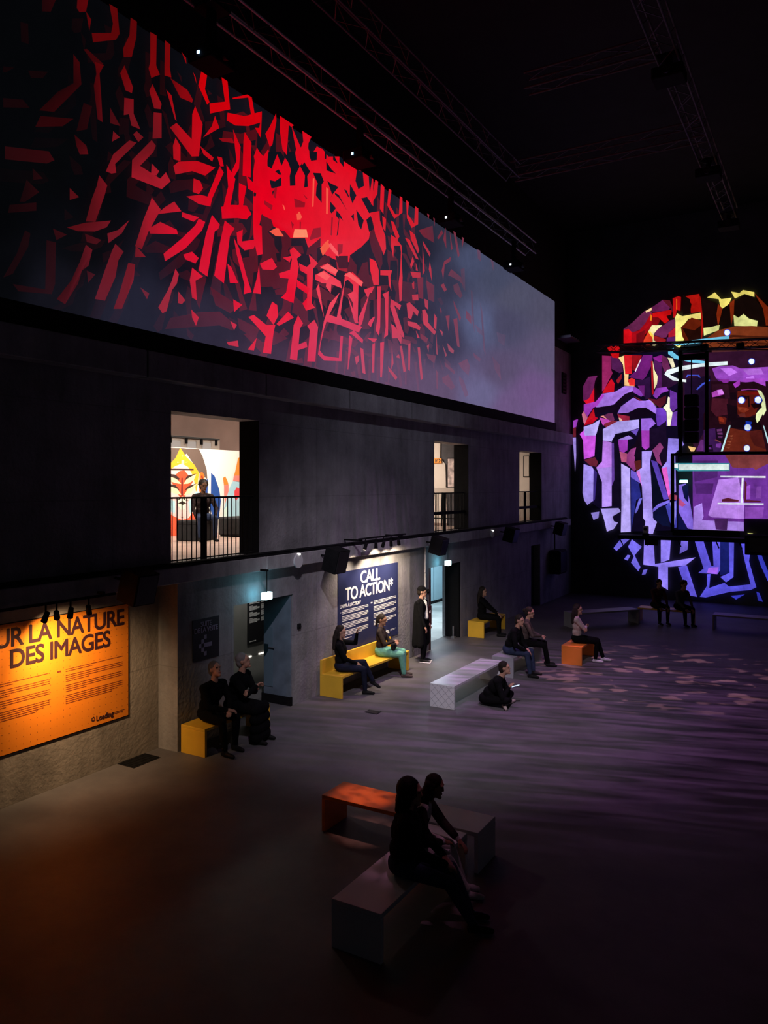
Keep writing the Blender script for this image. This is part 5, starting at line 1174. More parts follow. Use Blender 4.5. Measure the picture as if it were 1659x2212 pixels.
layer = 0
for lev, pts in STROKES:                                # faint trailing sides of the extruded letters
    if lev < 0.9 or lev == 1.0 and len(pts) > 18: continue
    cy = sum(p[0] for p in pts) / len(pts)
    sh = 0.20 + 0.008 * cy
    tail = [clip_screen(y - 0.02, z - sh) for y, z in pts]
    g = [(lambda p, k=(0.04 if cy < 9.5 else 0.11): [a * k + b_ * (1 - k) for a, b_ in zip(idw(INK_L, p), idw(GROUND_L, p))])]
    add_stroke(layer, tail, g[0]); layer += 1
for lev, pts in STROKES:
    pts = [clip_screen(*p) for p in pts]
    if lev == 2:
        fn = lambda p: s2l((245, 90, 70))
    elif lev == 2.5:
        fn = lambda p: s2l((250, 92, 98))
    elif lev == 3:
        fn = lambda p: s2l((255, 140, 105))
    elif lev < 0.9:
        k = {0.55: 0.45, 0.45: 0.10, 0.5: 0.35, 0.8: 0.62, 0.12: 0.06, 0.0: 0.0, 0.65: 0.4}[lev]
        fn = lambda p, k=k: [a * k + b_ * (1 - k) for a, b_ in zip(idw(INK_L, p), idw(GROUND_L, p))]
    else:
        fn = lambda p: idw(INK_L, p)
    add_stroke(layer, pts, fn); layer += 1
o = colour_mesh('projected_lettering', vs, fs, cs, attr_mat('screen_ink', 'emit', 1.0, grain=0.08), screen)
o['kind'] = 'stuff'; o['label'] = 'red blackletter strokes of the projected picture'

# far wall picture
vs, cs, fs = [], [], []
YB = 28.45
for i, (col, pts) in enumerate(FAR_SHAPES):
    i = i % 260
    n0 = len(vs)
    c = s2l(col)
    cz = sum(p[1] for p in pts) / len(pts)
    for k, (x, z) in enumerate(pts):
        g = 1.0 + 0.22 * math.sin(i * 2.4 + x * 3.1 + z * 2.3)          # soft light-and-dark shading painted inside each shape
        vs.append((x, -0.0003 * i, z)); cs.append(tuple(min(1.0, v * g) for v in c))
    fs.append(tuple(range(n0, n0 + len(pts))))
far = empty('wall_projection', 'round projection of purple lettering and a carved face on the far wall', 'projection', (0, YB, 0))
o = colour_mesh('projected_picture', vs, fs, cs, attr_mat('far_ink', 'emit', 1.0, grain=0.30), far)
o['kind'] = 'stuff'

# painted wall in the gallery
mural = empty('painted_wall', 'painted panel with a four-eyed face and a raised hand', 'mural', (-13.46, 12.4, ZU0))
MB().box(-0.12, -0.002, 0, 5.0, 0, 2.10).build('panel', mat('mural_white', (0.86, 0.84, 0.77), 0.7), mural)
vs, cs, fs = [], [], []
for i, (col, pts) in enumerate(MURAL):
    n0 = len(vs); c = s2l(col)
    for (y, z) in pts:
        vs.append((0.001 + 0.0004 * i, max(0.0, y - 12.4), min(max(0.002, z - ZU0), 2.098))); cs.append(c)
    fs.append(tuple(range(n0, n0 + len(pts))))
o = colour_mesh('painting', vs, fs, cs, attr_mat('mural_paint', 'diffuse', grain=0.04), mural)
o['kind'] = 'stuff'


# ---------------------------------------------------------------- lettering
def text_mesh(name, s, size, m, parent, loc, sx=1.0, bold=0.0, align='LEFT', space=1.0, depth=0.002, rot=(math.pi / 2, 0, math.pi / 2)):
    cu = bpy.data.curves.new(name, 'FONT')
    cu.body = s; cu.size = size; cu.align_x = align; cu.space_character = space
    cu.extrude = depth; cu.resolution_u = 4
    tmp = bpy.data.objects.new('tmp_text', cu)
    COL.objects.link(tmp)
    bpy.context.view_layer.update()
    dg = bpy.context.evaluated_depsgraph_get()
    me = bpy.data.meshes.new_from_object(tmp.evaluated_get(dg))
    bpy.data.objects.remove(tmp); bpy.data.curves.remove(cu)
    me.name = name
    for v in me.vertices: v.co.x *= sx
    if bold > 0:                                          # heavier strokes: the outline laid down several times, a hair apart
        co = [v.co.copy() for v in me.vertices]; fa = [tuple(p.vertices) for p in me.polygons]
        vs_, fs_ = [], []
        for kk, (dx, dy) in enumerate(((0, 0), (1, 0), (-1, 0), (0, 1), (0, -1), (.7, .7), (-.7, .7), (.7, -.7), (-.7, -.7))):
            n_ = len(vs_)
            vs_ += [(c.x + dx * bold, c.y + dy * bold, c.z + kk * 0.00025) for c in co]
            fs_ += [tuple(i + n_ for i in f) for f in fa]
        bpy.data.meshes.remove(me)
        me = bpy.data.meshes.new(name); me.from_pydata(vs_, [], fs_)
    me.materials.clear()
    o = link(name, me, m, parent)
    o.location = loc; o.rotation_euler = rot
    return o


def lines_of_text(mb, x, y0, y1, z, dz, th, pattern, rnd):
    for w in pattern:
        if w > 0:
            yy = y0; end = y0 + (y1 - y0) * w
            while yy < end:
                wl_ = min(end - yy, (0.05 + 0.09 * rnd.random()) * (y1 - y0))
                mb.box(x, x + 0.0015, yy, yy + wl_ * 0.93, z - th, z)
                yy += wl_
        z -= dz
    return z


# orange poster
P = empty('wall_poster', 'large orange poster about the nature of images, lit from above', 'poster', (PX, 4.3, 0.66))
w, h = 3.5, 1.62
MB().box(0.0, 0.02, 0, w, 0, h).build('sheet', mat('orange_paper', (0.86, 0.25, 0.012), 0.55, var=0.04, scale=3), P)
MB().box(-0.001, 0.012, -0.01, w + 0.012, -0.014, h + 0.01).build('backing', M['black'], P)
M['ink_dark'] = mat('poster_ink', (0.035, 0.008, 0.012), 0.6)
text_mesh('title', 'SUR LA NATURE', 0.325, M['ink_dark'], P, (0.0215, 3.43, 1.335), 0.95, 0.007, 'RIGHT', 0.93)
text_mesh('title', 'DES IMAGES', 0.325, M['ink_dark'], P, (0.0215, 3.18, 1.065), 0.95, 0.007, 'RIGHT', 0.93)
mb = MB(); rnd = random.Random(3)
for y0, y1 in ((1.25, 2.2), (2.44, 3.4)):
    lines_of_text(mb, 0.0205, y0, y1, 0.885 if y0 > 2 else 0.89, 0.027, 0.009, [1, .45, 0, 1, 1, 1, .4, 0, 1, 1, 1, .35, 0, 1, 1, 1, .9, .8], rnd)
mb.box(0.0205, 0.022, 2.31, 2.37, 0.862, 0.885)
mb.build('body_text', mat('poster_ink_small', (0.20, 0.035, 0.008), 0.6), P)['kind'] = 'stuff'
mb = MB()
for i in range(36):
    for j in range(17):
        y = 0.05 + i * 0.098; z = 0.06 + j * 0.094
        if 0.45 < z < 0.9 and not (2.2 < y < 2.42): continue
        mb.box(0.0203, 0.0212, y, y + 0.010, z, z + 0.010)
o = mb.build('dot_grid', mat('poster_dots', (0.35, 0.07, 0.01), 0.6), P); o['kind'] = 'stuff'
text_mesh('logo_text', 'Loading', 0.105, M['ink_dark'], P, (0.0215, 2.93, 0.062), 1.0, 0.001, 'LEFT', 0.92)
mb = MB()
for k in range(6):
    t0 = k * math.pi / 3
    for a0 in (0.0,):
        ring = []
        for s in range(4): ring.append((0.021, 2.885 + 0.034 * math.cos(t0 + s * 0.28), 0.098 + 0.034 * math.sin(t0 + s * 0.28)))
        for s in range(3, -1, -1): ring.append((0.021, 2.885 + 0.016 * math.cos(t0 + s * 0.28), 0.098 + 0.016 * math.sin(t0 + s * 0.28)))
        mb.prism(ring, (0.001, 0, 0))
lines_of_text(mb, 0.0205, 3.24, 3.44, 0.105, 0.020, 0.007, [1, .8], rnd)
mb.build('logo_mark', M['ink_dark'], P)['kind'] = 'stuff'

# blue poster
P = empty('wall_poster', 'dark blue call to action poster behind the yellow bench', 'poster', (WX, 12.72, 0.66))
w, h = 2.42, 1.62
MB().box(0.0, 0.015, 0, w, 0, h).build('sheet', mat('navy_paper', (0.018, 0.024, 0.085), 0.5, var=0.08, scale=2), P)
PW = M['paper_white']
text_mesh('title', 'CALL', 0.36, PW, P, (0.0165, 1.22, 1.318), 1.02, 0.0065, 'CENTER', 0.90)
text_mesh('title', 'TO ACTION*', 0.36, PW, P, (0.0165, 1.22, 1.03), 0.98, 0.0065, 'CENTER', 0.90)
text_mesh('subtitle', "L'APPEL À L'ACTION*", 0.098, PW, P, (0.0165, 0.05, 0.895), 1.0, 0.001, 'LEFT', 0.84)
mb = MB(); rnd = random.Random(5)
lines_of_text(mb, 0.0155, 0.14, 1.14, 0.845, 0.030, 0.014, [1, 1, .85, 0, 1, 1, .95, .7, 0, 1, 1, 1, .5, 0, 1, 1, .98, .75, 0, .35], rnd)
lines_of_text(mb, 0.0155, 1.36, 2.34, 0.885, 0.030, 0.014, [1, 1, .6, 0, 1, 1, .9, .5, 0, 1, 1, .95, .3, 0, 1, 1, .8, .6], rnd)
mb.box(0.0155, 0.017, 0.06, 0.11, 0.80, 0.815)
mb.box(0.0155, 0.017, 1.24, 1.31, 0.845, 0.87)
lines_of_text(mb, 0.0155, 2.08, 2.32, 0.16, 0.022, 0.008, [1, .8], rnd)
mb.build('body_text', PW, P)['kind'] = 'stuff'
text_mesh('logo_text', 'Loading', 0.11, PW, P, (0.0165, 1.72, 0.105), 1.0, 0.001, 'LEFT', 0.9)

# direction sign
P = empty('direction_sign', 'black wall sign reading suite de la visite with a pixel arrow', 'sign', (WX, 8.70, 1.29))
w, h = 0.59, 0.64
MB().box(0.0, 0.015, 0, w, 0, h, 0.002).build('board', M['paper_black'], P)
M['ink_grey'] = mat('sign_grey', (0.24, 0.22, 0.32), 0.6)
text_mesh('lettering', 'SUITE', 0.112, M['ink_grey'], P, (0.0165, w / 2, 0.52), 0.95, 0.0005, 'CENTER', 0.9)
text_mesh('lettering', 'DE LA VISITE', 0.112, M['ink_grey'], P, (0.0165, w / 2, 0.43), 0.95, 0.0005, 'CENTER', 0.88)
u = 0.052
mb = MB()
for (i, j) in ((2, 4), (1, 3), (0, 2), (2, 2), (3, 2), (4, 2), (1, 1), (2, 0)):
    mb.box(0.0155, 0.017, 0.13 + i * u * 1.12, 0.13 + (i + 1) * u * 1.12, 0.06 + j * u * 1.25, 0.06 + (j + 1) * u * 1.25)
mb.build('arrow', M['ink_grey'], P)

# ================================================================ fittings on the long wall
CY = (0.25, 0.85, 1.0)


def exit_sign(loc, rod, label):
    t = empty('exit_sign', label, 'exit sign', loc)
    MB().box(-0.05, 0.05, -0.09, 0.09, -0.06, 0.06, 0.006).build('lantern', mat('exit_glow', (0.7, 0.9, 0.95), 0.4, emit=(0.55, 0.97, 1.0), estr=6.0), t)
    MB().tube((0, 0, 0.06), (0, 0, 0.06 + rod), 0.008).build('rod', M['black'], t)
    MB().box(-0.14, 0.02, -0.02, 0.02, 0.05 + rod, 0.08 + rod).build('wall_arm', M['black'], t)
    d = bpy.data.lights.new('exit_lamp', 'POINT'); d.energy = 1.6; d.color = (0.10, 0.70, 1.0); d.shadow_soft_size = 0.06
    l = bpy.data.objects.new('exit_lamp', d); COL.objects.link(l); l.parent = t; l.location = (-0.13, 0.0, 0.0)
    return t


exit_sign((-8.20, 10.14, 2.16), 0.36, 'glowing cyan exit sign hanging before the near doorway')
exit_sign((-8.20, 17.16, 2.10), 0.42, 'glowing cyan exit sign hanging before the far doorway')


def loudspeaker(loc, s, rz, tilt, label):
    t = empty('loudspeaker', label, 'loudspeaker', loc, rz, 'black loudspeakers on the lower beam')
    mb = MB()
    w, d, h = s
    mb.prism([(-w / 2, 0, -h / 2), (w / 2, 0, -h / 2), (w / 2, 0, h / 2), (-w / 2, 0, h / 2)], (0, -d, 0))
    b = mb.build('cabinet', M['black'], t); b.rotation_euler = (tilt, 0, 0)
    g = MB().box(-w * 0.45, w * 0.45, -d - 0.012, -d, -h * 0.46, h * 0.46, 0.004).build('grille', M['darkmetal'], t); g.rotation_euler = (tilt, 0, 0)
    MB().tube((0, -0.02, 0.02), (0, 0.34, 0.05), 0.02).build('bracket', M['black'], t)
    return t


R90 = math.pi / 2
loudspeaker((-8.05, 7.10, 2.72), (0.36, 0.32, 0.42), R90, 0.25, 'black loudspeaker above the right end of the orange poster')
loudspeaker((-8.15, 11.92, 2.66), (0.38, 0.30, 0.44), R90, 0.25, 'black loudspeaker above the left corner of the blue poster')
loudspeaker((-8.15, 16.25, 2.64), (0.36, 0.30, 0.40), R90, 0.25, 'black loudspeaker beside the exit sign of the far doorway')
loudspeaker((-8.15, 20.95, 2.64), (0.42, 0.30, 0.40), R90, 0.25, 'black loudspeaker below the farthest upper opening')
loudspeaker((-8.15, 25.6, 2.60), (0.5, 0.30, 0.42), R90, 0.25, 'black loudspeaker on the beam at the far corner')
t = empty('hanging_speaker', 'bulky black speaker hanging low on the wall near the far corner', 'loudspeaker', (-8.3, 26.2, 1.38))
MB().box(-0.2, 0.22, -0.42, 0.42, -0.42, 0.40, 0.05).build('cabinet', M['black'], t)
MB().box(0.22, 0.235, -0.36, 0.36, -0.36, 0.34, 0.004).build('grille', M['darkmetal'], t)
MB().tube((-0.1, 0, 0.4), (-0.1, 0, 1.2), 0.02).build('hanger', M['black'], t)

M['disc'] = mat('white_disc', (0.6, 0.6, 0.62), 0.5)
for (y, z, r, lab) in ((11.17, 2.65, 0.125, 'round white disc on the beam left of the blue poster'), (20.30, 2.64, 0.10, 'round white disc on the beam past the far doorway')):
    t = empty('wall_disc', lab, 'wall disc', (WX + 0.17, y, z), 0, 'white discs on the beam')
    MB().tube((0, 0, 0), (0.03, 0, 0), r, n=28).build('plate', M['disc'], t)
    MB().tube((0.0, 0, r), (0.06, 0, r), 0.018, n=10).build('lamp', mat('tiny_lamp', (0.9, 0.9, 0.9), emit=(1, 0.95, 0.9), estr=2), t)

# small wall devices
for (y, z, lab) in ((11.42, 1.42, 'small black wall button beside the near doorway'), (16.62, 1.45, 'small black wall button beside the far doorway')):
    t = empty('wall_button', lab, 'button', (WX, y, z))
    MB().box(0, 0.04, -0.045, 0.045, -0.05, 0.05, 0.01).build('case', M['black'], t)
    MB().tube((0.04, 0, 0), (0.055, 0, 0), 0.025, n=12).build('push', M['darkmetal'], t)
t = empty('fire_box', 'dark red call box beside the far doorway', 'call box', (WX, 16.62, 0.93))
MB().box(0, 0.08, -0.09, 0.09, -0.30, 0.17, 0.008).build('case', mat('dark_red_box', (0.06, 0.012, 0.014), 0.5), t)
MB().box(0.08, 0.085, -0.03, 0.03, 0.0, 0.06).build('plate', M['disc'], t)
t = empty('socket_cover', 'small round grey socket cover low on the wall beside the standing person', 'socket', (WX, 15.06, 0.50))
MB().tube((0, 0, 0), (0.012, 0, 0), 0.045, n=18).build('ring', M['greyb'], t)
MB().tube((0.012, 0, 0), (0.016, 0, 0), 0.03, n=18).build('cap', M['disc'], t)

t = empty('floor_hatch', 'small dark floor hatch in front of the yellow bench', 'hatch', (-7.03, 11.64, 0))
MB().box(-0.13, 0.13, -0.09, 0.09, 0.0005, 0.004).build('frame', M['black'], t)
MB().box(-0.11, 0.11, -0.07, 0.07, 0.004, 0.006).build('lid', M['darkmetal'], t)
t = empty('conduit', 'thin pale conduit running down the wall beside the standing person', 'conduit', (WX + 0.02, 16.48, 1.25))
MB().tube((0, 0, 0), (0, 0, 1.28), 0.016, n=8).build('pipe', M['disc'], t)
for k in (0.15, 0.65, 1.1):
    MB().box(-0.02, 0.02, -0.025, 0.025, k, k + 0.03).build('clip', M['greyb'], t)
# floor grating beside the orange poster wall
t = empty('floor_grating', 'black rectangular grating set in the floor at the foot of the wall', 'grating', (-8.72, 7.86, 0))
MB().box(-0.17, 0.17, -0.25, 0.25, 0.001, 0.006).build('frame', M['black'], t)
for k in range(10):
    MB().box(-0.15, 0.15, -0.225 + k * 0.05, -0.205 + k * 0.05, 0.006, 0.014).build('bar', M['black'], t)


# ---------------------------------------------------------------- track spotlights
def spotlight(loc, aim, power, color, angle, label, group, blend=0.8):
    t = empty('track_spotlight', label, 'spotlight', loc, 0, group)
    v = (Vector(aim) - Vector(loc)).normalized()
    MB().tube(-v * 0.06, v * 0.07, 0.032, 0.038, n=14).build('can', M['black'], t)
    MB().tube((0, 0, 0.03), (0, 0, 0.14), 0.012).build('stem', M['black'], t)
    MB().tube(v * 0.071, v * 0.074, 0.03, n=14).build('lens', mat('lens', (0.9, 0.9, 0.9), emit=color, estr=3), t)
    l = spot_light('spot', Vector(loc) + v * 0.09, aim, power, color, angle, blend, 0.02)
    return t


WARM = (1.0, 0.62, 0.32)
t = empty('lighting_track', 'black lighting track under the overhang above the orange poster', 'lighting track', (-8.22, 4.6, 2.56))
MB().box(-0.018, 0.018, 0, 2.4, 0.0, 0.03).build('bar', M['black'], t)
MB().box(-0.2, 0.0, 0.5, 0.54, 0.03, 0.06).build('bracket', M['black'], t)
MB().box(-0.2, 0.0, 2.2, 2.24, 0.03, 0.06).build('bracket', M['black'], t)
for k, (y, ay, az, p) in enumerate(((5.96, 5.9, 1.15, 40), (6.11, 6.70, 1.55, 200), (6.31, 6.5, 0.30, 50), (6.58, 7.35, 1.0, 28))):
    spotlight((-8.22, y, 2.42), (-8.88, ay, az), p, WARM, 96 if p > 40 else 110, 'small black spotlight above the orange poster, number %s from the left' % ('one', 'two', 'three', 'four')[k], 'spotlights over the orange poster', 1.0)
t = empty('lighting_track', 'black lighting track on the beam above the blue poster', 'lighting track', (-8.05, 12.8, 2.94))
MB().box(-0.018, 0.018, 0, 1.9, 0.0, 0.03).build('bar', M['black'], t)
for k in (0.1, 1.75):
    MB().box(-0.42, 0.0, k, k + 0.04, -0.03, 0.0).build('bracket', M['black'], t)
WW = (1.0, 0.80, 0.58)
for k, (y, ay, ax, az, p) in enumerate(((13.05, 12.9, -8.5, 1.3, 60), (13.45, 13.9, -8.3, 0.5, 140), (13.75, 14.0, -8.5, 1.9, 110), (14.07, 15.0, -8.5, 1.0, 150), (14.4, 15.7, -8.5, 0.9, 170))):
    spotlight((-8.05, y, 2.80), (ax, ay, az), p, WW, 105, 'small black spotlight above the blue poster, number %s from the left' % ('one', 'two', 'three', 'four', 'five')[k], 'spotlights over the blue poster', 1.0)


# ---------------------------------------------------------------- benches
def bench(x0, x1, y0, y1, m, label, along='y', h=0.42, back=None, group='benches in the hall', rz=0.0):
    t = empty('bench', label, 'bench', ((x0 + x1) / 2, (y0 + y1) / 2, 0), rz, group)
    w, l = (x1 - x0) / 2, (y1 - y0) / 2
    MB().box(-w, w, -l, l, h - 0.045, h, 0.004).build('seat', m, t)
    for s in (-1, 1):
        if along == 'y':
            MB().box(-w, w, s * l, s * (l - 0.045), 0, h - 0.045, 0.003).build('end_panel', m, t)
        else:
            MB().box(s * w, s * (w - 0.045), -l, l, 0, h - 0.045, 0.003).build('end_panel', m, t)
    if back:
        MB().box(-w, -w + 0.05, -l, l, h, back, 0.004).build('backrest', m, t)
    return t


bench(-8.46, -7.98, 8.43, 9.95, M['yellow'], 'yellow bench against the wall beside the orange poster, two dark-clothed people on it')
bench(-8.46, -7.96, 12.05, 14.7, M['yellow'], 'yellow bench with a backrest below the blue poster', back=0.68)
bench(-6.33, -5.84, 12.48, 14.82, M['white'], 'long white bench with a quilted pattern on its end in the middle of the hall')
bench(-6.22, -5.74, 15.15, 17.0, M['greyb'], 'grey bench just behind the long white one')
bench(-8.38, -7.92, 18.75, 20.3, M['yellow'], 'yellow bench against the wall past the far doorway')
bench(-5.28, -4.82, 16.95, 18.15, M['orange'], 'short orange bench with the person in a pale sweater')
bench(-6.0, -5.52, 21.2, 23.45, M['greyb'], 'long dark bench standing in the far shadow', rz=-0.70)
bench(-4.98, -3.45, 23.35, 23.82, M['yellow'], 'yellow bench near the far wall with two people on it', along='x')
bench(-2.90, -0.9, 23.1, 23.6, M['greyb'], 'purple-lit bench at the right edge of the hall', along='x')
bench(-5.12, -3.97, 7.33, 7.80, M['orange'], 'orange bench in the dark foreground', along='x')
bench(-3.96, -3.16, 7.33, 7.80, M['white'], 'short pale bench joining the orange one in the foreground', along='x')
bench(-3.76, -3.26, 5.53, 7.28, M['white'], 'pale bench nearest the camera with two people on it')
# quilted relief on the end of the long white bench
for o in bpy.data.objects:
    if o.name.startswith('bench') and o.get('label', '').startswith('long white bench'):
        mb = MB()
        w, l, h = 0.245, 1.17, 0.42
        for s in (1, -1):
            for k in range(-3, 4):
                pts = []
                for q in range(41):
                    x = -w + 2 * w * q / 40; z = 0.21 + s * (x * 1.0) + k * 0.14
                    if 0.012 < z < h - 0.012: pts.append((x, z))
                if len(pts) > 1:
                    a, b_ = pts[0], pts[-1]
                    mb.tube((a[0], -l - 0.001, a[1]), (b_[0], -l - 0.001, b_[1]), 0.003, n=4)
        mb.build('quilt_lines', M['greyb'], o)


# ---------------------------------------------------------------- roof trusses
def truss(p0, p1, w, label, m, r=0.020, step=0.45):
    p0, p1 = Vector(p0), Vector(p1)
    t = empty('roof_truss', label, 'truss', p0, 0, 'aluminium trusses under the roof')
    d = p1 - p0; L_ = d.length; d.normalize()
    side = d.cross(Vector((0, 0, 1))).normalized(); up = Vector((0, 0, 1))
    cor = [(side * sx + up * sz) * (w / 2) for sx, sz in ((-1, -1), (1, -1), (1, 1), (-1, 1))]
    for c in cor:
        MB().tube(c, c + d * L_, r, n=8).build('chord', m, t)
    mb = MB(); n_ = int(L_ / step)
    for k in range(n_):
        a0, a1 = d * (k * L_ / n_), d * ((k + 1) * L_ / n_)
        for i in range(4):
            j = (i + 1) % 4
            q0, q1 = (cor[i], cor[j]) if k % 2 else (cor[j], cor[i])
            mb.tube(a0 + q0, a1 + q1, r * 0.4, n=4, cap=False)
    o = mb.build('lacing', M['truss_dark'], t); o['kind'] = 'stuff'
    return t


M['truss_dark'] = mat('truss_shade_tone', (0.10, 0.095, 0.10), 0.5, 0.3, var=0.2)  # dimmed copy of the truss metal: roof shade put into the colour
M['truss'] = mat('truss_lit_tone', (0.65, 0.62, 0.66), 0.45, 0.2, var=0.4, scale=2)  # brighter copy for the truss by the screen: light put into the colour
truss((-7.65, 3.0, 10.95), (-7.65, 21.6, 10.95), 0.32, 'bright roof truss running just above the projection screen', M['truss'])
truss((-6.6, 5.0, 11.5), (-6.6, 17.4, 11.5), 0.34, 'dark roof truss parallel to the screen, second from the wall', M['truss_dark'])
truss((-6.6, 17.4, 11.5), (-2.3, 17.4, 11.5), 0.34, 'roof truss crossing the hall', M['truss_dark'])
truss((-2.45, 8.0, 11.5), (-2.45, 23.2, 11.5), 0.34, 'dark roof truss at the upper right', M['truss_dark'])
truss((-5.2, 14.45, 11.9), (-2.7, 14.45, 11.9), 0.30, 'faint short roof truss at the top of the view', M['truss_dark'])


def projector(loc, label, led, rz=0.0, drop=0.75):
    t = empty('projector', label, 'projector', loc, rz, 'projectors on the trusses')
    MB().box(-0.22, 0.22, -0.26, 0.26, -0.1, 0.1, 0.015).build('body', M['black'], t)
    MB().tube((0.22, 0, 0), (0.30, 0, 0), 0.07, 0.08, n=16).build('lens', M['darkmetal'], t)
    MB().box(-0.05, 0.05, -0.05, 0.05, 0.1, drop).build('clamp', M['black'], t)
    MB().box(-0.19, 0.19, -0.19, 0.19, drop - 0.05, drop).build('hanging_plate', M['black'], t)
    MB().box(-0.02, 0.02, -0.275, -0.255, -0.03, 0.01).build('indicator', mat('led', (0.5, 0.5, 0.5), emit=led, estr=4), t)
    return t


BL = (0.35, 0.6, 1.0); PK = (0.9, 0.15, 0.6)
for k, (x, y, z, c) in enumerate(((-7.65, 8.22, 10.07, BL), (-7.65, 12.2, 10.14, BL), (-7.65, 16.17, 10.16, (0.8, 0.9, 1)), (-7.65, 20.24, 10.10, (0.8, 0.9, 1)))):
    projector((x, y, z), 'black projector with a lit indicator above the screen, %s from the left' % ('first', 'second', 'third', 'fourth')[k], c)
for k, (x, y, z) in enumerate(((-2.45, 13.97, 11.1), (-2.45, 18.85, 11.1), (-2.45, 22.8, 11.1))):
    projector((x, y, z), 'black projector with a pink indicator at the upper right, %s from the top' % ('first', 'second', 'third')[k], PK, -1.57, 0.32)

# ---------------------------------------------------------------- glazed stage before the far wall
t = empty('stage_truss', 'dark lighting truss crossing in front of the round projection', 'truss', (-7.3, 27.7, 8.92))
cor = [Vector((0, -0.13, -0.13)), Vector((0, 0.13, -0.13)), Vector((0, 0.13, 0.13)), Vector((0, -0.13, 0.13))]
E_ = Vector((8.5, 0, -0.45))
for c in cor: MB().tube(c, c + E_, 0.024, n=8).build('chord', M['darkmetal'], t)
mb = MB()
for k in range(24):
    for i in range(4):
        j = (i + 1) % 4
        a0, a1 = E_ * (k / 24), E_ * ((k + 1) / 24)
        q0, q1 = (cor[i], cor[j]) if k % 2 else (cor[j], cor[i])
        mb.tube(a0 + q0, a1 + q1, 0.012, n=4, cap=False)
o = mb.build('lacing', M['darkmetal'], t); o['kind'] = 'stuff'
for k in (0.42, 0.55, 0.66):
    MB().box(8.5 * k - 0.12, 8.5 * k + 0.12, -0.15, 0.1, -0.45 * k - 0.2, -0.45 * k + 0.02, 0.02).build('lamp_head', M['black'], t)

t = empty('lift_tower', 'black steel tower standing in front of the round projection', 'tower', (-4.1, 27.9, 0))
for x in (-0.42, 0.42):
    MB().box(x - 0.055, x + 0.055, -0.05, 0.05, 5.0 if x < 0 else 5.1, 8.75).build('post', M['black'], t)
MB().box(-0.44, 0.44, -0.06, 0.06, 8.30, 8.50).build('crossbeam', M['black'], t)
MB().box(-0.42, 0.42, -0.06, 0.06, 8.62, 8.75).build('crossbeam', M['black'], t)
t = empty('line_speaker', 'dark hanging loudspeaker column beside the carved face', 'loudspeaker', (-4.15, 27.8, 6.2))
for k in range(4):
    MB().box(-0.22, 0.22, -0.16, 0.16, -0.75 + k * 0.42, -0.36 + k * 0.42, 0.03).build('cabinet', M['black'], t)
MB().tube((0, 0, 0.9), (0, 0, 2.2), 0.02).build('hanger', M['black'], t)

glass = mat('stage_glass', (0.9, 0.9, 0.95), 0.02)
gb = glass.node_tree.nodes['Principled BSDF']
gb.inputs['Transmission Weight'].default_value = 1.0; gb.inputs['IOR'].default_value = 1.02; gb.inputs['Roughness'].default_value = 0.0
t = empty('glass_balustrade', 'tall glass screen with a black top rail on the stage', 'balustrade', (-4.75, 27.75, 2.42))
MB().box(-0.03, 4.2, -0.03, 0.03, 2.62, 2.70).build('top_rail', M['black'], t)
MB().box(-0.06, 0.05, -0.03, 0.03, 0.0, 2.70).build('post', M['black'], t)
MB().box(0.05, 2.05, -0.006, 0.006, 0.1, 2.62).build('pane', glass, t)
MB().box(2.09, 4.2, -0.006, 0.006, 0.1, 2.62).build('pane', glass, t)
MB().box(0.0, 2.1, -0.05, 0.05, -0.1, 0.1).build('bottom_rail', M['black'], t)
t = empty('stage_platform', 'black platform edge carrying the glass screen', 'platform', (-6.55, 27.5, 2.15))
MB().box(0, 4.05, 0, 0.9, 0, 0.13, 0.01).build('deck_edge', M['black'], t)
for k in (0.05, 0.9, 2.0, 3.2, 3.9):
    MB().tube((k, 0.1, 0), (k + 0.06, 0.3, -0.22), 0.02).build('bracket', M['black'], t)
MB().box(0.9, 1.35, 0.1, 0.4, -0.2, 0.0).build('junction_box', M['black'], t)
t = empty('moving_head', 'small white moving-head lamp standing on the platform', 'stage lamp', (-5.62, 27.65, 2.28))
MB().box(-0.10, 0.10, -0.10, 0.10, 0, 0.08, 0.01).build('base', M['black'], t)
MB().box(-0.09, 0.09, -0.09, 0.09, 0.08, 0.34, 0.03).build('head', M['disc'], t)
MB().tube((0, -0.091, 0.23), (0, -0.10, 0.23), 0.055, n=16).build('lens', M['black'], t)
t = empty('exit_sign', 'small green exit light behind the glass screen', 'exit sign', (-4.45, 28.1, 4.16))
MB().box(-0.13, 0.13, -0.03, 0.03, -0.05, 0.05, 0.01).build('lantern', mat('green_exit', (0.5, 0.9, 0.8), emit=(0.35, 1, 0.9), estr=5), t)
MB().box(-0.015, 0.015, 0.0, 0.41, 0.02, 0.05).build('wall_arm', M['black'], t)
t = empty('stage_block', 'black cabinet at the right end of the platform', 'cabinet', (-1.75, 27.7, 0.0))
MB().box(-0.75, 1.6, 0.0, 0.66, 1.75, 2.40, 0.02).build('body', M['black'], t)
MB().box(-0.6, 1.5, -0.01, 0.0, 1.85, 2.3).build('front_panel', M['darkmetal'], t)

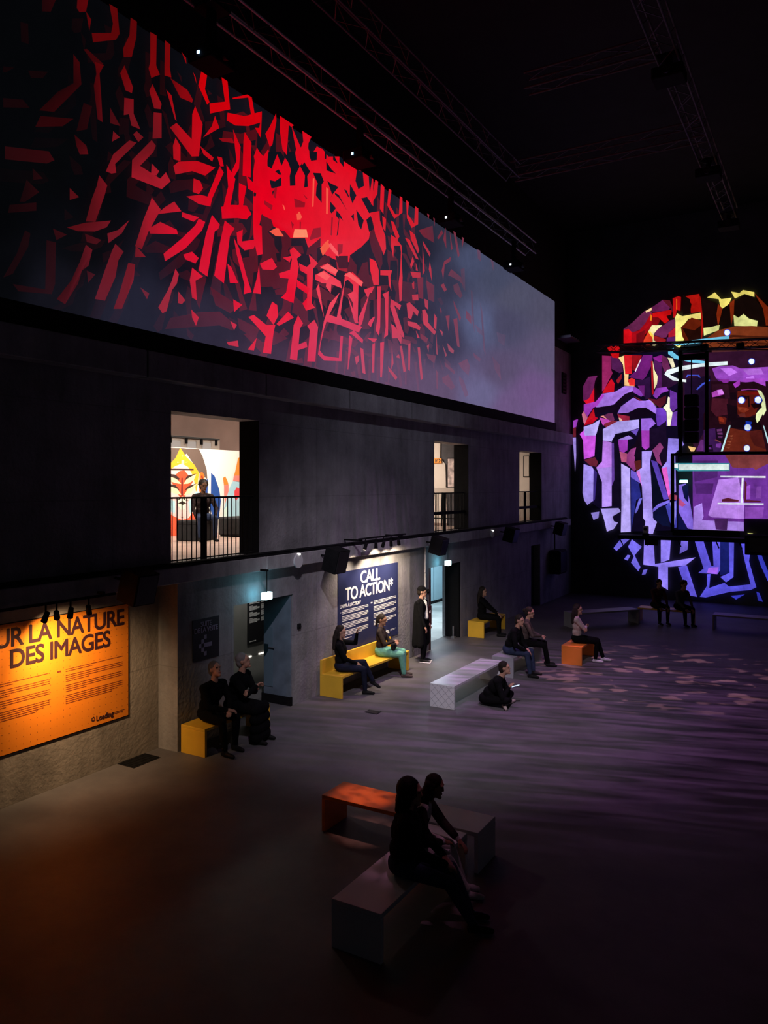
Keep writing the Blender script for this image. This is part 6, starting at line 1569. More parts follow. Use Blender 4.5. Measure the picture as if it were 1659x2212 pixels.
# ---------------------------------------------------------------- gallery furnishings
M['poufblack'] = mat('black_fabric', (0.014, 0.014, 0.016), 0.9, var=0.3, scale=12)
t = empty('stool_block', 'black cube seat under the person in the gallery', 'seat', (-11.95, 12.35, ZU0))
MB().box(-0.28, 0.28, -0.28, 0.28, 0, 0.44, 0.02).build('block', M['poufblack'], t)
MB().box(-0.285, 0.285, -0.285, 0.285, 0.36, 0.365).build('seam', M['black'], t)
t = empty('bench_block', 'long black padded seat in front of the painted hand', 'seat', (-12.1, 14.45, ZU0))
MB().box(-0.32, 0.32, -0.9, 0.9, 0.04, 0.46, 0.03).build('block', M['poufblack'], t)
MB().box(-0.28, 0.28, -0.86, 0.86, 0, 0.05).build('plinth', M['black'], t)
# lit niche high behind the painted wall
t = empty('wall_shelf', 'lit shelf of pale frames high behind the painted wall', 'shelf', (-15.75, 14.4, 4.9))
MB().box(0, 0.06, 0, 2.8, 0, 0.5).build('back', M['gal_cream'], t)
MB().box(0, 0.25, 0, 2.6, 0.44, 0.48).build('rail', M['darkmetal'], t)
for k in range(4):
    MB().box(0.06, 0.09, 0.25 + k * 0.6, 0.6 + k * 0.6, 0.05, 0.36, 0.004).build('frame', M['disc'], t)
    MB().tube((0.2, 0.7 + k * 0.6, 0.44), (0.2, 0.7 + k * 0.6, 0.28), 0.04).build('lamp', M['black'], t)
# what shows through the middle opening
t = empty('cream_panel', 'cream exhibition panel with a cut corner in the middle opening', 'panel', (0, 20.66, 0))
mb = MB(); mb.prism([(x, 0, z) for x, z in ((-10.9, 5.5), (-10.13, 5.5), (-10.13, 4.83), (-9.96, 4.65), (-9.91, 2.83), (-10.9, 2.83))], (0, 0.03, 0)); mb.build('board', M['gal_cream'], t)
MB().box(-10.9, -9.9, -0.01, 0.0, 2.83, 2.9).build('plinth_strip', M['gal_wall'], t)
t = empty('hanging_sign', 'orange direction sign with a black arrow in the middle opening', 'sign', (-10.20, 20.62, 4.755))
MB().box(-0.5, 0.13, 0, 0.03, -0.075, 0.075, 0.003).build('board', mat('sign_orange', (0.85, 0.28, 0.02), 0.6), t)
mb = MB()
mb.prism([(0.06, -0.002, 0.055), (0.105, -0.002, 0.0), (0.06, -0.002, -0.055), (0.03, -0.002, -0.055), (0.07, -0.002, 0.0), (0.03, -0.002, 0.055)], (0, -0.003, 0))
mb.build('arrow', M['paper_black'], t)
text_mesh('lettering', 'IY', 0.14, M['paper_black'], t, (0.01, -0.003, -0.05), 0.8, 0.003, 'RIGHT', 0.9, 0.001, (math.pi / 2, 0, 0))
t = empty('art_print', 'pinkish collage print beside the orange sign in the middle opening', 'picture', (-9.62, 20.66, 4.4))
MB().box(-0.26, 0.30, 0, 0.02, -0.43, 0.41).build('sheet', mat('collage', (0.50, 0.40, 0.38), 0.7, var=0.7, scale=7), t)
MB().box(-0.28, 0.32, 0.005, 0.015, -0.46, 0.44).build('frame', M['black'], t)
t = empty('display_table', 'pale display table with black legs in the middle opening', 'table', (-9.5, 19.95, ZU0))
MB().box(-0.42, 0.42, -0.3, 0.3, 1.0, 1.13, 0.005).build('top', M['gal_cream'], t)
for sx in (-0.38, 0.38):
    for sy in (-0.3, 0.3):
        MB().tube((sx, sy, 0), (sx * 0.9, sy * 0.9, 1.0), 0.018).build('leg', M['black'], t)
MB().box(-0.4, 0.5, -0.31, -0.29, 0.25, 0.28).build('stretcher', M['black'], t)
t = empty('picture_frame', 'dark framed picture on the cream wall of the farthest opening', 'picture', (-9.92, 27.58, 4.72))
MB().box(-0.13, 0.13, -0.03, 0.0, -0.38, 0.42, 0.004).build('frame', M['black'], t)
MB().box(-0.10, 0.10, -0.035, -0.03, -0.35, 0.39).build('sheet', M['gal_cream'], t)

# ================================================================ people
SKIN = {'fair': (0.42, 0.23, 0.16), 'tan': (0.30, 0.16, 0.10), 'dark': (0.10, 0.05, 0.03)}
_cm = {}


def cloth(key, col, rough=0.85):
    if key not in _cm: _cm[key] = mat('cloth_' + key, col, rough, var=0.18, scale=14, bump=0.25, bscale=30, spec=0.08)
    return _cm[key]


def capsule(vs, fs, p0, p1, r0, r1, n=12):
    p0, p1 = Vector(p0), Vector(p1)
    d = p1 - p0
    d = d.normalized() if d.length > 1e-6 else Vector((0, 0, 1))
    a = d.orthogonal().normalized(); b_ = d.cross(a)
    rings = []
    for p, r, s in ((p0, r0, -1), (p1, r1, 1)):
        for k in range(4):
            t = (k / 4) * math.pi / 2
            t = t if s > 0 else math.pi / 2 - t - math.pi / 8
            rings.append((p + d * (s * r * math.sin(t if s > 0 else max(0, t))), r * math.cos(t)))
    base = len(vs)
    vs.append(p0 - d * r0)
    for c, r in rings:
        for k in range(n):
            t = 2 * math.pi * k / n
            vs.append(c + a * (r * math.cos(t)) + b_ * (r * math.sin(t)))
    vs.append(p1 + d * r1)
    R = len(rings)
    for k in range(n): fs.append((base, base + 1 + (k + 1) % n, base + 1 + k))
    for q in range(R - 1):
        o0 = base + 1 + q * n; o1 = o0 + n
        for k in range(n): fs.append((o0 + k, o0 + (k + 1) % n, o1 + (k + 1) % n, o1 + k))
    last = base + 1 + R * n; o0 = last - n
    for k in range(n): fs.append((last, o0 + k, o0 + (k + 1) % n))


def ellipsoid(vs, fs, c, rad, rot, n=16, m_=10):
    base = len(vs); c = Vector(c)
    vs.append(c + rot @ Vector((0, 0, -rad[2])))
    for q in range(1, m_):
        ph = -math.pi / 2 + math.pi * q / m_
        for k in range(n):
            t = 2 * math.pi * k / n
            vs.append(c + rot @ Vector((rad[0] * math.cos(ph) * math.cos(t), rad[1] * math.cos(ph) * math.sin(t), rad[2] * math.sin(ph))))
    vs.append(c + rot @ Vector((0, 0, rad[2])))
    for k in range(n): fs.append((base, base + 1 + (k + 1) % n, base + 1 + k))
    for q in range(m_ - 2):
        o0 = base + 1 + q * n; o1 = o0 + n
        for k in range(n): fs.append((o0 + k, o0 + (k + 1) % n, o1 + (k + 1) % n, o1 + k))
    last = base + 1 + (m_ - 1) * n; o0 = last - n
    for k in range(n): fs.append((last, o0 + k, o0 + (k + 1) % n))


def skin_prims(name, prims, mats, voxel, smooth=4, parent=None):
    """Union of tapered limbs and ellipsoids turned into one continuous surface; each face takes the cloth of the limb it lies on."""
    vs, fs = [], []
    for p in prims:
        if p[0] == 'c': capsule(vs, fs, p[1], p[2], p[3], p[4])
        else: ellipsoid(vs, fs, p[1], p[2], p[3])
    me = bpy.data.meshes.new(name + '_raw')
    me.from_pydata([tuple(v) for v in vs], [], fs)
    tmp = bpy.data.objects.new('tmp_body', me); COL.objects.link(tmp)
    rm = tmp.modifiers.new('remesh', 'REMESH'); rm.mode = 'VOXEL'; rm.voxel_size = voxel; rm.adaptivity = 0.0
    sm = tmp.modifiers.new('smooth', 'SMOOTH'); sm.factor = 0.5; sm.iterations = smooth
    bpy.context.view_layer.update()
    dg = bpy.context.evaluated_depsgraph_get()
    out = bpy.data.meshes.new_from_object(tmp.evaluated_get(dg))
    bpy.data.objects.remove(tmp); bpy.data.meshes.remove(me)
    out.name = name
    out.materials.clear()
    keys = []
    for p in prims:
        if p[-1] not in keys: keys.append(p[-1])
    for k in keys: out.materials.append(mats[k])
    n = len(out.polygons)
    cen = np.empty(n * 3, dtype=np.float32); out.polygons.foreach_get('center', cen); cen = cen.reshape(-1, 3)
    best = np.full(n, 1e9, dtype=np.float32); idx = np.zeros(n, dtype=np.int32)
    for p in prims:
        if p[0] == 'c':
            a = np.array(p[1], dtype=np.float32); b_ = np.array(p[2], dtype=np.float32)
            ab = b_ - a; L2 = max(1e-9, float(ab @ ab))
            t = np.clip(((cen - a) @ ab) / L2, 0, 1)
            d = np.linalg.norm(cen - (a + t[:, None] * ab), axis=1) - (p[3] + t * (p[4] - p[3]))
        else:
            rot = np.array(p[3], dtype=np.float32); rad = np.array(p[2], dtype=np.float32)
            q = (cen - np.array(p[1], dtype=np.float32)) @ rot
            k = np.linalg.norm(q / rad, axis=1)
            d = (k - 1) * float(rad.min())
        sel = d < best
        best[sel] = d[sel]; idx[sel] = keys.index(p[-1])
    out.polygons.foreach_set('material_index', idx)
    out.polygons.foreach_set('use_smooth', np.ones(n, dtype=bool))
    out.update()
    o = bpy.data.objects.new(name, out); COL.objects.link(o)
    if parent is not None: o.parent = parent
    return o


def ik(root, target, l1, l2, hint):
    root, target = Vector(root), Vector(target)
    d = target - root; D = d.length
    mx = (l1 + l2) * 0.995
    if D > mx: target = root + d * (mx / D); d = target - root; D = mx
    u = d / D
    x = (l1 * l1 - l2 * l2 + D * D) / (2 * D)
    h = math.sqrt(max(1e-6, l1 * l1 - x * x))
    hv = Vector(hint); hv = hv - u * hv.dot(u)
    if hv.length < 1e-4: hv = u.orthogonal()
    return root + u * x + hv.normalized() * h, target


def person(label, loc, face, hz=0.525, lean=0.08, side=0.0, twist=0.0, hyaw=0.0, hpitch=0.0, htilt=0.0,
           lh=(-0.16, 0.38, 0.62), rh=(0.16, 0.38, 0.62), lel=(-0.8, -0.3, -0.5), rel=(0.8, -0.3, -0.5),
           lf=(-0.12, 0.46, 0.07), rf=(0.12, 0.46, 0.07), lkn=(-0.1, 0.6, 1), rkn=(0.1, 0.6, 1), fdir=(0, 0), fpitch=(0, 0),
           top='black', legs='black', shoe='blackshoe', skin='fair', bulk=1.0, legbulk=1.0, hair='short', haircol=(0.02, 0.015, 0.012),
           bare_fore=False, scale=1.0, voxel=0.009, skirt=False, curl=0.5, lcurl=None, rcurl=None, group='visitors', extra=None, z=0.0):
    """face: world direction the body looks along; all joints in the body frame (x right, y forward, z up)."""
    ang = math.atan2(face[1], face[0]) - math.pi / 2
    P_ = []
    up = Vector((side, math.sin(lean), math.cos(lean))).normalized()
    r_ = Vector((math.cos(twist), math.sin(twist), 0)); r_ = (r_ - up * r_.dot(up)).normalized()
    f_ = up.cross(r_).normalized()
    T = Matrix((r_, f_, up)).transposed()
    pel = Vector((0, 0, hz))
    I = Matrix.Identity(3)
    b = bulk
    # trunk
    P_.append(('e', pel + Vector((0, -0.01, 0.0)), (0.165 * legbulk, 0.125, 0.11), I, 'legs'))
    P_.append(('e', pel + up * 0.13, (0.140 * b, 0.105 * b, 0.13), T, 'top'))
    P_.append(('e', pel + up * 0.30 + f_ * 0.01, (0.160 * b, 0.115 * b, 0.17), T, 'top'))
    P_.append(('e', pel + up * 0.40, (0.172 * b, 0.092 * b, 0.085), T, 'top'))
    nb = pel + up * 0.475
    shl = pel + up * 0.425 - r_ * 0.175 * (0.6 + 0.4 * b); shr = pel + up * 0.425 + r_ * 0.175 * (0.6 + 0.4 * b)
    P_.append(('c', shl, nb - up * 0.01, 0.058 * b, 0.06, 'top')); P_.append(('c', shr, nb - up * 0.01, 0.058 * b, 0.06, 'top'))
    # head
    hf = (f_ * math.cos(hyaw) + r_ * math.sin(hyaw)).normalized()
    hup = (up * 0.55 + Vector((0, 0, 1)) * 0.45).normalized()
    hr = hf.cross(hup).normalized(); hf = hup.cross(hr).normalized()
    q = Matrix.Rotation(-hpitch, 3, hr) @ Matrix.Rotation(htilt, 3, hf)
    hf, hup, hr = q @ hf, q @ hup, q @ hr
    Hm = Matrix((hr, hf, hup)).transposed()
    hc = nb + (up * 0.5 + hup * 0.5).normalized() * 0.185 + hf * 0.03
    P_.append(('c', nb - up * 0.03, hc - hup * 0.06 - hf * 0.015, 0.056, 0.050, 'skin'))
    H = lambda x, y, z_: hc + hr * x + hf * y + hup * z_
    P_.append(('e', H(0, -0.005, 0.02), (0.073, 0.093, 0.100), Hm, 'skin'))
    P_.append(('e', H(0, 0.025, -0.055), (0.052, 0.060, 0.066), Hm, 'skin'))
    P_.append(('c', H(0, 0.086, 0.012), H(0, 0.096, -0.026), 0.008, 0.012, 'skin'))
    P_.append(('c', H(-0.035, 0.078, 0.026), H(0.035, 0.078, 0.026), 0.015, 0.015, 'skin'))
    P_.append(('c', H(0, 0.070, -0.105), H(0, 0.068, -0.105), 0.022, 0.022, 'skin'))
    for s in (-1, 1):
        P_.append(('e', H(0.076 * s, -0.005, -0.005), (0.010, 0.022, 0.032), Hm, 'skin'))
        P_.append(('e', H(0.030 * s, 0.083, 0.006), (0.013, 0.009, 0.006), Hm, 'eye'))
    P_.append(('e', H(0, 0.083, -0.066), (0.024, 0.011, 0.009), Hm, 'lip'))
    # arms
    fore = 'skin' if bare_fore else 'top'
    for s, sh, tgt, hint, cu in ((-1, shl, lh, lel, lcurl), (1, shr, rh, rel, rcurl)):
        el, wr = ik(sh, tgt, 0.285, 0.255, hint)
        P_.append(('c', sh, el, 0.053 * b, 0.043 * b, 'top'))
        P_.append(('c', el, wr, 0.041 * (b if not bare_fore else 1), 0.028 * (b if not bare_fore else 1), fore))
        d = (wr - el).normalized()
        pn = d.cross(r_ * s).normalized()                    # palm normal guess
        if pn.length < 0.5: pn = Vector((0, 0, -1))
        if pn.z > 0: pn = -pn
        sd = d.cross(pn).normalized()
        if sd.dot(r_) * s > 0: sd = -sd                       # thumb side points inwards
        Hh = Matrix((sd, d, pn)).transposed()
        P_.append(('c', wr - d * 0.02, wr + d * 0.02, 0.025, 0.026, 'skin'))
        pc = wr + d * 0.055
        P_.append(('e', pc, (0.040, 0.052, 0.017), Hh, 'skin'))
        cc = curl if cu is None else cu
        for i, (off, ln) in enumerate(((0.029, 0.068), (0.010, 0.076), (-0.010, 0.071), (-0.028, 0.056))):
            k0 = pc + d * 0.040 + sd * off
            d1 = (d * math.cos(cc * 0.7) + pn * math.sin(cc * 0.7) + sd * off * 2.0).normalized(); k1 = k0 + d1 * ln * 0.52
            d2 = (d * math.cos(cc * 1.7) + pn * math.sin(cc * 1.7)).normalized(); k2 = k1 + d2 * ln * 0.48
            P_.append(('c', k0, k1, 0.0105, 0.0095, 'skin')); P_.append(('c', k1, k2, 0.0095, 0.008, 'skin'))
        t0 = pc - d * 0.025 + sd * 0.030
        t1 = t0 + (sd * 0.75 + d * 0.55 + pn * 0.3).normalized() * 0.038
        P_.append(('c', t0, t1, 0.0125, 0.0105, 'skin')); P_.append(('c', t1, t1 + (d * 0.85 + sd * 0.2 + pn * 0.4).normalized() * 0.03, 0.0105, 0.009, 'skin'))
    # legs
    kn = []
    for s, ft, hint, fd, fp in ((-1, lf, lkn, fdir[0], fpitch[0]), (1, rf, rkn, fdir[1], fpitch[1])):
        hip = pel + Vector((0.088 * s, 0.02, -0.01))
        k_, an = ik(hip, ft, 0.43, 0.42, hint)
        kn.append((k_, an))
        lb = legbulk
        P_.append(('c', hip, k_, 0.088 * lb, 0.062 * lb, 'legs'))
        cal = k_.lerp(an, 0.3)
        P_.append(('c', k_, cal, 0.060 * lb, 0.058 * lb, 'legs')); P_.append(('c', cal, an + (k_ - an).normalized() * 0.04, 0.058 * lb, 0.044 * lb, 'legs'))
        td = Vector((math.sin(fd), math.cos(fd), 0))
        td = (td * math.cos(fp) + Vector((0, 0, -1)) * math.sin(fp)).normalized()
        dn = Vector((0, 0, -1)) if abs(fp) < 0.2 else (Vector((0, 0, -1)) - td * (-td.z)).normalized()
        he = an + dn * 0.028 - td * 0.03
        P_.append(('c', an, he, 0.040, 0.038, 'shoe'))
        P_.append(('c', he, an + td * 0.11 + dn * 0.034, 0.038, 0.034, 'shoe')); P_.append(('c', an + td * 0.11 + dn * 0.036, an + td * 0.16 + dn * 0.040, 0.034, 0.027, 'shoe'))
    if skirt:
        (kl, al), (kr, ar) = kn
        for t in (0.0, 0.35, 0.7, 1.0):
            P_.append(('c', kl.lerp(al, t * 0.93), kr.lerp(ar, t * 0.93), 0.085 + 0.015 * t, 0.085 + 0.015 * t, 'legs'))
        P_.append(('c', pel, (kl + kr) / 2, 0.13, 0.10, 'legs'))
    sk = SKIN[skin]
    mats = {'skin': cloth('skin_' + skin, sk, 0.55), 'lip': cloth('lip_' + skin, (sk[0] * 0.8, sk[1] * 0.5, sk[2] * 0.5), 0.5), 'eye': cloth('eye', (0.02, 0.015, 0.012), 0.3),
            'top': CL[top], 'legs': CL[legs], 'shoe': CL[shoe]}
    body = skin_prims('person', P_, mats, voxel)
    body.location = (loc[0], loc[1], z); body.rotation_euler = (0, 0, ang); body.scale = (scale,) * 3
    tag(body, label, 'person', group)
    # hair
    G = []
    hm = {'hair': cloth('hair_%d_%d' % (int(haircol[0] * 999), int(haircol[2] * 999)), haircol, 0.6)}
    G.append(('e', H(0, -0.018, 0.040), (0.082, 0.096, 0.092), Hm, 'hair'))
    G.append(('e', H(0, -0.055, -0.01), (0.076, 0.062, 0.085), Hm, 'hair'))
    if hair == 'bob':
        G.append(('e', H(0, -0.035, 0.02), (0.112, 0.112, 0.118), Hm, 'hair'))
        G.append(('e', H(0, -0.065, -0.08), (0.118, 0.085, 0.10), Hm, 'hair'))
    if hair in ('long', 'bob'):
        ln = 0.30 if hair == 'long' else 0.15
        for s in (-1, 0, 1):
            G.append(('c', H(0.055 * s, -0.062, 0.02), H(0.075 * s, -0.085, -0.10), 0.045, 0.050, 'hair'))
            G.append(('c', H(0.075 * s, -0.085, -0.10), hc + hr * (0.085 * s) - f_ * 0.10 - Vector((0, 0, ln)), 0.052, 0.035, 'hair'))
        for s in (-1, 1):
            G.append(('c', H(0.072 * s, -0.01, 0.03), H(0.080 * s, -0.015, -0.11), 0.022, 0.026, 'hair'))
    if hair == 'bun':
        G.append(('e', H(0, -0.125, 0.03), (0.045, 0.04, 0.045), Hm, 'hair'))
    if hair == 'curly':
        rr = random.Random(11)
        for k in range(26):
            t1, t2 = rr.uniform(-2.6, 2.6), rr.uniform(-0.2, 1.3)
            G.append(('e', H(0.085 * math.sin(t1) * math.cos(t2), -0.015 - 0.095 * math.cos(t1) * math.cos(t2) * (1 if abs(t1) < 1.9 else 0.3), 0.045 + 0.09 * math.sin(t2)), (0.032, 0.032, 0.03), Hm, 'hair'))
    if hair == 'tail':
        G.append(('c', H(0, -0.11, 0.03), H(0, -0.13, -0.16), 0.035, 0.02, 'hair'))
    if hair == 'bald_side':
        G = G[1:2]
    skin_prims('hair', G, hm, voxel, 3, body)
    body['_h'] = 0
    del body['_h']
    return body, dict(H=H, hc=hc, hr=hr, hf=hf, hup=hup, Hm=Hm, pel=pel, up=up, r=r_, f=f_, kn=kn, shl=shl, shr=shr, nb=nb)


CL = {
    'black': cloth('black', (0.0045, 0.0045, 0.005), 0.95), 'navy': cloth('navy', (0.012, 0.014, 0.028)), 'jeans': cloth('jeans', (0.026, 0.036, 0.07)),
    'green': cloth('green', (0.14, 0.38, 0.28)), 'darkbrown': cloth('darkbrown', (0.030, 0.022, 0.020)), 'white': cloth('white', (0.55, 0.53, 0.52)),
    'cream': cloth('cream', (0.46, 0.36, 0.34)), 'greybrown': cloth('greybrown', (0.075, 0.055, 0.05)), 'blackshoe': cloth('blackshoe', (0.012, 0.012, 0.012), 0.5),
    'whiteshoe': cloth('whiteshoe', (0.62, 0.60, 0.60), 0.6), 'grey': cloth('grey', (0.09, 0.09, 0.10)), 'pattern': mat('patterned_shirt', (0.022, 0.014, 0.014), 0.85, var=0.95, scale=22, spec=0.1), 'red': cloth('maroon', (0.05, 0.014, 0.014)),
}
OUT = (0.96, 0.28)

# two people on the near yellow bench
person('person in black hunched over their hands on the near yellow bench', (-8.26, 8.78), (0.98, -0.05), lean=0.30, hpitch=-0.55, hyaw=0.1, lh=(-0.03, 0.42, 0.62), rh=(0.05, 0.44, 0.64),
       lf=(-0.14, 0.42, 0.07), rf=(0.14, 0.50, 0.07), haircol=(0.10, 0.09, 0.085), bulk=1.18, hair='short', scale=1.04)
person('person in a long black coat with folded arms on the near yellow bench', (-8.22, 9.32), (0.95, 0.20), lean=0.30, hpitch=-0.45, hyaw=-0.3, lh=(0.10, 0.30, 0.74), rh=(-0.10, 0.33, 0.77), lel=(-0.9, 0.2, -0.6), rel=(0.9, 0.2, -0.6), curl=0.9,
       lf=(-0.12, 0.46, 0.07), rf=(0.14, 0.46, 0.07), haircol=(0.16, 0.15, 0.15), bulk=1.2, legbulk=1.1, skirt=True, scale=1.06)

# yellow bench below the blue poster
person('person in black with raised arm and crossed legs on the yellow bench', (-8.22, 12.42), (0.90, 0.44), lean=-0.06, hyaw=0.25, hpitch=0.05, lh=(-0.10, 0.30, 1.14), rh=(0.08, 0.30, 0.60), lel=(-0.5, 0.2, -0.8),
       lf=(-0.06, 0.62, 0.22), rf=(0.08, 0.48, 0.07), lkn=(0.25, 0.5, 1), fpitch=(0.5, 0), legs='navy', hair='long', skin='fair', bulk=1.08)
b, J = person('person in a dark top and green trousers holding a small bag on the yellow bench', (-8.24, 13.98), (0.93, 0.36), lean=-0.02, hyaw=0.3, hpitch=0.12, lh=(-0.02, 0.28, 0.72), rh=(0.06, 0.28, 0.74),
       lf=(-0.11, 0.47, 0.07), rf=(0.09, 0.50, 0.07), top='darkbrown', legs='green', shoe='greybrown', hair='tail', skin='tan', legbulk=1.18, voxel=0.008)
t = empty('handbag', 'small black handbag held in the lap of the person in green trousers', 'handbag', (b.location.x, b.location.y, 0), b.rotation_euler.z)
MB().box(-0.03, 0.20, 0.24, 0.33, 0.585, 0.72, 0.02).build('pouch', M['black'], t)
MB().box(-0.01, 0.18, 0.335, 0.345, 0.65, 0.71, 0.004).build('flap', M['darkmetal'], t)
MB().tube((-0.02, 0.26, 0.70), (-0.12, 0.15, 0.95), 0.007, n=6).build('strap', M['black'], t)

# standing man
b, J = person('person in a cap and long black coat standing against the wall beside the far doorway', (-8.10, 15.55), (0.97, 0.12), hz=0.93, lean=-0.02, hyaw=-0.2, lh=(-0.22, 0.10, 0.86), rh=(0.20, 0.16, 0.84), lel=(-0.4, -1, 0), rel=(0.4, -1, 0),
       lf=(-0.10, 0.02, 0.075), rf=(0.10, 0.06, 0.075), lkn=(0, 1, 0), rkn=(0, 1, 0), shoe='blackshoe', bulk=1.1, hair='short', skin='fair', voxel=0.009)
H, hc = J['H'], J['hc']
G = [('e', H(0, -0.012, 0.062), (0.090, 0.104, 0.080), J['Hm'], 'cap'), ('c', H(-0.035, 0.09, 0.055), H(-0.03, 0.155, 0.042), 0.014, 0.010, 'cap'), ('c', H(0.035, 0.09, 0.055), H(0.03, 0.155, 0.042), 0.014, 0.010, 'cap'), ('c', H(0, 0.09, 0.058), H(0, 0.165, 0.042), 0.018, 0.011, 'cap')]
skin_prims('cap', G, {'cap': CL['black']}, 0.009, 2, b)
G = []
for x, y in ((-0.15, -0.06), (0.15, -0.06), (0.0, -0.11), (-0.17, 0.03), (0.17, 0.03)):
    G.append(('c', (x * 0.9, y * 0.9, 1.30), (x * 1.15, y * 1.3, 0.42), 0.075, 0.085, 'coat'))
for s in (-1, 1): G.append(('c', (0.15 * s, 0.05, 1.34), (0.18 * s, 0.07, 0.44), 0.06, 0.07, 'coat'))
skin_prims('coat', G, {'coat': CL['black']}, 0.010, 4, b)
G = [('c', (0.0, 0.115, 1.36), (0.0, 0.125, 1.02), 0.022, 0.05, 'shirt'), ('c', (0.0, 0.08, 1.40), (0.0, 0.10, 1.3), 0.03, 0.03, 'shirt')]
skin_prims('shirt_front', G, {'shirt': CL['white']}, 0.009, 2, b)
for s, yy in ((-1, 0.02), (1, 0.06)):
    MB().box(0.10 * s - 0.042, 0.10 * s + 0.042, yy - 0.06, yy + 0.20, 0.003, 0.026, 0.008).build('shoe_sole', CL['whiteshoe'], b)

# on the floor
b, J = person('person in black sitting on the floor against the white bench, bent over a phone', (-5.50, 13.12), (0.93, 0.20), hz=0.115, lean=0.62, hpitch=-0.55, lh=(-0.06, 0.42, 0.34), rh=(0.07, 0.43, 0.34),
       lf=(0.16, 0.36, 0.07), rf=(-0.14, 0.42, 0.07), lkn=(-1, 0.4, 0.25), rkn=(1, 0.4, 0.25), fdir=(1.2, -1.2), hair='short', bulk=1.2, legs='black', shoe='cream')
t = empty('phone', 'phone with a lit screen held by the person on the floor', 'phone', (b.location.x, b.location.y, 0), b.rotation_euler.z)
p1 = MB().box(-0.037, 0.037, -0.075, 0.075, -0.004, 0.004, 0.003).build('case', M['black'], t); p1.location = (0.01, 0.545, 0.375); p1.rotation_euler = (0.3, 0, 0.1)
p2 = MB().box(-0.034, 0.034, -0.071, 0.071, 0.004, 0.0055).build('display', mat('phone_screen', (0.5, 0.5, 0.5), emit=(0.55, 0.75, 1.0), estr=1.2), t); p2.location = (0.01, 0.545, 0.375); p2.rotation_euler = (0.3, 0, 0.1)

# grey bench: man and woman
person('person in black bending forward on the grey bench in the middle of the hall', (-5.98, 15.52), (0.95, 0.05), lean=0.38, hpitch=-0.2, hyaw=0.3, lh=(-0.02, 0.40, 0.56), rh=(0.14, 0.42, 0.55), lf=(-0.14, 0.50, 0.07), rf=(0.16, 0.52, 0.07),
       legs='jeans', hair='short', bulk=1.2)
person('person in a dark brown top with clasped hands on the grey bench', (-5.98, 16.45), (0.93, 0.30), lean=0.16, hyaw=0.2, lh=(-0.02, 0.36, 0.66), rh=(0.05, 0.37, 0.67), lf=(-0.10, 0.50, 0.07), rf=(0.10, 0.54, 0.07),
       top='greybrown', hair='bun', skin='fair')
# yellow bench past the far doorway
person('person in black on the yellow bench past the far doorway', (-8.13, 19.12), (0.93, 0.30), lean=0.0, hyaw=0.2, lh=(0.02, 0.46, 0.58), rh=(0.16, 0.44, 0.60), hair='long', bulk=1.12, skin='fair')
# orange bench
person('person in a pale sweater and black trousers with folded arms on the orange bench', (-5.06, 17.42), (0.95, 0.26), lean=-0.02, hyaw=0.15, lh=(0.10, 0.17, 0.75), rh=(-0.10, 0.20, 0.78), lel=(-0.9, 0.35, -0.6), rel=(0.9, 0.35, -0.6), curl=0.9, lf=(-0.13, 0.58, 0.07), rf=(0.09, 0.40, 0.07),
       top='cream', legs='black', shoe='whiteshoe', hair='long', skin='fair')
# far pair
person('person in a dark red top on the yellow bench near the far wall', (-4.50, 23.56), (0.62, -0.78), lean=0.30, hpitch=-0.1, lh=(-0.12, 0.46, 0.50), rh=(0.14, 0.46, 0.52), top='red', skin='tan', hair='short', voxel=0.011)
person('person in a grey top on the bench near the far wall', (-3.86, 23.58), (0.70, -0.70), lean=0.34, hpitch=-0.1, lh=(-0.12, 0.46, 0.50), rh=(0.14, 0.46, 0.52), top='grey', skin='fair', hair='curly', haircol=(0.06, 0.03, 0.02), voxel=0.011)
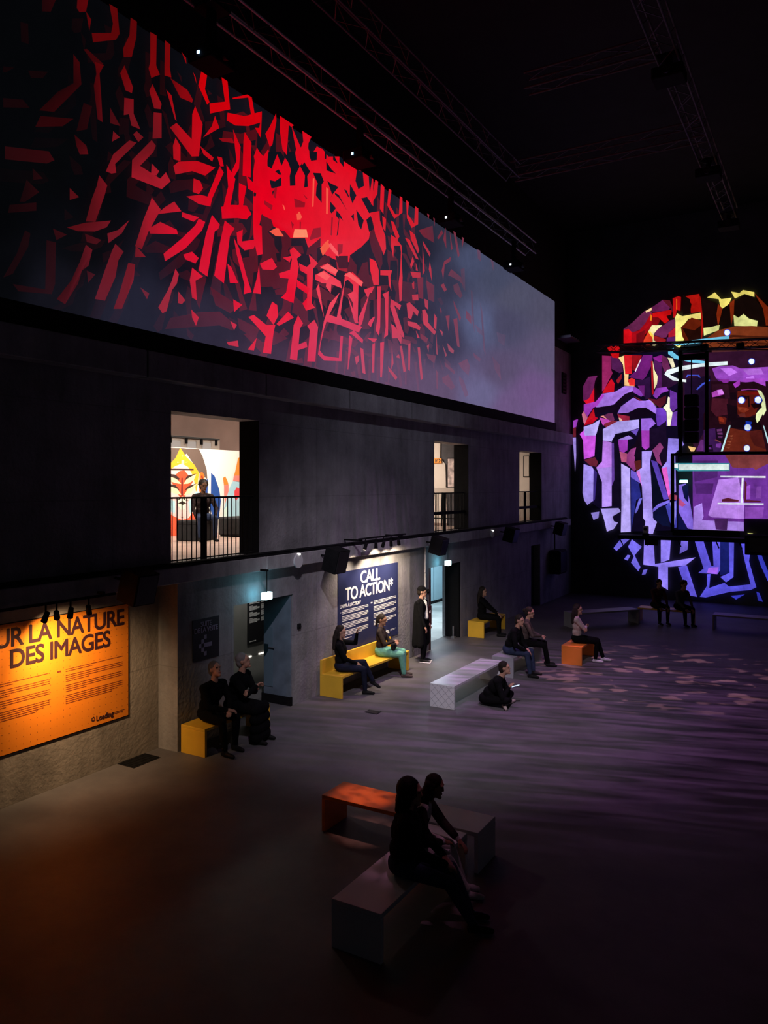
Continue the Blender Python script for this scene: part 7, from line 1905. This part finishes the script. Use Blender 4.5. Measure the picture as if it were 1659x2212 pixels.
# foreground pair
b, J = person('person in a black top and blue jeans on the nearest bench', (-3.44, 6.22), (0.92, 0.38), lean=0.10, hyaw=0.15, hpitch=-0.05, lh=(0.02, 0.38, 0.62), rh=(0.14, 0.40, 0.60), lf=(-0.08, 0.62, 0.07), rf=(0.14, 0.66, 0.07),
       legs='jeans', hair='bob', bulk=1.28, skin='fair', voxel=0.0075, haircol=(0.010, 0.008, 0.008))
b, J = person('person in white trousers leaning forward on the nearest bench', (-3.66, 6.68), (0.95, 0.32), lean=0.50, hpitch=-0.1, hyaw=0.0, lh=(-0.06, 0.56, 0.56), rh=(0.12, 0.42, 0.60), lf=(-0.12, 0.60, 0.07), rf=(0.04, 0.66, 0.07),
       top='white', legs='white', shoe='whiteshoe', hair='long', bulk=1.02, legbulk=1.25, skin='tan', voxel=0.0075, bare_fore=False, scale=0.93, hz=0.545)
G = [('c', J['shl'] - J['up'] * 0.02, J['shl'].lerp(J['pel'], 0.5) - J['r'] * 0.05, 0.075, 0.085, 'cardigan'), ('e', J['pel'] + J['up'] * 0.34 - J['f'] * 0.03, (0.175, 0.105, 0.16), Matrix((J['r'], J['f'], J['up'])).transposed(), 'cardigan'),
     ('e', J['pel'] + J['up'] * 0.16 - J['f'] * 0.04, (0.155, 0.10, 0.15), Matrix((J['r'], J['f'], J['up'])).transposed(), 'cardigan')]
el, wr = ik(J['shl'], (-0.06, 0.56, 0.56), 0.285, 0.255, (-0.8, -0.3, -0.5)); G += [('c', J['shl'], el, 0.062, 0.054, 'cardigan'), ('c', el, el.lerp(wr, 0.8), 0.054, 0.042, 'cardigan')]
el, wr = ik(J['shr'], (0.12, 0.42, 0.60), 0.285, 0.255, (0.8, -0.3, -0.5)); G += [('c', J['shr'], el, 0.062, 0.054, 'cardigan'), ('c', el, el.lerp(wr, 0.8), 0.054, 0.042, 'cardigan')]
skin_prims('cardigan', G, {'cardigan': CL['darkbrown']}, 0.009, 3, b)
MB().tube(J['shr'] + J['f'] * 0.10 - J['up'] * 0.02, J['pel'] + J['f'] * 0.14 + J['up'] * 0.04 - J['r'] * 0.1, 0.010, n=6).build('bag_strap', M['black'], b)
# person in the gallery
person('person in a patterned shirt sitting on a black seat in the gallery opening', (-11.82, 12.42), (0.86, -0.5), lean=0.05, hyaw=-0.1, lh=(-0.20, 0.30, 0.52), rh=(0.22, 0.30, 0.50), lf=(-0.14, 0.46, 0.07), rf=(0.20, 0.50, 0.07),
       top='pattern', legs='jeans', hair='curly', skin='dark', z=ZU0, bulk=1.1)
